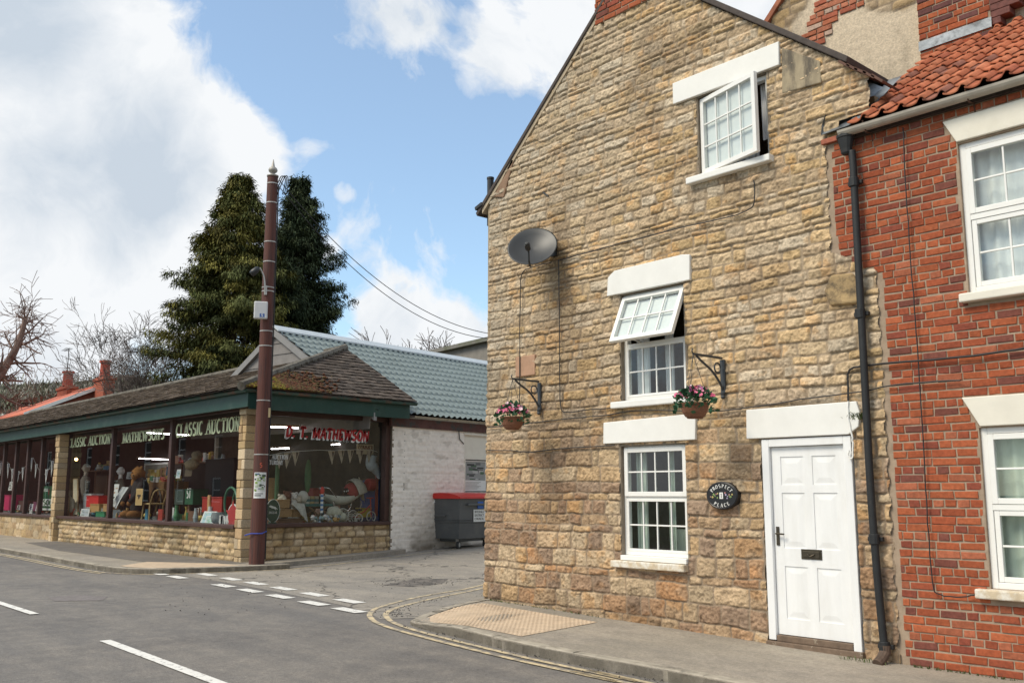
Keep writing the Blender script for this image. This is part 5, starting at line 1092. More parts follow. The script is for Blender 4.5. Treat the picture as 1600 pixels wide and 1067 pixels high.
# ------------------------------------------------------------------ things in the shop windows
tube_em = emitM('lamp_glow', (1,.93,.98), 22.0); bulb_em = emitM('bulb_glow', (1,.55,.2), 14.0)
m_any = M('painted_goods', (1,1,1), .6, .12, 14, attr=True); m_cloth = M('cloth_goods', (1,1,1), .95, .2, 18, .4, 60, attr=True); m_wood = M('goods_wood', (1,1,1), .7, .25, 9, .2, 40, attr=True, stretch=(1,1,5)); m_fur = M('fur', (1,1,1), 1, .35, 30, .8, 90, attr=True)
m_chrome = M('chrome', (.6,.6,.6), .25, .1, metal=1); m_wicker = M('wicker', (.36,.22,.10), .8, .35, 30, .9, 70, stretch=(1,1,4))
def one(mb, name, mat, label, cat, group=None, **k):
    loc = k.pop('loc', None)
    if loc is None:
        xs_ = [v[0] for v in mb.v]; ys_ = [v[1] for v in mb.v]; zs_ = [v[2] for v in mb.v]; loc = ((min(xs_)+max(xs_))/2, (min(ys_)+max(ys_))/2, min(zs_))
    return tag(mb.build(name, mat, loc=loc, **k), label, cat, group)
DZ = .86
def fbox(px0, px1, py0, py1, y, d):            # x range and z range seen through the front glass, at depth y
    a = onY(px0, py1, y); b = onY(px1, py0, y); return a.x, b.x, y, y+d, a.z, b.z
def strip_light(label, P, ax):
    a, b = P; d = (b-a).normalized(); t = thing('strip_light', label, 'strip light', tuple((a+b)/2+V(0,0,.03)), 'lit strip lights in the shop')
    n = V(-d.y, d.x, 0); mb = MB(); L = (b-a).length/2; mb.obox((a+b)/2+V(0,0,.045), (L,.07,.025), (d, n, V(0,0,1))); mb.build('batten', M('strip_batten',(.5,.36,.22),.6), t, bevel=.005)
    mb = MB(); mb.tube([a,b], .013, 8); mb.build('lamp_tube', tube_em, t)
strip_light('lit strip light crossing the middle lettering of the front windows', (onY(230,676,11.3), onY(298,680,11.3)), 0)
strip_light('lit strip light above the wooden barrow in the middle pane', (onY(217,716,12.9), onY(267,718,12.9)), 0)
strip_light('lit strip light touching the first red letter of the side window', (onX(415,666.5,-21.3), onX(466,668.5,-21.3)), 0)
strip_light('lit strip light above the auction day lettering', (onX(424,701,-24.5), onX(452,700,-24.5)), 0)
strip_light('lit strip light beside the cream lettered sign', (onX(518,694.5,-22.0), onX(567,692,-22.0)), 0)
b0 = onY(119,717.5,11.5); t = thing('hanging_bulb', 'warm glowing bare bulb in the first big pane', 'light bulb', tuple(b0)); mb = MB(); mb.ball(b0, .055, 10, 8); mb.build('bulb', bulb_em, t); mb = MB(); mb.tube([b0+V(0,0,.05),(b0.x,b0.y,3.46)], .008, 5); mb.build('flex', m_cable, t)
def bunting(label, pts, flags, plane, axis, size, cols, gr='bunting strings in the shop windows'):
    P = [onY(x, y, plane) if axis == 'y' else onX(x, y, plane) for x, y in pts]; t = thing('bunting', label, 'bunting', tuple(P[0]), gr)
    mb = MB(); mb.tube(crv(P, 4), .006, 4); mb.build('cord', m_wp, t); u = V(1,0,0) if axis == 'y' else V(0,1,0); w = V(0,-.006,0) if axis == 'y' else V(.006,0,0)
    for i, (x, y) in enumerate(flags):
        c = onY(x, y, plane) if axis == 'y' else onX(x, y, plane); s_ = size*random.uniform(.9,1.1); mb = MB(); tl = random.uniform(-.15,.15); mb.col = cols[0]
        mb.prism([c-u*s_*.36+V(0,0,0), c+u*s_*.36, c+u*s_*tl-V(0,0,s_*1.25)], -w); mb.col = cols[1]; mb.prism([c+u*s_*.03-V(0,0,s_*.05)+w*1.2, c+u*s_*.27-V(0,0,s_*.05)+w*1.2, c+u*s_*(.08+tl*.6)-V(0,0,s_*.7)+w*1.2], w*.4); mb.build('flag', m_cloth, t, colors=True)
bunting('white pennant bunting looping across the narrow left panes', [(-4,722),(2,720),(12,722),(20,739),(28,742),(36,733),(50,716),(55,722),(62,735),(72,740),(84,716)], [(2,722),(13,724),(20,732),(28.5,736),(36,730),(43,721),(50,715),(57,725),(63,733),(73,733),(82,720)], GYf+.35, 'y', .42, ((.75,.77,.78),(.12,.14,.2)))
bunting('pale pennant bunting strung across the side shop window', [(418,712),(436,708),(450,706),(464,705),(480,704),(500,703),(520,704),(533,703),(548,702.5),(563,702),(580,703),(590,706)], [(437,709),(450,707.5),(462,705.5),(518,704.5),(533,703.5),(548,703),(563,703),(578,703.5)], SGX-.45, 'x', .26, ((.42,.36,.28),(.08,.06,.05)))
# first big pane: mannequins, red box, crates
def mannequin(label, px, py, y, k, clothes, headc):
    c = onY(px, py, y); t = thing('mannequin', label, 'mannequin', (c.x, y, DZ), 'shop window mannequins')
    mb = MB(); mb.col = clothes; zc = c.z; mb.lathe([(.03,zc-DZ-1.5*k),(.16*k,zc-DZ-1.48*k),(.19*k,zc-DZ-1.1*k),(.15*k,zc-DZ-.85*k),(.20*k,zc-DZ-.52*k),(.22*k,zc-DZ-.36*k),(.16*k,zc-DZ-.27*k),(.07*k,zc-DZ-.22*k)], (c.x,y,DZ), 16, sy=.62)
    for s_ in (-1, 1): mb.tube([(c.x+s_*.20*k,y,zc-.36*k),(c.x+s_*.27*k,y-.02,zc-.62*k),(c.x+s_*.24*k,y-.08,zc-.92*k),(c.x+s_*.17*k,y-.16,zc-1.05*k)], [.065*k,.06*k,.05*k,.03*k], 8)
    mb.build('clothed_body', m_cloth, t, smooth=True, colors=True)
    mb = MB(); mb.col = headc; mb.ball((c.x,y,zc), (.095*k,.115*k,.135*k), 14, 10); mb.tube([(c.x,y,zc-.08*k),(c.x,y,zc-.26*k)], [.055*k,.065*k], 10); mb.ball((c.x-.01,y-.115*k,zc-.01), (.015*k,.025*k,.03*k), 6, 5); mb.build('head', m_any, t, smooth=True, colors=True)
    mb = MB(); mb.tube([(c.x,y,DZ),(c.x,y,zc-1.45*k)], .02, 6); mb.lathe([(.14,0),(.14,.02),(.02,.03)], (c.x,y,DZ), 14); mb.build('stand', m_chrome, t)
mannequin('pale headed mannequin in grey coat behind the first lettering', 135,731,10.5,1.05,(.16,.15,.13),(.55,.50,.40))
mannequin('white capped mannequin in olive jacket beside the second mullion', 189,736,10.9,1.0,(.09,.085,.065),(.66,.68,.66))
def bx_thing(name, label, cat, px0, px1, py0, py1, y, d, col, mat=None, lid=None, yaw=0, group=None):
    x0, x1, y0, y1, z0, z1 = fbox(px0, px1, py0, py1, y, d); t = thing(name, label, cat, ((x0+x1)/2, y0, z0), group); mb = MB(); mb.col = col; mb.box(x0,x1,y0,y1,z0,z1-.03); mb.build('body', mat or m_any, t, bevel=.01, colors=True)
    mb = MB(); mb.col = lid or tuple(v*.8 for v in col); mb.box(x0-.012,x1+.012,y0-.012,y1+.012,z1-.03,z1); mb.build('lid', mat or m_any, t, bevel=.006, colors=True); return t, (x0,x1,y0,y1,z0,z1)
bx_thing('pedestal', 'white pedestal under the grey coated mannequin', 'pedestal', 129,143,771,797,10.25,.35,(.62,.63,.62))
bx_thing('red_box', 'plain bright red box left of the first mullion', 'box', 134,154,774,792,10.0,.4,(.55,.02,.02))
bx_thing('wooden_crate', 'light wooden crate below the plain red box', 'crate', 140,155,787,800,9.9,.35,(.46,.27,.10),m_wood)
bx_thing('wooden_crate', 'light wooden crate against the first mullion', 'crate', 160,168,787,808,9.95,.3,(.44,.26,.11),m_wood)
bx_thing('cabinet', 'brown cabinet behind the first pane mannequin', 'cabinet', 146,168,742,800,11.0,.5,(.09,.05,.025),m_wood)
bx_thing('hinged_case', 'green hinged case on the first pane floor', 'case', 149,163,799,807,9.9,.3,(.03,.22,.10))
# deckchair leaning by the left frame, sack before it
a = onY(110,758,10.3); b = onY(119,800,10.0); t = thing('deckchair', 'folded wooden deckchair with beige canvas by the left frame', 'deckchair', (b.x,10.1,DZ))
mb = MB(); mb.col = (.30,.20,.10); 
for dx in (-.2,.2): mb.tube([(a.x+dx,10.45,a.z+.2),(b.x+dx,10.0,DZ)], .022, 6)
mb.tube([(a.x-.22,10.45,a.z+.2),(a.x+.22,10.45,a.z+.2)], .022, 6); mb.build('frame', m_wood, t, colors=True)
mb = MB(); mb.col = (.42,.38,.29); mb.quad((a.x-.18,10.43,a.z+.19),(a.x+.18,10.43,a.z+.19),(b.x+.18,9.98,DZ+.05),(b.x-.18,9.98,DZ+.05)); mb.build('canvas', m_cloth, t, colors=True)
c = onY(108,798,9.95); mb = MB(); mb.col = (.40,.39,.34); mb.ball((c.x,9.98,DZ+.28), (.24,.12,.30), 12, 9, .12); one(mb, 'sack', m_cloth, 'pale canvas sack slumped in the left corner of the first pane', 'sack', colors=True, smooth=True)
def card(label, cat, name, px0, px1, py0, py1, y, seed, pal, base, lean=.12, n=14, white=(.72,.73,.73), extra=None):
    x0, x1, _, _, z0, z1 = fbox(px0, px1, py0, py1, y, 0); h = z1-z0
    L = photo_cells(seed, pal, n, base, .1,.9,.1,.9); L[0] = (0,1,0,1,white,0)
    o = pic(L+(extra or []), 1, 1, lambda a, b, d: V(x0+(x1-x0)*a, y+lean*b*h-.0015*d, z0+h*b), name, None, None, (x0,y,z0)); tag(o, label, cat); s = o.modifiers.new('thick', 'SOLIDIFY'); s.thickness = .004; return o
GP = [(.5,.55,.6),(.2,.25,.2),(.62,.6,.5),(.25,.3,.4)]
card('small white framed card leaning in the left corner of the first pane', 'card', 'picture_card', 103.5,108,775,791,9.85,3,[(.1,.1,.1),(.4,.4,.4)],(.66,.67,.68))
card('white card with black figure above the pink case', 'card', 'picture_card', 12.5,19,752,766,10.2,4,[(.02,.02,.02),(.1,.1,.1)],(.6,.62,.6))
card('grey blue postcard stack at the foot of the white pedestal', 'card', 'picture_card', 125,139,795,806,9.85,5,GP,(.5,.55,.6))
card('white poster with brown flame shape right of the first mullion', 'poster', 'poster', 173,184,756,776,10.0,6,[(.40,.15,.03),(.45,.2,.06)],(.68,.69,.70),n=6)
card('white notice with black lettering behind the bear', 'notice', 'notice', 197,209,737,748,11.2,7,[(.03,.03,.03)],(.6,.6,.58),n=12)
card('small white card on the left of the third pane', 'card', 'picture_card', 274.5,281.5,733,747,10.1,8,[(.15,.3,.45),(.2,.35,.2)],(.5,.6,.66))
card('larger pale blue print propped on the third pane floor', 'print', 'picture_print', 312,333,799,818,9.9,9,[(.45,.62,.72),(.3,.5,.45),(.55,.66,.6)],(.42,.6,.68),lean=.35)
card('smaller pale green print propped before the larger print', 'print', 'picture_print', 319,333,806,818,9.84,10,[(.45,.6,.55),(.3,.5,.35)],(.5,.62,.62),lean=.3)
card('small card standing second from left in the narrow panes', 'card', 'picture_card', 26,31,789,796,9.9,11,[(.1,.05,.05)],(.6,.58,.56))
card('blue tinted card right of the third narrow mullion', 'card', 'picture_card', 45,51,787,797,9.9,12,[(.05,.05,.1),(.1,.1,.3)],(.6,.6,.66))
card('pale card with pink patch near the fourth narrow mullion', 'card', 'picture_card', 55,60,789,798,9.9,13,[(.3,.1,.2),(.1,.1,.2)],(.62,.58,.62))
# pink case, brown armchair and green lettered sign in the narrow panes
bx_thing('pink_case', 'bright pink upright case behind the leftmost narrow panes', 'case', 5.5,20,773,797,10.0,.4,(.62,.03,.14))
bx_thing('brown_trunk', 'low brown trunk in the second narrow pane', 'trunk', 24,42,782,798,10.2,.5,(.10,.05,.045),m_wood)
bx_thing('purple_box', 'small purple box in the fourth narrow pane', 'box', 51,60,784,798,10.1,.3,(.22,.06,.13))
x0, x1, _, _, z0, z1 = fbox(66,87,759,797.5,9.98,0); t = thing('enamel_sign', 'green and white enamel sign beside the second stone pillar', 'sign', ((x0+x1)/2,9.98,z0))
mb = MB(); mb.box(x0,x1,9.98,10.0,z0,z1); mb.build('plate', M('sign_green',(.015,.10,.04),.4), t)
mb = MB(); h = z1-z0; mb.box(x0+.02,x1-.02,9.976,9.979,z0+h*.20,z0+h*.47); mb.box(x0+.02,x1-.02,9.976,9.979,z0+.02,z0+h*.10); mb.build('white_band', m_wp, t)
mb = MB(); text(mb, 'SOLI', (x0+.05,9.974,z0+h*.23), (1,0,0), (0,0,1), (x1-x0)*.9, h*.21, .26, .16, False); mb.build('lettering', M('sign_green'), t)
mb = MB(); mb.ball(((x0+x1)/2-.05,9.978,z0+h*.75), (.05,.006,.10), 8, 6); mb.build('emblem', M('emblem_red',(.5,.05,.04),.5), t)
mb = MB(); text(mb, 'EST', (x0+.05,9.974,z0+h*.78), (1,0,0), (0,0,1), (x1-x0)*.34, h*.12, .26, .16, False); mb.build('lettering', m_wp, t)
# white banner cloth, bear with its board, barrow
mb = MB(); a = onY(190,760,9.95); b = onY(176,794,9.9); mb.col = (.66,.68,.70); P = [V(a.x-.05,9.98,a.z),V(a.x+.35,10.0,a.z-.02),V(b.x+.38,9.88,b.z),V(b.x-.28,9.86,b.z+.1)]
N = 8; vs = []
for i in range(N+1):
    for j in range(N+1): s_, q = i/N, j/N; p = P[0].lerp(P[1], s_).lerp(P[3].lerp(P[2], s_), q); vs.append(p+V(0,.03*math.sin(s_*9+q*3),0))
mb.add(vs, [(i*(N+1)+j,(i+1)*(N+1)+j,(i+1)*(N+1)+j+1,i*(N+1)+j+1) for i in range(N) for j in range(N)]); one(mb, 'banner', m_cloth, 'white cloth banner hanging left of the bear', 'banner', colors=True, smooth=True)
bx_thing('tin_box', 'small red tin box left of the bear', 'tin', 193,206,772,784,10.0,.3,(.32,.05,.04))
hc = onY(216,741,10.15); t = thing('teddy_bear', 'large brown furry bear in black jacket in the middle pane', 'teddy bear', (hc.x,10.15,DZ))
mb = MB(); rnd = random.Random(2); mb.col = (.26,.12,.035); mb.ball(hc, (.20,.19,.20), 20, 14, .10, rnd); mb.ball(hc+V(.13,-.13,-.05), (.10,.10,.08), 12, 9, .08, rnd)
for sx in (-1,1): mb.ball(hc+V(sx*.14,.02,.16), (.07,.04,.07), 10, 8, .1, rnd)
mb.ball(hc+V(-.17,-.02,-.30), (.10,.10,.34), 10, 9, .12, rnd); mb.build('head', m_fur, t, smooth=True, colors=True)
mb = MB(); mb.ball(hc+V(.18,-.20,-.03), (.03,.025,.025), 8, 6); mb.ball(hc+V(.05,-.19,.05), .018, 8, 6); mb.build('nose_and_eye', m_black, t)
mb = MB(); mb.col = (.02,.02,.022); zb = hc.z-.16; mb.lathe([(.22,-(zb-DZ)),(.30,-(zb-DZ)+.3),(.32,-.5),(.28,-.15),(.17,.06),(.06,.1)], (hc.x+.08,10.2,zb), 18, sy=.75)
for sx in (-1,1): mb.tube([(hc.x+.08+sx*.26,10.15,zb-.1),(hc.x+.08+sx*.33,9.98,zb-.4),(hc.x+.06+sx*.24,9.86,zb-.6)], [.10,.09,.075], 10)
mb.build('jacket', m_cloth, t, smooth=True, colors=True)
mb = MB(); mb.col = (.24,.11,.035)
for sx in (-1,1): mb.ball((hc.x+.06+sx*.23,9.84,zb-.63), (.07,.065,.07), 10, 8, .1); mb.ball((hc.x+.08+sx*.24,9.98,DZ+.12), (.14,.22,.12), 10, 8, .1)
mb.build('paw', m_fur, t, smooth=True, colors=True)
card('tan board with black emblem held before the bear', 'board', 'tan_board', 211,223,763,789,9.80,14,[(.02,.02,.02)],(.50,.33,.14),lean=.02,n=0,white=(.54,.38,.17),extra=[(.38,.62,.42,.62,(.03,.025,.02),2),(.25,.45,.52,.64,(.03,.025,.02),3),(.55,.75,.52,.64,(.03,.025,.02),4),(.46,.54,.36,.44,(.03,.025,.02),5)])
t = thing('wooden_barrow', 'wooden barrow of bright goods behind the bear', 'barrow', tuple(onY(246,790,10.9)))
mb = MB(); mb.col = (.22,.12,.05); q0 = onY(227,756,10.8); q1 = onY(268,752,10.8); mb.prism([(q0.x,10.6,q0.z),(q1.x,10.6,q1.z),(q1.x-.1,10.6,q1.z-.5),(q0.x+.55,10.6,q0.z-.62)], (0,.7,0)); mb.build('tray', m_wood, t, bevel=.01, colors=True)
mb = MB(); mb.col = (.05,.045,.04)
for sx in (.2,.75): x = q0.x+(q1.x-q0.x)*sx; mb.tube([(x+.6*math.cos(k*.5236)*.62,10.58,DZ+.42+.42*math.sin(k*.5236)) for k in range(13)], .03, 6); [mb.tube([(x,10.58,DZ+.42),(x+.37*math.cos(k*.785),10.58,DZ+.42+.42*math.sin(k*.785))], .014, 5) for k in range(8)]
mb.build('wheel', m_wood, t, colors=True)
mb = MB(); rnd = random.Random(15)
for i in range(16):
    x = q0.x+.1+(q1.x-q0.x-.2)*rnd.random(); mb.col = rnd.choice([(.5,.1,.06),(.6,.55,.4),(.1,.3,.15),(.55,.4,.1),(.65,.65,.62)]); mb.obox((x,10.75+rnd.uniform(-.1,.3),q0.z+.06+rnd.uniform(0,.1)), (rnd.uniform(.06,.14),.06,rnd.uniform(.04,.1)), (V(1,0,rnd.uniform(-.4,.4)).normalized(),V(0,1,0),V(0,0,1)))
one(mb, 'bric_a_brac', m_any, 'jumble of small bright goods piled on the wooden barrow', 'goods', colors=True, bevel=.008)['kind'] = 'stuff'
a = onY(216,724,13.3); b = onY(252,748,13.3); t = thing('mirror', 'white framed mirror on the back wall under the strip light', 'mirror', ((a.x+b.x)/2,13.5,b.z)); mb = MB(); mb.T = None; ring(mb, a.x,b.x,b.z,a.z,13.52,13.56,.06); mb.build('frame', m_wp, t); mb = MB(); mb.box(a.x+.06,b.x-.06,13.545,13.56,b.z+.06,a.z-.06); mb.build('glass', M('mirror_glass',(.25,.27,.24),.15,.3,3), t)
t = thing('wooden_chair', 'pale bentwood chair frame on the floor below the bear', 'chair', tuple(onY(232,812,10.0))); mb = MB(); mb.col = (.40,.28,.13); q = onY(232,806,9.95); x = q.x
mb.box(x-.32,x+.15,9.9,10.3,DZ+.40,DZ+.44)
mb.build('seat', m_wood, t, bevel=.01, colors=True)
for i, (dx, dy) in enumerate(((-.29,9.92),(.12,9.92),(-.29,10.27),(.12,10.27))): mb = MB(); mb.col = (.40,.28,.13); mb.tube([(x+dx,dy,DZ+.41),(x+dx*1.25+.02,dy-.02,DZ)], .022, 6); mb.build('leg', m_wood, t, colors=True)
mb = MB(); mb.col = (.40,.28,.13); mb.tube(crv([V(x+.14,9.92,DZ+.42),V(x+.34,9.95,DZ+.75),V(x+.34,10.25,DZ+.75),V(x+.14,10.27,DZ+.42)],4), .02, 6); mb.build('backrest', m_wood, t, colors=True)
# third pane
hc = onY(308,713,10.6); t = thing('plush_animal', 'fluffy cream plush animal high in the third pane', 'plush toy', tuple(hc-V(0,0,.9))); mb = MB(); rnd = random.Random(4); mb.col = (.30,.24,.15); mb.ball(hc, (.17,.14,.15), 14, 10, .2, rnd); mb.ball(hc+V(-.18,-.05,-.20), (.28,.16,.14), 14, 10, .2, rnd); mb.ball(hc+V(.16,-.08,-.03), (.09,.08,.07), 10, 8, .15, rnd)
mb.build('body', m_fur, t, smooth=True, colors=True)
mb = MB(); mb.col = (.16,.02,.02); mb.ball(hc+V(1.0,0,0.0), (.09,.08,.11), 10, 8); mb.build('bobble', m_fur, t, colors=True) if False else None
card('brown paper sheet hanging in the third pane', 'paper', 'paper_sheet', 288,300,720,744,10.5,15,[(.12,.09,.05)],(.16,.12,.07),n=3,white=(.17,.13,.08))
bx_thing('tin_box', 'grey green lidded tin left in the third pane', 'tin', 272,287,764,788,10.6,.4,(.06,.09,.075))
tt, bb_ = bx_thing('tin_box', 'green lidded tin with white letters in the third pane', 'tin', 288,302,764,788,10.5,.4,(.02,.10,.05)); mb = MB(); text(mb, 'ST', (bb_[0]+.12,bb_[2]-.004,bb_[4]+.42*(bb_[5]-bb_[4])), (1,0,0), (0,0,1), .26, .24, .26, .16, False); mb.build('lettering', m_wp, tt)
tt, bb_ = bx_thing('red_chest', 'long red chest with a wooden handle in the third pane', 'chest', 315,347,776,800,10.3,.5,(.36,.03,.02)); mb = MB(); mb.col = (.5,.3,.14); x = bb_[0]+.42*(bb_[1]-bb_[0]); mb.box(x-.06,x+.06,bb_[2]-.05,bb_[2],bb_[4]-.02,bb_[5]+.04); mb.build('handle', m_wood, tt, colors=True, bevel=.01)
c = onY(339,812,9.95); mb = MB(); mb.lathe([(.05,0),(.14,.03),(.17,.14),(.15,.24),(.16,.26)], (c.x,9.98,DZ), 16); one(mb, 'glass_bowl', M('cloudy_glass',(.30,.34,.36),.15,.1,spec=.8), 'cloudy glass bowl right of the propped prints', 'bowl', smooth=True)
c = onY(349,814,9.92); mb = MB(); mb.col = (.6,.6,.6); rnd = random.Random(3)
for i in range(5): mb.obox((c.x+rnd.uniform(-.22,.22),9.95,DZ+.08), (.05,.02,.11), (V(1,0,rnd.uniform(-.6,.6)).normalized(),V(0,1,0),V(rnd.uniform(-.5,.5),0,1).normalized()))
one(mb, 'folded_paper', m_any, 'crumpled white papers beside the round red sign', 'papers', colors=True)
c = onY(364.5,805,9.84); t = thing('round_sign', 'round white sign with red ring by the corner pillar', 'sign', (c.x,9.84,DZ)); rad = .255
mb = MB(); mb.lathe([(rad,-.015),(rad,.015)], c, 28, axis=V(0,1,0)); mb.build('disc', m_wp, t)
mb = MB(); N = 30; yy = c.y-.018; mb.add([(c.x+rad*.9*math.cos(k*.2094),yy,c.z+rad*.9*math.sin(k*.2094)) for k in range(N)]+[(c.x+rad*.62*math.cos(k*.2094),yy,c.z+rad*.62*math.sin(k*.2094)) for k in range(N)], [(k,(k+1)%N,N+(k+1)%N,N+k) for k in range(N)]); mb.build('ring', M('ring_red',(.45,.05,.05),.5), t)
mb = MB(); mb.add([(c.x+(.36 if k%2 == 0 else .15)*math.cos(math.pi/2+k*.6283),yy-.002,c.z+(.36 if k%2 == 0 else .15)*math.sin(math.pi/2+k*.6283)) for k in range(10)], [tuple(range(10))]); mb.build('star', M('ring_red'), t)
c = onY(357,790,10.15); mb = MB(); mb.tube([(c.x+.42*math.cos(k*.3),10.15+.01*k,c.z+.42*math.sin(k*.3)) for k in range(50)], .03, 6); one(mb, 'hose_coil', M('hose_green',(.05,.16,.10),.5), 'coiled green hose behind the round red sign', 'hose')
bx_thing('dark_cabinet', 'tall dark cabinet in the shade behind the red chest', 'cabinet', 318,366,715,790,11.6,.6,(.03,.03,.03),m_wood)
# side window
DX = SGX-.5
def sd(px, py, X=DX): return onX(px, py, X)
def sbox(px0, px1, py0, py1, X, d): a = onX(px0, py1, X); b = onX(px1, py0, X); return X-d, X, a.y, b.y, a.z, b.z
def sb_thing(name, label, cat, px0, px1, py0, py1, X, d, col, mat=None, lid=True, colors=True):
    x0,x1,y0,y1,z0,z1 = sbox(px0,px1,py0,py1,X,d); t = thing(name, label, cat, ((x0+x1)/2,(y0+y1)/2,z0)); mb = MB(); mb.col = col; mb.box(x0,x1,y0,y1,z0,z1-.025); mb.build('body', mat or m_any, t, bevel=.012, colors=True)
    mb = MB(); mb.col = tuple(v*.75 for v in col); mb.box(x0-.012,x1+.012,y0-.012,y1+.012,z1-.025,z1); mb.build('lid', mat or m_any, t, bevel=.006, colors=True); return t, (x0,x1,y0,y1,z0,z1)
c = onX(426.5,798,SGX-.12); t = thing('oval_sign', 'dark green oval sign on a short stand by the pole', 'sign', (c.x,c.y,.86)); ry, rz = .165, .25
mb = MB(); mb.add([(c.x-.02*j,c.y+ry*math.cos(k*.2244),c.z+rz*math.sin(k*.2244)) for j in (0,1) for k in range(28)], [tuple(range(28)),tuple(range(55,27,-1))]+[(k,(k+1)%28,28+(k+1)%28,28+k) for k in range(28)]); mb.build('plate', M('british_green',(.01,.06,.045),.35), t)
mb = MB(); mb.tube([(c.x+.002,c.y+ry*math.cos(k*.2244),c.z+rz*math.sin(k*.2244)) for k in range(29)], .007, 5); mb.build('rim', m_wp, t)
mb = MB(); mb.prism([(c.x+.004,c.y+a_,c.z+b_) for a_, b_ in ((-.10,.105),(-.06,.125),(.0,.10),(.05,.09),(.09,.055),(.115,.03),(.09,.04),(.06,.045),(.07,.01),(.03,.05),(-.03,.06),(-.07,.08),(-.095,.09))], (.002,0,0)); text(mb, 'JAGUAR', (c.x+.005,c.y-.10,c.z-.06), (0,1,0), (0,0,1), .2, .05, .18, .1); mb.build('lettering', m_wp, t)
mb = MB(); mb.box(c.x-.06,c.x+.04,c.y-.08,c.y+.08,.87,.93); mb.tube([(c.x-.01,c.y,.9),(c.x-.01,c.y,c.z-.2)], .02, 6); mb.build('stand', M('british_green'), t)
t, bb_ = sb_thing('picnic_hamper', 'open wicker hamper on top of the basket stack', 'hamper', 434,453,780,794,DX,.45,(.36,.22,.10),m_wicker)
mb = MB(); mb.obox(((bb_[0]+bb_[1])/2-.3,(bb_[2]+bb_[3])/2-.02,bb_[5]+.24), (.02,(bb_[3]-bb_[2])/2,.26), (V(.95,0,.3).normalized(),V(0,1,0),V(-.3,0,.95).normalized())); mb.build('open_lid', m_wicker, t, bevel=.01)
sb_thing('wicker_basket', 'closed wicker basket in the middle of the basket stack', 'basket', 436,457,795,808,DX+.02,.45,(.33,.19,.085),m_wicker)
sb_thing('wicker_basket', 'small wicker basket right of the basket stack', 'basket', 457.5,472,796,808,DX-.05,.4,(.33,.19,.085),m_wicker)
sb_thing('leather_trunk', 'brown leather trunk at the bottom of the basket stack', 'trunk', 433,474,809.5,821,DX+.04,.55,(.10,.045,.025),m_wood)
rnd = random.Random(11)
for i, (px, py, col, lab) in enumerate(((441,779,(.55,.5,.42),'cream'),(449,774,(.10,.035,.025),'dark brown'),(458,776,(.62,.6,.56),'white'),(464,781,(.48,.42,.34),'beige'))):
    c = sd(px, py, DX-.12); mb = MB(); mb.col = col; mb.ball(c, (.10,.10,.10), 10, 8, .15, rnd); mb.ball(c-V(0,0,.14), (.11,.11,.10), 10, 8, .15, rnd); mb.ball(c+V(.08,0,-.02), (.045,.05,.04), 8, 6)
    for sy in (-1,1): mb.ball(c+V(0,sy*.08,.08), .035, 6, 5)
    one(mb, 'soft_toy', m_fur, lab+' soft toy sitting on the wicker baskets', 'soft toy', 'soft toys on the baskets', colors=True, smooth=True)
P = [sd(455,786,DX+.03),sd(476,786,DX+.03),sd(480,815,DX+.12),sd(468,800,DX+.12)]; mb = MB(); mb.col = (.50,.50,.46); vs = []
for i in range(9):
    for j in range(9): s_, q = i/8, j/8; vs.append(P[0].lerp(P[1], s_).lerp(P[3].lerp(P[2], s_), q)+V(.03*math.sin(s_*12+q*2),0,0))
mb.add(vs, [(i*9+j,(i+1)*9+j,(i+1)*9+j+1,i*9+j+1) for i in range(8) for j in range(8)]); one(mb, 'white_cloth', m_cloth, 'white cloth draped over the small wicker basket', 'cloth', colors=True, smooth=True)
# camp table with tins
t = thing('folding_table', 'teal folding camp table with crossed wooden legs', 'table', tuple(sd(498,818))); a = sd(478,787); b = sd(520,789); mb = MB(); mb.col = (.03,.13,.12); mb.box(DX-.55,DX,a.y,b.y,a.z-.06,a.z); mb.build('tabletop', m_cloth, t, bevel=.01, colors=True)
for x in (DX-.5,DX-.05):
    mb = MB(); mb.col = (.16,.10,.05); mb.tube([(x,a.y+.1,a.z-.05),(x,b.y-.15,.88)], .02, 6); mb.tube([(x,b.y-.1,a.z-.05),(x,a.y+.15,.88)], .02, 6); mb.build('crossed_legs', m_wood, t, colors=True)
for i, (px, c_, lab) in enumerate(((485,(.42,.40,.33),'cream'),(492,(.35,.26,.12),'ochre'),(499,(.30,.26,.2),'brown'))):
    q = sd(px, 784); mb = MB(); mb.col = c_; mb.lathe([(.065,0),(.065,.17),(.06,.175)], (DX-.15,q.y,a.z), 14); mb.col = (.05,.12,.12); mb.lathe([(.066,.05),(.066,.11)], (DX-.15,q.y,a.z), 14); one(mb, 'storage_tin', m_any, lab+' storage tin standing on the teal table', 'tin', 'tins on the camp table', colors=True)
c = sd(480,781); mb = MB(); mb.col = (.55,.54,.48); mb.ball((DX-.2,c.y,a.z+.15), (.13,.13,.15), 12, 9, .1); one(mb, 'white_jar', m_any, 'rounded white jar at the left end of the teal table', 'jar', colors=True, smooth=True)
sb_thing('red_case', 'dark red case with pale lid behind the teal table', 'case', 489,508,762,775,DX-.6,.3,(.25,.03,.03))
a_ = sd(503.5,764,DX+.15); b_ = sd(502.5,801,DX+.15); t = thing('striped_post', 'blue and white striped post with red top before the table', 'post', tuple(b_)); n = 9; mb = MB(); mw = MB()
for i in range(n): (mb if i % 2 else mw).tube([b_.lerp(a_, i/n*.86), b_.lerp(a_, (i+1)/n*.86)], .035, 8)
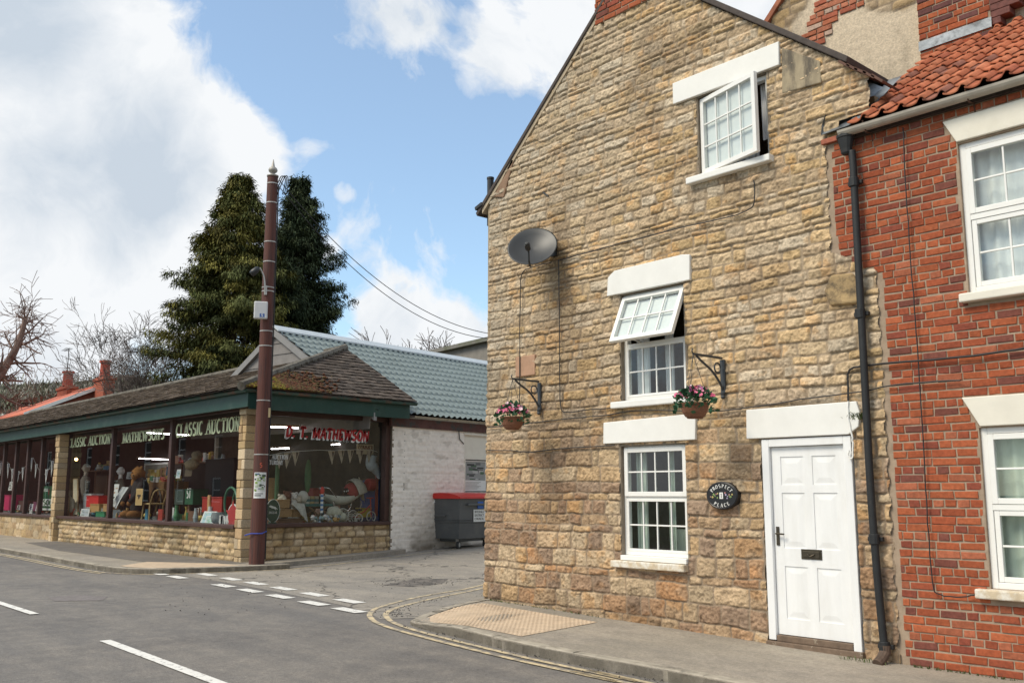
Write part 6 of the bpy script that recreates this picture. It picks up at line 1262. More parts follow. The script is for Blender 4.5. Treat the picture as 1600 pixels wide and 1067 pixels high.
mb.build('blue_stripe', M('stripe_blue',(.05,.18,.42),.5), t); mw.build('white_stripe', m_wp, t); mb = MB(); mb.ball(b_.lerp(a_,.93), (.05,.05,.10), 10, 8); mb.build('red_top', M('top_red',(.55,.04,.03),.5), t); mb = MB(); mb.tube([b_,(b_.x,b_.y,.87)], .012, 5); mb.lathe([(.1,0),(.1,.02),(.02,.03)], (b_.x,b_.y,.865), 12); mb.build('stem', m_black, t)
# pram
pc_ = sd(543,782,DX); t = thing('pram', 'white coach built pram with big spoked wheels and dark dolls', 'pram', (DX-.2,pc_.y,.86)); W_ = .42
mb = MB(); A = sd(511,773,DX).y; B = sd(566,773,DX).y; zt_ = sd(540,775,DX).z; zb_ = sd(540,789,DX).z; vs = []; NN = 14; MM = 8
for i in range(NN+1):
    s_ = i/NN; y = A+(B-A)*s_; dep = (zt_-zb_)*(.25+.75*math.sin(math.pi*min(max(s_,.02),.98))**.7); up = .05*(2*s_-1)**2
    for j in range(MM+1): q = math.pi*j/MM; vs.append((DX-.22+.22*math.cos(q)*(.6+.4*math.sin(math.pi*s_)**.5), y, zt_+up-dep*math.sin(q)**.8))
mb.col = (.60,.62,.56); mb.add(vs, [(i*(MM+1)+j,(i+1)*(MM+1)+j,(i+1)*(MM+1)+j+1,i*(MM+1)+j+1) for i in range(NN) for j in range(MM)]); mb.build('body', m_any, t, smooth=True, colors=True)
mb = MB(); mb.col = (.45,.43,.36); hb_ = sd(558,772,DX).y; h0 = sd(533,772,DX).y; zz = zt_+.03; ang = [R(62+i*21) for i in range(6)]; vs = []
for a2 in ang:
    for j in range(9): q = math.pi*j/8; vs.append((DX-.22+.24*math.cos(q), hb_-.34*math.cos(a2)*math.sin(q)**.6+.06, zz+.40*math.sin(a2)*math.sin(q)**.6))
mb.add(vs, [(i*9+j,i*9+j+1,(i+1)*9+j+1,(i+1)*9+j) for i in range(5) for j in range(8)]); mb.build('hood', m_cloth, t, smooth=True, colors=True)
mb = MB(); mb.col = (.28,.04,.04); mb.ball((DX-.2,sd(556,765,DX).y,zt_+.1), (.2,.2,.22), 12, 9, .15); mb.build('blanket', m_cloth, t, smooth=True, colors=True)
for px_, r_ in ((534.5,10.5),(550.5,9)):
    k = (V(DX,pc_.y,1)-EYE).dot(FW)/F; wy = sd(px_,810,DX).y; rad = r_*k*1.02; wz = .87+rad
    mb = MB(); 
    for x in (DX+.02,DX-.45): mb.tube([(x,wy+rad*math.cos(q*.2618),wz+rad*math.sin(q*.2618)) for q in range(25)], .014, 6); [mb.tube([(x,wy,wz),(x,wy+rad*math.cos(q*.5236),wz+rad*math.sin(q*.5236))], .004, 4) for q in range(12)]
    mb.tube([(DX+.04,wy,wz),(DX-.47,wy,wz)], .014, 6); mb.build('wheel', M('tyre_white',(.55,.54,.48),.6), t)
mb = MB(); y1 = sd(535,800,DX).y; y2 = sd(552,800,DX).y
for x in (DX+.0,DX-.43): mb.tube(crv([V(x,y1-.25,zb_+.1),V(x,y1-.2,zb_-.08),V(x,y1,1.05),V(x,y2,1.05),V(x,y2+.2,zb_-.05),V(x,y2+.2,zb_+.1)],5), .012, 6)
a3 = sd(513,762,DX); mb.tube(crv([V(DX-.02,sd(527,777,DX).y,zt_-.03),V(DX-.02,sd(519,768,DX).y,zt_+.12),V(DX-.02,a3.y,a3.z),V(DX-.42,a3.y,a3.z),V(DX-.42,sd(519,768,DX).y,zt_+.12),V(DX-.42,sd(527,777,DX).y,zt_-.03)],5), .012, 6); mb.build('chassis', m_chrome, t)
for i, (px, py) in enumerate(((537,768),(543,767))):
    c = sd(px, py, DX-.15); mb = MB(); mb.col = (.03,.02,.02); mb.ball(c, .085, 10, 8, .1); mb.ball(c-V(0,0,.13), (.09,.09,.1), 10, 8, .1); mb.col = (.6,.6,.58); mb.ball(c+V(.075,-.03,.01), .018, 6, 5); mb.ball(c+V(.075,.03,.01), .018, 6, 5); one(mb, 'doll', m_fur, ('left' if i == 0 else 'right')+' one of the two dark dolls sitting in the pram', 'doll', 'dolls in the pram', colors=True, smooth=True)
P = [sd(560,745,DX-.35),sd(566,752,DX-.35),sd(570,785,DX-.3),sd(562,775,DX-.3)]; mb = MB(); mb.col = (.42,.38,.28); vs = []
for i in range(9):
    for j in range(9): s_, q = i/8, j/8; vs.append(P[0].lerp(P[1], s_).lerp(P[3].lerp(P[2], s_), q)+V(.04*math.sin(s_*10),0,0))
mb.add(vs, [(i*9+j,(i+1)*9+j,(i+1)*9+j+1,i*9+j+1) for i in range(8) for j in range(8)]); one(mb, 'lace_cloth', m_cloth, 'cream lace cloth hanging behind the pram hood', 'cloth', colors=True, smooth=True)
# pump, sign, horn, tricycle
t, bb_ = sb_thing('machine', 'tall blue machine with a red drum at the right of the side window', 'machine', 574,594,750,818,DX-.25,.35,(.03,.07,.25))
mb = MB(); c = sd(579,757,DX-.2); mb.lathe([(.14,-.1),(.15,-.08),(.15,.08),(.14,.1)], c, 16, axis=V(0,1,0)); mb.build('drum', M('drum_red',(.36,.02,.025),.45), t); mb = MB(); y = sd(590,790,DX-.2).y; mb.box(DX-.25,DX-.22,y-.05,y+.02,1.0,2.2); mb.build('strip', M('drum_red'), t)
a = onX(584,713,DX-.1); b = onX(590,745,DX-.1); mb = MB(); mb.tube(crv([a+V(0,-.05,.02),a+V(0,-.08,-.2),a.lerp(b,.55)+V(0,-.05,0),b+V(0,.02,.05),b],6), [.13]*12+[.12,.11,.10,.09,.08,.07,.065,.06,.06,.06,.06,.06,.06], 12); one(mb, 'curved_horn', M('pale_blue_enamel',(.36,.42,.46),.4,.08), 'large pale blue curved horn hanging above the blue machine', 'horn', smooth=True)
x0,x1,y0,y1,z0,z1 = sbox(558,584,694.5,709,DX-.2,.03); t = thing('hanging_sign', 'cream sign with dark red letters in the side window', 'sign', (x0,y0,z0)); mb = MB(); mb.box(x0,x1,y0,y1,z0,z1); mb.build('board', M('sign_cream',(.80,.68,.48),.5), t, bevel=.005); mb = MB(); text(mb, 'COMMER', (x1+.003,y0+.03,z0+.45*(z1-z0)), (0,1,0), (0,0,1), (y1-y0)*.9, (z1-z0)*.42, .2, .14, False); mb.build('lettering', M('dark_red_ink',(.2,.02,.015),.6), t)
mb = MB(); mb.tube([(x0,y0+.1,z1),(x0,y0+.1,3.46)], .005, 4); mb.tube([(x0,y1-.1,z1),(x0,y1-.1,3.46)], .005, 4); mb.build('hanger', m_cable, t)
t = thing('tricycle', 'small red tricycle at the foot of the blue machine', 'tricycle', tuple(sd(577,818,DX+.1))); c = sd(577,814,DX+.12); m_tr = M('trike_red',(.42,.03,.02),.4)
mb = MB(); mb.tube([(c.x,c.y+.05,1.0),(c.x,c.y+.02,1.42),(c.x,c.y+.0,1.45)], .014, 6); mb.tube([(c.x-.14,c.y,1.44),(c.x+.14,c.y,1.44)], .012, 6); mb.tube([(c.x,c.y+.03,1.28),(c.x,c.y-.15,1.12),(c.x,c.y-.38,1.02)], .014, 6); mb.tube([(c.x-.16,c.y-.4,1.0),(c.x+.16,c.y-.4,1.0)], .01, 6); mb.build('frame', m_tr, t)
for (dx, dy, rad) in ((0,.05,.125),(-.16,-.4,.10),(.16,-.4,.10)): mb = MB(); mb.tube([(c.x+dx,c.y+dy+rad*math.cos(q*.3927),.87+rad+rad*math.sin(q*.3927)) for q in range(17)], .013, 6); [mb.tube([(c.x+dx,c.y+dy,.87+rad),(c.x+dx,c.y+dy+rad*math.cos(q*1.047),.87+rad+rad*math.sin(q*1.047))], .005, 4) for q in range(6)]; mb.build('wheel', M('tyre_white'), t)
mb = MB(); mb.ball((c.x,c.y-.3,1.16), (.07,.10,.03), 10, 6); mb.build('saddle', m_black, t)
sb_thing('yellow_box', 'yellow board game box behind the red tricycle', 'box', 563,580,793,808,DX-.18,.2,(.55,.40,.06))
mb = MB(); rnd = random.Random(21)
for i in range(40):
    q = sd(rnd.uniform(488,530), 819, SGX-rnd.uniform(.2,.4)); mb.col = rnd.choice([(.5,.5,.45),(.3,.4,.5),(.5,.3,.1),(.2,.3,.3),(.6,.6,.6)]); mb.ball((q.x,q.y,.89+rnd.uniform(0,.15)), rnd.uniform(.02,.06), 8, 6, .3, rnd)
o = one(mb, 'small_toys', m_any, 'heap of small pale toys on the sill below the teal table', 'toys', colors=True); o['kind'] = 'stuff'
c = sd(522,806,DX+.1); mb = MB(); mb.col = (.5,.5,.4); mb.ball((c.x,c.y,1.12), (.14,.2,.13), 12, 9, .25); mb.ball((c.x,c.y+.2,1.0), (.12,.14,.12), 12, 9, .25); one(mb, 'cushion', m_cloth, 'pale floral cushion beside the front pram wheel', 'cushion', colors=True, smooth=True)
mb = MB(); a = onX(431,800,-20.2); mb.col = (.04,.12,.05); mb.tube([(a.x,a.y,.87),(a.x,a.y,2.2)], .05, 8); mb.ball((a.x,a.y+.8,1.95), (.05,.09,.4), 8, 7); one(mb, 'green_post', m_any, 'dark green post in the shade behind the hamper', 'post', colors=True)

# jumble of small goods along the display floor
def jumble(label, pts, n, seed, hmax=.28):
    rnd = random.Random(seed); mb = MB(); PAL = [(.6,.58,.52),(.5,.06,.04),(.05,.2,.3),(.45,.3,.12),(.62,.62,.6),(.08,.25,.12),(.55,.42,.12),(.2,.1,.06),(.35,.4,.42),(.6,.35,.25)]
    for i in range(n):
        x, y, z = pts(rnd); mb.col = rnd.choice(PAL); k = rnd.random(); h = rnd.uniform(.08,hmax); w = rnd.uniform(.04,.11)
        if k < .4: a = rnd.uniform(0,1.57); mb.obox((x,y,z+h/2), (w,w*.7,h/2), (V(math.cos(a),math.sin(a),0),V(-math.sin(a),math.cos(a),0),V(0,0,1)))
        elif k < .75: mb.lathe([(w*.5,0),(w*rnd.uniform(.6,1),h*.3),(w*rnd.uniform(.3,.6),h*.75),(w*rnd.uniform(.4,.7),h)], (x,y,z), 10)
        else: mb.ball((x,y,z+w), (w,w,w*rnd.uniform(.7,1.1)), 9, 7)
    o = one(mb, 'bric_a_brac', m_any, label, 'goods', colors=True); o['kind'] = 'stuff'
def zone(p0, p1, y0, y1, z=.862): return lambda r: (onY(p0+(p1-p0)*r.random(), 800, (y0+y1)/2).x, r.uniform(y0, y1), z)
jumble('jumble of small bright goods along the floor of the first big pane', zone(104,172,9.95,10.9), 46, 71)
jumble('jumble of small bright goods along the floor of the middle big pane', zone(180,263,9.95,11.0), 60, 72)
jumble('jumble of small bright goods along the floor of the third big pane', zone(272,360,10.0,11.0), 60, 73, .4)
jumble('jumble of small goods on the floor of the narrow left panes', zone(-20,80,10.0,10.9), 50, 74, .35)
for lab, p0, p1, zz, n, sd_, y in (('row of ornaments on the high shelf behind the first pane mannequin',142,170,2.3,16,75,11.2),('row of ornaments on the shelf right of the bear',232,262,2.05,18,76,11.8),('row of ornaments on the dark shelf in the third pane',276,350,2.45,26,77,12.2)):
    a = onY(p0,740,y).x; b = onY(p1,740,y).x; t = thing('shelf', 'wall shelf carrying the '+lab.split('row of ')[1], 'shelf', ((a+b)/2,y,zz)); mb = MB(); mb.col = (.16,.09,.05); mb.box(a,b,y-.18,y+.2,zz-.03,zz); mb.build('board', m_wood, t, colors=True)
    for x in (a+.1,b-.1): mb = MB(); mb.col = (.16,.09,.05); mb.box(x-.02,x+.02,y+.1,y+.14,.3,zz-.03); mb.build('upright', m_wood, t, colors=True)
    jumble(lab, lambda r, a=a, b=b, y=y, zz=zz: (r.uniform(a,b), y+r.uniform(-.1,.1), zz), n, sd_, .3)
jumble('jumble of small goods on the floor deep inside the side window', lambda r: (r.uniform(-21.6,-20.4), r.uniform(10.2,13.0), .862), 60, 78, .4)
mb = MB(); mb.box(-23.2,-19.4,11.4,13.5,.70,.855); mb.build('display_floor', M('display_floor_grey'), shop)
# ------------------------------------------------------------------ white walled warehouse behind the shop
def vpdir(px): k = (px-800)/(F/math.cos(PITCH)); d = RT*k+fwh; return Vector((d.x, d.y, 0)).normalized()
WD = vpdir(1985); WN = V(WD.y, -WD.x, 0)                     # along the side street, and outwards to it
W0 = V(-19.13, 13.27, 0)
wh = thing('warehouse', 'white painted brick warehouse with green tile effect roof behind the shop', 'warehouse', tuple(W0))
ze = onP(650,648,W0+WN*.22,WN).z
rid = None
wz = min((abs((onP(600,541.5,W0-WN*w,WN).z-ze)/(w+.22)-.62), w) for w in [1.5+.05*i for i in range(140)])[1]
zr = onP(600,541.5,W0-WN*wz,WN).z; ra = onP(430,515,W0-WN*wz,WN); A0 = (ra-W0).dot(WD)
def wcol(U, Z, r, e, f1, f2):
    c = np.ones(U.shape+(3,))*np.array((.86,.80,.72))*(.93+.1*f1+.06*(r[...,4]-.5))[...,None]; e = e[...,None]; c = c*(.93+.07*e)
    s = np.clip(.7*sst(.5,.7, fbm(U*1.2, Z*1.6, 4, 4))*sst(.9,.1,Z)+.8*sst(.35,.0,Z)*sst(.3,.6,fbm(U*3,Z*3,3,9))+.3*sst(.66,.78,fbm(U*4,Z*9,3,14)), 0, .9)[...,None]
    return c*(1-s)+np.array((.17,.14,.10))*s
AW = (onP(725,740,W0,WN)-W0).dot(WD); zw0 = onP(725,768,W0,WN).z; zw1 = onP(725,679,W0,WN).z; zwm = onP(725,714,W0,WN).z; AW2 = AW+2.2
stone_panel('wall', tuple(W0+V(0,0,.05)), tuple(WD), tuple(WN), 13, ze-.05, .03, lambda z, r: .078, lambda z, r: .23 if r.random() > .25 else .115, wcol, wh, M('painted_brick',(1,1,1),.75,.06,10,.2,60,attr=True), lambda U, Z: ~((U > AW) & (U < AW2) & (Z+.05 > zw0) & (Z+.05 < zw1)), 61, relief=(.010,.018), rho=.012, mj=.004, rough=.006, warp=.012, jit=.008)
WT = Matrix(((WD.x, -WN.x, 0, W0.x), (WD.y, -WN.y, 0, W0.y), (0,0,1,0), (0,0,0,1)))      # local: a along the street, b inwards
mb = MB(); mb.T = WT; mb.box(0,13,.02,.2,0,.0+zw0-.02) ; mb.box(0,AW,.021,.2,0,ze); mb.box(AW2,13,.021,.2,0,ze); mb.box(-.0,.05,-.01,.3,.0,ze-.02); mb.box(0,13,2*wz-.2,2*wz,0,ze); mb.box(12.8,13,.2,2*wz-.2,0,ze); mb.build('wall_core', m_mortar, wh)
mb = MB(); mb.T = WT; mb.box(AW,AW2,.03,.06,zwm,zw1); mb.box(AW-.03,AW2,-.03,.05,zw1,zw1+.05); mb.build('window_board', m_cream, wh, bevel=.006)
mb = MB(); mb.T = WT; mb.box(AW,AW2,-.015,.06,zwm-.05,zwm-.0); mb.box(AW,AW+.045,-.01,.06,zw0,zwm-.05); mb.build('window_frame', m_cream, wh)
mb = MB(); mb.T = WT; mb.box(AW+.045,AW2,.05,.07,zw0,zwm-.05); mb.build('window_pane', M('dark_pane',(.03,.03,.03),.2), wh)
for i, (u0, u1, pal, base, sd_) in enumerate(((.05,.95,[(.03,.03,.03),(.45,.45,.43),(.12,.12,.12),(.06,.12,.06)],(.28,.29,.28),3),(1.0,1.95,[(.05,.13,.05),(.7,.7,.7),(.08,.1,.08),(.15,.35,.2)],(.4,.5,.45),4))):
    o = pic(photo_cells(sd_, pal, 26, base, .03,.97,.35,.97)+[(.05,.6+.08*(k%3),.06+.045*k,.085+.045*k,(.5,.5,.48),5) for k in range(6)], 1, 1, lambda a, b, d, u0=u0, u1=u1: WT @ V(AW+u0+(u1-u0)*a, .045-.001*d, zw0+.02+(zwm-zw0-.1)*b), 'poster', None, None, tuple(WT @ V(AW+u0,0,zw0)))
    tag(o, ('grey poster with white lines of text in the warehouse window', 'bright green and white photo poster in the warehouse window')[i], 'poster')
mb = MB(); mb.T = WT; mb.box(-.1,13,-.06,.0,ze-.30,ze-.08); mb.build('eaves_board', M('red_brown_board',(.10,.04,.032),.8,.3,6,dirt=(.05,.05,.045),ds=3,dth=(.5,.6)), wh)
mb = MB(); mb.T = WT; mb.tube([(AW-.25,-.03,ze-.3),(AW-.22,-.03,ze-.5),(AW-.05,-.03,ze-.62)], .012, 5); mb.build('wall_cable', m_cable, wh)
# green tile-effect sheeting
def sheet(name, b0, b1, z0, z1, a0, a1, flip):
    L = math.hypot(b1-b0, z1-z0); na = int((a1-a0)/.035); nb = int(L/.035); A, B = np.meshgrid(np.linspace(a0, a1, na), np.linspace(0, L, nb))
    ph = (A/.21) % 1; st = (B/.35) % 1
    h = .03*np.sin(ph*2*np.pi)+.055*(1-st)**1.0+.006*np.sin((A+B)*3)
    h = np.where(st < .08, h*1.0, h)
    bb = b0+(b1-b0)*B/L; zz = z0+(z1-z0)*B/L; nb_, nz_ = -(z1-z0)/L, (b1-b0)/L
    if nz_ < 0: nb_, nz_ = -nb_, -nz_
    bb = bb+h*nb_; zz = zz+h*nz_
    P = np.stack([W0.x+WD.x*A-WN.x*bb, W0.y+WD.y*A-WN.y*bb, zz], -1); idx = np.arange(na*nb).reshape(nb, na)
    fa = np.stack([idx[:-1,:-1],idx[:-1,1:],idx[1:,1:],idx[1:,:-1]],-1).reshape(-1,4)
    np_mesh(name, P.reshape(-1,3), fa, M('green_sheet_roof',(.165,.205,.205),.6,.10,3,.05,30,dirt=(.11,.14,.135),ds=1.5,dth=(.5,.8)), wh, True)
sheet('roof', -.25, wz, ze-.02, zr-.05, A0+.0, 13.4, 1); sheet('roof', 2*wz+.25, wz, ze-.02, zr-.05, A0, 13.4, 1)
mb = MB(); mb.T = WT; mb.prism([(A0-.06,wz-.20,zr-.10),(A0-.06,wz,zr+.03),(A0-.06,wz+.20,zr-.10),(A0-.06,wz+.2,zr-.06),(A0-.06,wz,zr+.09),(A0-.06,wz-.2,zr-.06)], (13.6-A0,0,0)); mb.build('ridge_capping', M('pale_ridge_metal',(.50,.54,.56),.4,.06,4), wh)
mb = MB(); mb.T = WT; nbd = 9
for i in range(nbd):
    za, zb = ze-.4+(zr-ze+.3)*i/nbd, ze-.4+(zr-ze+.3)*(i+1)/nbd; f = lambda z: max(0.02, min(1, (zr-z)/(zr-ze)))*wz
    mb.prism([(A0+.05-.02,wz-f(za),za),(A0+.05-.02,wz+f(za),za),(A0+.05,wz+f(zb),zb),(A0+.05,wz-f(zb),zb)], (.04,0,0))
mb.build('gable_cladding', M('grey_cladding',(.20,.185,.175),.7,.12,5,.1,40), wh)
for s_ in (-1, 1):
    mb = MB(); mb.T = WT; mb.prism([(A0-.05,wz,zr-.02),(A0-.05,wz,zr-.2),(A0-.05,wz+s_*(wz+.25),ze-.22),(A0-.05,wz+s_*(wz+.25),ze-.04)], (.09,0,0)); mb.build('bargeboard', M('grey_bargeboard',(.24,.235,.23),.6,.1,5), wh)
# gutter-level flashing where the cladding meets the shop roof
# ------------------------------------------------------------------ four wheeled bin
bc = onG(717,858,-.09); bc.x += .0
bin_ = thing('wheeled_bin', 'large grey four wheeled bin with red lid against the white wall', 'bin', tuple(bc))
BT = Matrix.Translation(bc) @ Matrix.Rotation(math.atan2(-WD.x, WD.y)*1.0, 4, 'Z')
bw, bl = 1.08, 1.30; m_bin = M('bin_grey', (.085,.09,.092), .5, .1, 4, .06, 50, dirt=(.13,.13,.125), ds=2.5, dth=(.5,.8)); m_lid = M('bin_red', (.55,.025,.02), .4, .06, 4)
def tap(x0,x1,y0,y1,z0,z1,g): return [(x0,y0,z0),(x1,y0,z0),(x1,y1,z0),(x0,y1,z0),(x0-g,y0-g,z1),(x1+g,y0-g,z1),(x1+g,y1+g,z1),(x0-g,y1+g,z1)]
BX = [(0,3,2,1),(4,5,6,7),(0,1,5,4),(1,2,6,5),(2,3,7,6),(3,0,4,7)]
mb = MB(); mb.T = BT; mb.add(tap(-bw,0,0,bl,.24,.62,.035), BX); mb.add(tap(-bw-.045,.045,-.045,bl+.045,.62,1.22,.03), BX); mb.box(-bw+.15,-.15,.15,bl-.15,.17,.24)
for z in (.66,.70,.96): mb.box(-bw-.06,.066,-.066,bl+.06,z,z+.018)
mb.box(-bw-.09,.10,-.09,bl+.09,1.205,1.25); mb.box(.07,.13,.2,bl-.2,1.05,1.10); mb.build('body', m_bin, bin_, bevel=.018)
mb = MB(); mb.T = BT; N = 8; vs = []
for i in range(N+1):
    x = -bw-.12+(bw+.25)*i/N; z = 1.26+.10*math.sin(math.pi*i/N)**.7
    vs += [(x,-.12,z),(x,bl+.12,z)]
mb.add(vs, [(2*i,2*i+1,2*i+3,2*i+2) for i in range(N)]); b0 = len(vs); mb.prism([(-bw-.12,-.12,1.215)]+[(-bw-.12+(bw+.25)*i/N,-.12,1.261+.10*math.sin(math.pi*i/N)**.7) for i in range(N+1)]+[(.13,-.12,1.215)], (0,bl+.24,0)); mb.build('lid', m_lid, bin_, bevel=.008)
for (x, y) in ((-bw+.16,.14),(-.14,.14),(-bw+.16,bl-.14),(-.14,bl-.14)):
    mb = MB(); mb.T = BT; mb.lathe([(.05,-.03),(.10,-.028),(.10,.028),(.05,.03)], (x,y,.10), 16, axis=V(.9,.3,0)); w = mb.build('wheel', M('bin_tyre',(.03,.03,.03),.7,.2), bin_)
    mb = MB(); mb.T = BT; mb.lathe([(.055,-.034),(.055,.034)], (x,y,.10), 12, axis=V(.9,.3,0)); mb.build('hub', m_galv, w); mb = MB(); mb.T = BT; mb.prism([(x-.05,y-.05,.24),(x+.05,y-.05,.24),(x+.02,y-.045,.09),(x-.02,y-.045,.09)], (0,.008,0)); mb.build('caster_fork', m_galv, w)
for y0_ in (1,):
    mb = MB(); mb.T = BT; mb.tube([(-.70,-.07,.82),(-.70,-.12,.80),(-.36,-.12,.80),(-.36,-.07,.82)], .018, 6); mb.build('handle', m_bin, bin_)
mb = MB(); mb.T = BT; mb.obox((.072,.80,.80), (.002,.34,.15)); lb = mb.build('label_sheet', m_wp, bin_)
mb = MB(); 
u_ = (BT.to_3x3() @ V(0,1,0)); 
for i, s_ in enumerate(('RYEDALE','DISTRICT','COUNCIL')): text(mb, s_, BT @ V(.0755,.50,.865-.085*i), u_, (0,0,1), .36, .055, .2, .12, False)
mb.build('lettering', m_black, lb)
mb = MB(); mb.T = BT; mb.add([(.0755,1.02+.055*math.cos(k*.785),.80+.09*math.sin(k*.785)) for k in range(8)], [tuple(range(8))]); mb.build('emblem', m_any if False else M('label_grey',(.2,.2,.16),.6), lb)
mb = MB(); mb.T = BT; mb.obox((.078,.72,1.06), (.002,.11,.085)); mb.build('blue_label', M('label_blue2',(.02,.12,.5),.5), bin_)
mb = MB(); mb.T = BT; mb.obox((-.80,-.082,1.15), (.07,.002,.035)); mb.build('small_label', m_wp, bin_)
# ------------------------------------------------------------------ buildings further off
bn = thing('barn', 'grey corrugated roofed barn beyond the green roof', 'barn', tuple(onY(720,560,36))); m_corr = M('corrugated_grey',(.20,.19,.17),.8,.15,4,.2,10,stretch=(1,8,1),dirt=(.10,.11,.06),ds=.8,dth=(.45,.7))
a = onY(632,556,34); b = onY(775,523,34); mb = MB(); mb.prism([(a.x,34,a.z),(b.x,34,b.z),(b.x,34,b.z-.22),(a.x,34,a.z-.22)], (0,14,0)); mb.prism([(b.x,34,b.z),(b.x+9,34,a.z),(b.x+9,34,a.z-.22),(b.x,34,b.z-.22)], (0,14,0)); mb.build('roof', m_corr, bn)
mb = MB(); mb.prism([(a.x+.4,34.3,0),(b.x+8.6,34.3,0),(b.x+8.6,34.3,a.z-.2),(b.x,34.3,b.z-.2),(a.x+.4,34.3,a.z-.2)], (0,13,0)); mb.build('wall', M('barn_wall',(.24,.22,.195),.85,.15,3,.2,10), bn)
# red roofed house past the shop
RY = 25.0; rl = onY(97,617,RY); rr_ = onY(157,602.5,RY); eb = onY(24,655,15.5); rdz = (rl.z+rr_.z)/2
rh = thing('red_roof_house', 'distant house with bright red roof and two brick chimneys beyond the shop', 'house', (rl.x,RY,0)); xL = rl.x-14; xR = rr_.x+1.2; ez = rdz-4.0
m_rr = M('red_clay_roof',(.56,.15,.08),.8,.15,6,.3,8,dirt=(.45,.13,.075),ds=1.2,dth=(.45,.65))
mb = MB(); xr = rr_.x; xL = rl.x-.4; dz_ = 2.35; hw = 5.2; mb.prism([(xr,RY-hw,rdz-dz_),(xr,RY,rdz),(xr,RY+hw,rdz-dz_),(xr,RY+hw,rdz-dz_-.15),(xr,RY,rdz-.15),(xr,RY-hw,rdz-dz_-.15)], (xL-xr,0,0)); mb.tube([(xL,RY,rdz),(xr,RY,rdz)], .10, 6); mb.build('roof', m_rr, rh)
mb = MB(); mb.prism([(xr-.3,RY-hw+.4,-.2),(xr-.3,RY+hw-.4,-.2),(xr-.3,RY+hw-.4,rdz-dz_-.1),(xr-.3,RY,rdz-.2),(xr-.3,RY-hw+.4,rdz-dz_-.1)], (xL-xr+.6,0,0)); mb.build('wall', M('distant_brick',(.22,.075,.05),.9,.15,4), rh)
mb = MB(); [mb.prism([(xr+.01,RY+s_*hw,rdz-dz_-.22),(xr+.01,RY,rdz-.22),(xr+.01,RY,rdz+.05),(xr+.01,RY+s_*hw,rdz-dz_+.05)], (.06,0,0)) for s_ in (-1,1)]; mb.build('bargeboard', m_upvc, rh)
def chimney(px0, px1, ptop, pbot, pot, Y):
    a = onY(px0, pbot, Y); b = onY(px1, ptop, Y); mb = MB(); w = b.x-a.x; mb.box(a.x,b.x,Y-.4,Y+.4,a.z-1.5,b.z-.3); mb.box(a.x-.1,b.x+.1,Y-.5,Y+.5,b.z-.45,b.z-.25); mb.box(a.x+.1,b.x-.1,Y-.3,Y+.3,b.z-.25,b.z-.1); c = mb.build('chimney', M('chimney_brick',(.32,.085,.045),.9,.2,8,.3,20), rh, bevel=.02)
    mb = MB(); k = w*.17; mb.lathe([(k*1.1,0),(k,.1),(k*.9,1.0),(k*1.2,1.02),(k*1.2,1.15),(k,1.2)], ((a.x+b.x)/2,Y,b.z-.1), 10); mb.build('chimney_pot', M('pot_red',(.36,.07,.04),.8,.15,8), c); return a, b
ca, cb = chimney(97,113,599,618,0,RY); chimney(155,172,584,600,0,RY)
p = V(ca.x+.9,RY,cb.z-.6); q = onY(106,546,RY); mb = MB(); mb.tube([p,(p.x,RY,q.z)], .035, 5); mb.tube([(p.x-1.1,RY,q.z-.05),(p.x+.2,RY,q.z+.05)], .025, 4); [mb.tube([(p.x-1.0+.22*k,RY-.3,q.z-.04+.02*k),(p.x-1.0+.22*k,RY+.3,q.z-.04+.02*k)], .015, 4) for k in range(6)]; mb.build('aerial', m_cable, rh)
CYY = 32.0; bq = onY(0,640,CYY); lh = thing('brick_cottage', 'dark red brick cottage with white window at the far left', 'house', (bq.x-4,CYY,0)); x1_ = onY(30,640,CYY).x; zt_ = onY(20,630,CYY).z
mb = MB(); mb.box(bq.x-24,x1_,CYY,CYY+10,0,zt_); mb.build('wall', M('dark_cottage_brick',(.16,.06,.045),.9,.25,5,.3,10), lh)
mb = MB(); mb.prism([(x1_+.3,CYY-.4,zt_-.1),(x1_+.3,CYY+5,zt_+1.6),(x1_+.3,CYY+10.4,zt_-.1)], (bq.x-25-x1_,0,0)); mb.build('roof', M('red_brown_roof',(.26,.075,.045),.85,.2,5,.3,8), lh)
a = onY(-14,662,CYY-.05); b = onY(8,645.5,CYY-.05); mb = MB(); ring(mb, a.x,b.x,a.z,b.z,CYY-.06,CYY+.02,.16); mb.box(a.x+.16,b.x-.16,CYY-.05,CYY,(a.z+b.z)/2-.04,(a.z+b.z)/2+.04); w = mb.build('window', m_upvc, lh); mb = MB(); mb.box(a.x+.16,b.x-.16,CYY-.02,CYY+.01,a.z+.16,b.z-.16); mb.build('pane', M('grey_pane',(.25,.28,.30),.15), w)
mb = MB(); mb.prism([onY(26,648,CYY-3),onY(58,641,CYY-3),onY(50,632,CYY),onY(30,636,CYY)], (0,0,-.2)); mb.build('porch_roof', m_rr, lh)
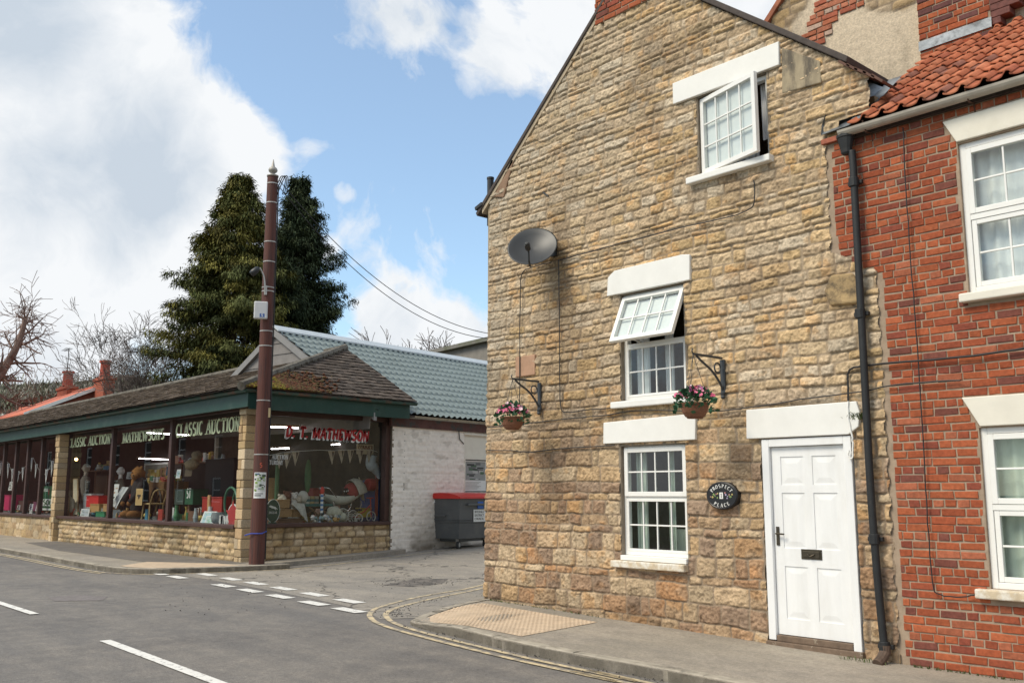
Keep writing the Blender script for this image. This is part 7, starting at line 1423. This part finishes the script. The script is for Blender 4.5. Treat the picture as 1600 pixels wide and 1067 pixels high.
# houses on the opposite side of the road (they show as reflections in the shop windows)
def opp(x0, x1, h, label, seed):
    t = thing('terraced_house', label, 'house', ((x0+x1)/2,-6.5,0), 'terraced houses across the road'); Y = -6.5; mb = MB(); wn = []
    n = 3; 
    for i in range(n):
        c = x0+(x1-x0)*(i+.5)/n; wn += [(c-.6,c+.6,1.0,2.5),(c-.6,c+.6,3.6,5.1)]
    holes(mb, x0, x1, -.2, h, Y, wn); mb.box(x0,x1,Y-7,Y-6.8,-.2,h); mb.box(x0,x0+.2,Y-6.8,Y-.01,-.2,h); mb.box(x1-.2,x1,Y-6.8,Y-.01,-.2,h); mb.build('wall', M('terrace_brick',(.19,.06,.036),.9,.2,6,.3,20), t)
    mb = MB(); mb.prism([(x0,Y+.3,h-.05),(x0,Y-3.5,h+2.6),(x0,Y-7.2,h-.05)], (x1-x0,0,0)); mb.build('roof', M('terrace_roof',(.12,.06,.045),.9,.2,6), t)
    for w in wn:
        mb = MB(); ring(mb, *w, Y-.12, Y-.05, .09); mb.box(w[0]+.09,w[1]-.09,Y-.11,Y-.06,(w[2]+w[3])/2-.04,(w[2]+w[3])/2+.04); o = mb.build('window', m_upvc, t); mb = MB(); mb.quad((w[0],Y-.1,w[2]),(w[1],Y-.1,w[2]),(w[1],Y-.1,w[3]),(w[0],Y-.1,w[3])); mb.build('pane', M('terrace_pane',(.05,.055,.06),.1), o)
opp(-64,-48,7.0,'two storey red brick house opposite the shop windows',1); opp(-82,-64.1,7.4,'taller red brick house further along opposite the shop',2); opp(-124,-82.1,7.0,'long red brick house farthest along opposite the shop',3)
# ------------------------------------------------------------------ trees
def foliage(name, parent, P, D, Lh, Wd, colr, mat):           # leaf sprays: one bent blade (two quads -> 4 tris) per entry
    n = len(P); up = np.array((0,0,1.)); S_ = np.cross(D, up+1e-3*np.random.RandomState(1).randn(n,3)); S_ /= np.linalg.norm(S_, axis=1)[:,None]+1e-9
    L = Lh[:,None]; W = Wd[:,None]; m_ = P+D*L*.5+S_*0; tip = P+D*L*.95+np.array((0,0,-1.))*L*.22
    vs = np.stack([P, m_+S_*W, tip, m_-S_*W], 1).reshape(-1,3); fa = np.arange(4*n).reshape(n,4); c = np.repeat(colr, 4, 0)
    return np_mesh(name, vs, fa, mat, parent, False, c)
m_fol = M('conifer_leaf', (1,1,1), .85, .25, 1.2, attr=True, spec=.2); m_bark = M('bark', (.09,.06,.045), .95, .3, 4, .6, 20)
def conifer(label, base, top, rmax, seed, cols, lean=0, dens=1.0, droop=.5, prof=.8):
    rs = np.random.RandomState(seed); base = Vector(base); H = top-base.z; t = thing('conifer', label, 'tree', tuple(base))
    mb = MB(); mb.tube([base+V(lean*k*k,0,H*k) for k in (0,.2,.4,.6,.8,.97)], [.30,.26,.2,.14,.08,.02], 8); mb.build('trunk', m_bark, t)
    mbb = MB(); Ps = []; Ds = []; Ls = []; Ws = []; Cs = []
    nb = int(620*dens)
    ph0 = rs.rand(6)*6.28
    for i in range(nb):
        u = rs.rand()**.85; 
        if u > .985: u = .985
        R_ = rmax*float(np.interp(u, [0,.35,.6,.76,.86,.93,.97,1], [.92,1,.91,.75,.50,.28,.14,.04]))
        a = rs.rand()*6.283; lump = 1+.16*math.sin(3*a+ph0[0]+u*7)+.18*math.sin(5*a+ph0[1]-u*13)
        Lb = max(.35, R_*lump*(rs.uniform(.55,1.04) if rs.rand() > .15 else rs.uniform(.9,1.28))); z0 = base.z+H*u; o = np.array((base.x+lean*u*u, base.y, z0)); d = np.array((math.cos(a), math.sin(a), 0))
        rise = rs.uniform(.05,.35)*(1-u*.2)+ (.9*(u-.85)/.15 if u > .85 else 0)
        pts = []
        for k in range(7): s = k/6; pts.append(o+d*Lb*s+np.array((0,0,Lb*(rise*s-droop*s*s*.8+.25*s**4))))
        mbb.tube([Vector(p) for p in pts[:6]], [.05*(1-k/7)*max(.3,1-u) for k in range(6)], 4, False)
        ns = int(10+20*Lb)
        c = np.array(cols[rs.randint(len(cols))])*rs.uniform(.75,1.25)
        for k in range(ns):
            s = rs.uniform(.18,1)**.7; f = s*6; j = min(int(f), 5); p = pts[j]+(pts[j+1]-pts[j])*(f-j)
            side = np.array((-d[1], d[0], 0))*rs.uniform(-1,1)*(.10+.28*Lb*(1-s)*.6+.12); 
            p = p+side+np.array((0,0,rs.uniform(-.12,.06)))
            nn = 5
            for q in range(nn):
                dd = d*rs.uniform(.1,1)+side*1.2+rs.randn(3)*.45+np.array((0,0,-.45*droop-.1)); dd /= np.linalg.norm(dd)
                Ps.append(p+rs.randn(3)*.07); Ds.append(dd); Ls.append(rs.uniform(.11,.30)); Ws.append(rs.uniform(.013,.034)); Cs.append(c*rs.uniform(.7,1.3))
    mbb.build('branches', m_bark, t); foliage('crown', t, np.array(Ps), np.array(Ds), np.array(Ls), np.array(Ws), np.array(Cs), m_fol); return t
def far_pt(px, py, D): d = ray(px, py); k = D/math.hypot(d.x, d.y)*1.0; return EYE+d*k
p = far_pt(352,760,44); conifer('left conifer of two behind the shop with yellow green drooping sprays', (p.x,p.y,.3), far_pt(348,278,44).z, 2.95, 3, [(.165,.16,.045),(.20,.18,.045),(.11,.12,.04),(.08,.095,.037),(.15,.135,.038),(.095,.108,.037)], .2, 1.6, .62, .46)
p = far_pt(452,760,47); conifer('right conifer of two behind the shop with dark green foliage', (p.x,p.y,.3), far_pt(457,282,47).z, 2.35, 8, [(.072,.092,.045),(.052,.074,.038),(.085,.105,.048),(.042,.06,.032)], 0, 1.6, .42, .46)
m_twig = M('twig', (.13,.10,.085), .95, .2, 3)
def bare_tree(label, base, h, seed, r0=.16, spread=.55, levels=5, lean=(0,0), mat=None, droop=0, group=None, name='bare_tree', minr=.006, kids=(3,5), path=None):
    rnd = random.Random(seed); base = Vector(base); t = thing(name, label, 'tree', tuple(base), group); tr = MB(); cr = MB()
    def grow(p, d, L, r, lv):
        n = 4; pts = [p]; rs_ = [r]; dd = Vector(d)
        for i in range(n):
            dd = (dd+V(rnd.gauss(0,.13), rnd.gauss(0,.13), rnd.gauss(0,.09)+(.05 if lv < 3 else -droop))).normalized(); p = p+dd*(L/n); pts.append(p); rs_.append(max(minr, r*(1-.5*(i+1)/n)))
        (tr if lv == 0 else cr).tube(pts, rs_, 7 if lv == 0 else (5 if lv < 2 else 3), False)
        if lv >= levels: return
        for k in range(rnd.randint(*kids)):
            i = rnd.randint(1 if lv else 2, n); ax = rnd.uniform(0, 6.283); o = dd.orthogonal().normalized(); o = (Matrix.Rotation(ax, 3, dd) @ o); nd_ = (dd*(1-spread*rnd.uniform(.5,1.1))+o*spread*rnd.uniform(.7,1.3)).normalized()
            grow(pts[i], nd_, L*rnd.uniform(.55,.8), max(minr, rs_[i]*.62), lv+1)
    if path is None: grow(base, V(lean[0],lean[1],1).normalized(), h*.36, r0, 0)
    else:
        pp2 = crv(path, 5); rr3 = [r0*(1-.72*i/(len(pp2)-1)) for i in range(len(pp2))]; tr.tube(pp2, rr3, 8, False)
        for i in range(6, len(pp2)):
            for k in range(1 if i < len(pp2)-3 else 3):
                o = V(rnd.gauss(0,1), rnd.gauss(0,1), rnd.gauss(.1,.6)).normalized(); grow(pp2[i], (o+V(.25,.2,.15)).normalized(), h*rnd.uniform(.6,1.1), rr3[i]*.42, 2)
    tr.build('trunk', mat or m_bark, t); cr.build('crown', mat or m_twig, t); return t
p = far_pt(-60,760,85); bare_tree_path = [p-V(0,0,p.z)]+[far_pt(x, y, 85) for x, y in ((-48,680),(-20,615),(2,582),(22,550),(34,520),(40,497))]; bare_tree('bare tree with pinkish brown branches leaning in from the left edge', (p.x,p.y,0), 2.5, 12, .55, .55, 4, (.16,.0), M('pink_bark',(.19,.125,.10),.9,.2,4), .05, minr=.02, kids=(3,4), path=bare_tree_path)
p = far_pt(228,760,52); bare_tree('slender grey bare tree left of the two conifers', (p.x,p.y,0), far_pt(228,490,52).z*1.45, 5, .20, .45, 6, (.02,0), None, -.03, minr=.0095, kids=(3,4))
# a short row of leafless tree tops beyond the green roof
for i, (px, py, D, lab) in enumerate(((608,522,70,'leftmost of the bare tree tops beyond the green roof'),(640,524,74,'bare tree top second from the left beyond the green roof'),(672,527,72,'bare tree top third from the left beyond the green roof'),(700,527,76,'bare tree top next to the yellowish tree beyond the green roof'))):
    p = far_pt(px,760,D); bare_tree(lab, (p.x,p.y,0), (far_pt(px,py,D).z)*1.15, 30+i, .14, .45, 5, (0,0), None, -.03, 'bare trees beyond the green roof', minr=.022, kids=(4,5))
p = far_pt(722,760,80); bare_tree('yellowish budding tree beyond the barn roof', (p.x,p.y,0), far_pt(722,520,80).z*.95, 44, .16, .5, 5, (0,0), M('willow_twig',(.30,.22,.07),.9,.2,3), 0, None, 'budding_tree', minr=.022, kids=(4,5))
# wooded hillside far off
hp = [far_pt(x, y, 190) for x, y in ((-260,640),(-60,606),(40,600),(120,596),(200,586),(280,600),(420,640),(520,690))]
mb = MB(); n = len(hp); vs = [(p.x,p.y,-.2) for p in hp]+[tuple(p) for p in hp]+[(p.x*1.6,p.y*1.6,p.z*.9) for p in hp]; mb.add(vs, [(i,i+1,n+i+1,n+i) for i in range(n-1)]+[(n+i,n+i+1,2*n+i+1,2*n+i) for i in range(n-1)])
structure(mb.build('hill', M('hill_wood_floor',(.10,.095,.06),.95,.3,.12,.5,1), smooth=False))
rs = np.random.RandomState(6); Ps=[]; Ds=[]; Ls=[]; Ws=[]; Cs=[]
for i in range(420):
    px = rs.uniform(-120,330); k = np.interp(px,[-120,40,120,200,280,330],[612,600,596,586,600,612]); D = rs.uniform(120,186); py = k+rs.uniform(0,38)-(8 if rs.rand()<.4 else 0); top = far_pt(px, py, D); col = np.array([(.20,.185,.155),(.17,.17,.125),(.22,.20,.165),(.13,.145,.095)][rs.randint(4)]); hh = rs.uniform(4,7)
    for j in range(60):
        p = np.array(top)+np.array((rs.randn()*1.4, rs.randn()*1.4, -rs.rand()**1.4*hh)); d = rs.randn(3)*.5+np.array((0,0,.8)); d /= np.linalg.norm(d); Ps.append(p); Ds.append(d); Ls.append(rs.uniform(.7,2.0)); Ws.append(rs.uniform(.03,.12)); Cs.append(col*rs.uniform(.7,1.3))
o = foliage('far_wood', None, np.array(Ps), np.array(Ds), np.array(Ls), np.array(Ws), np.array(Cs), m_fol); stuff(o, 'grey brown leafless wood on the far hillside at the left', 'wood')
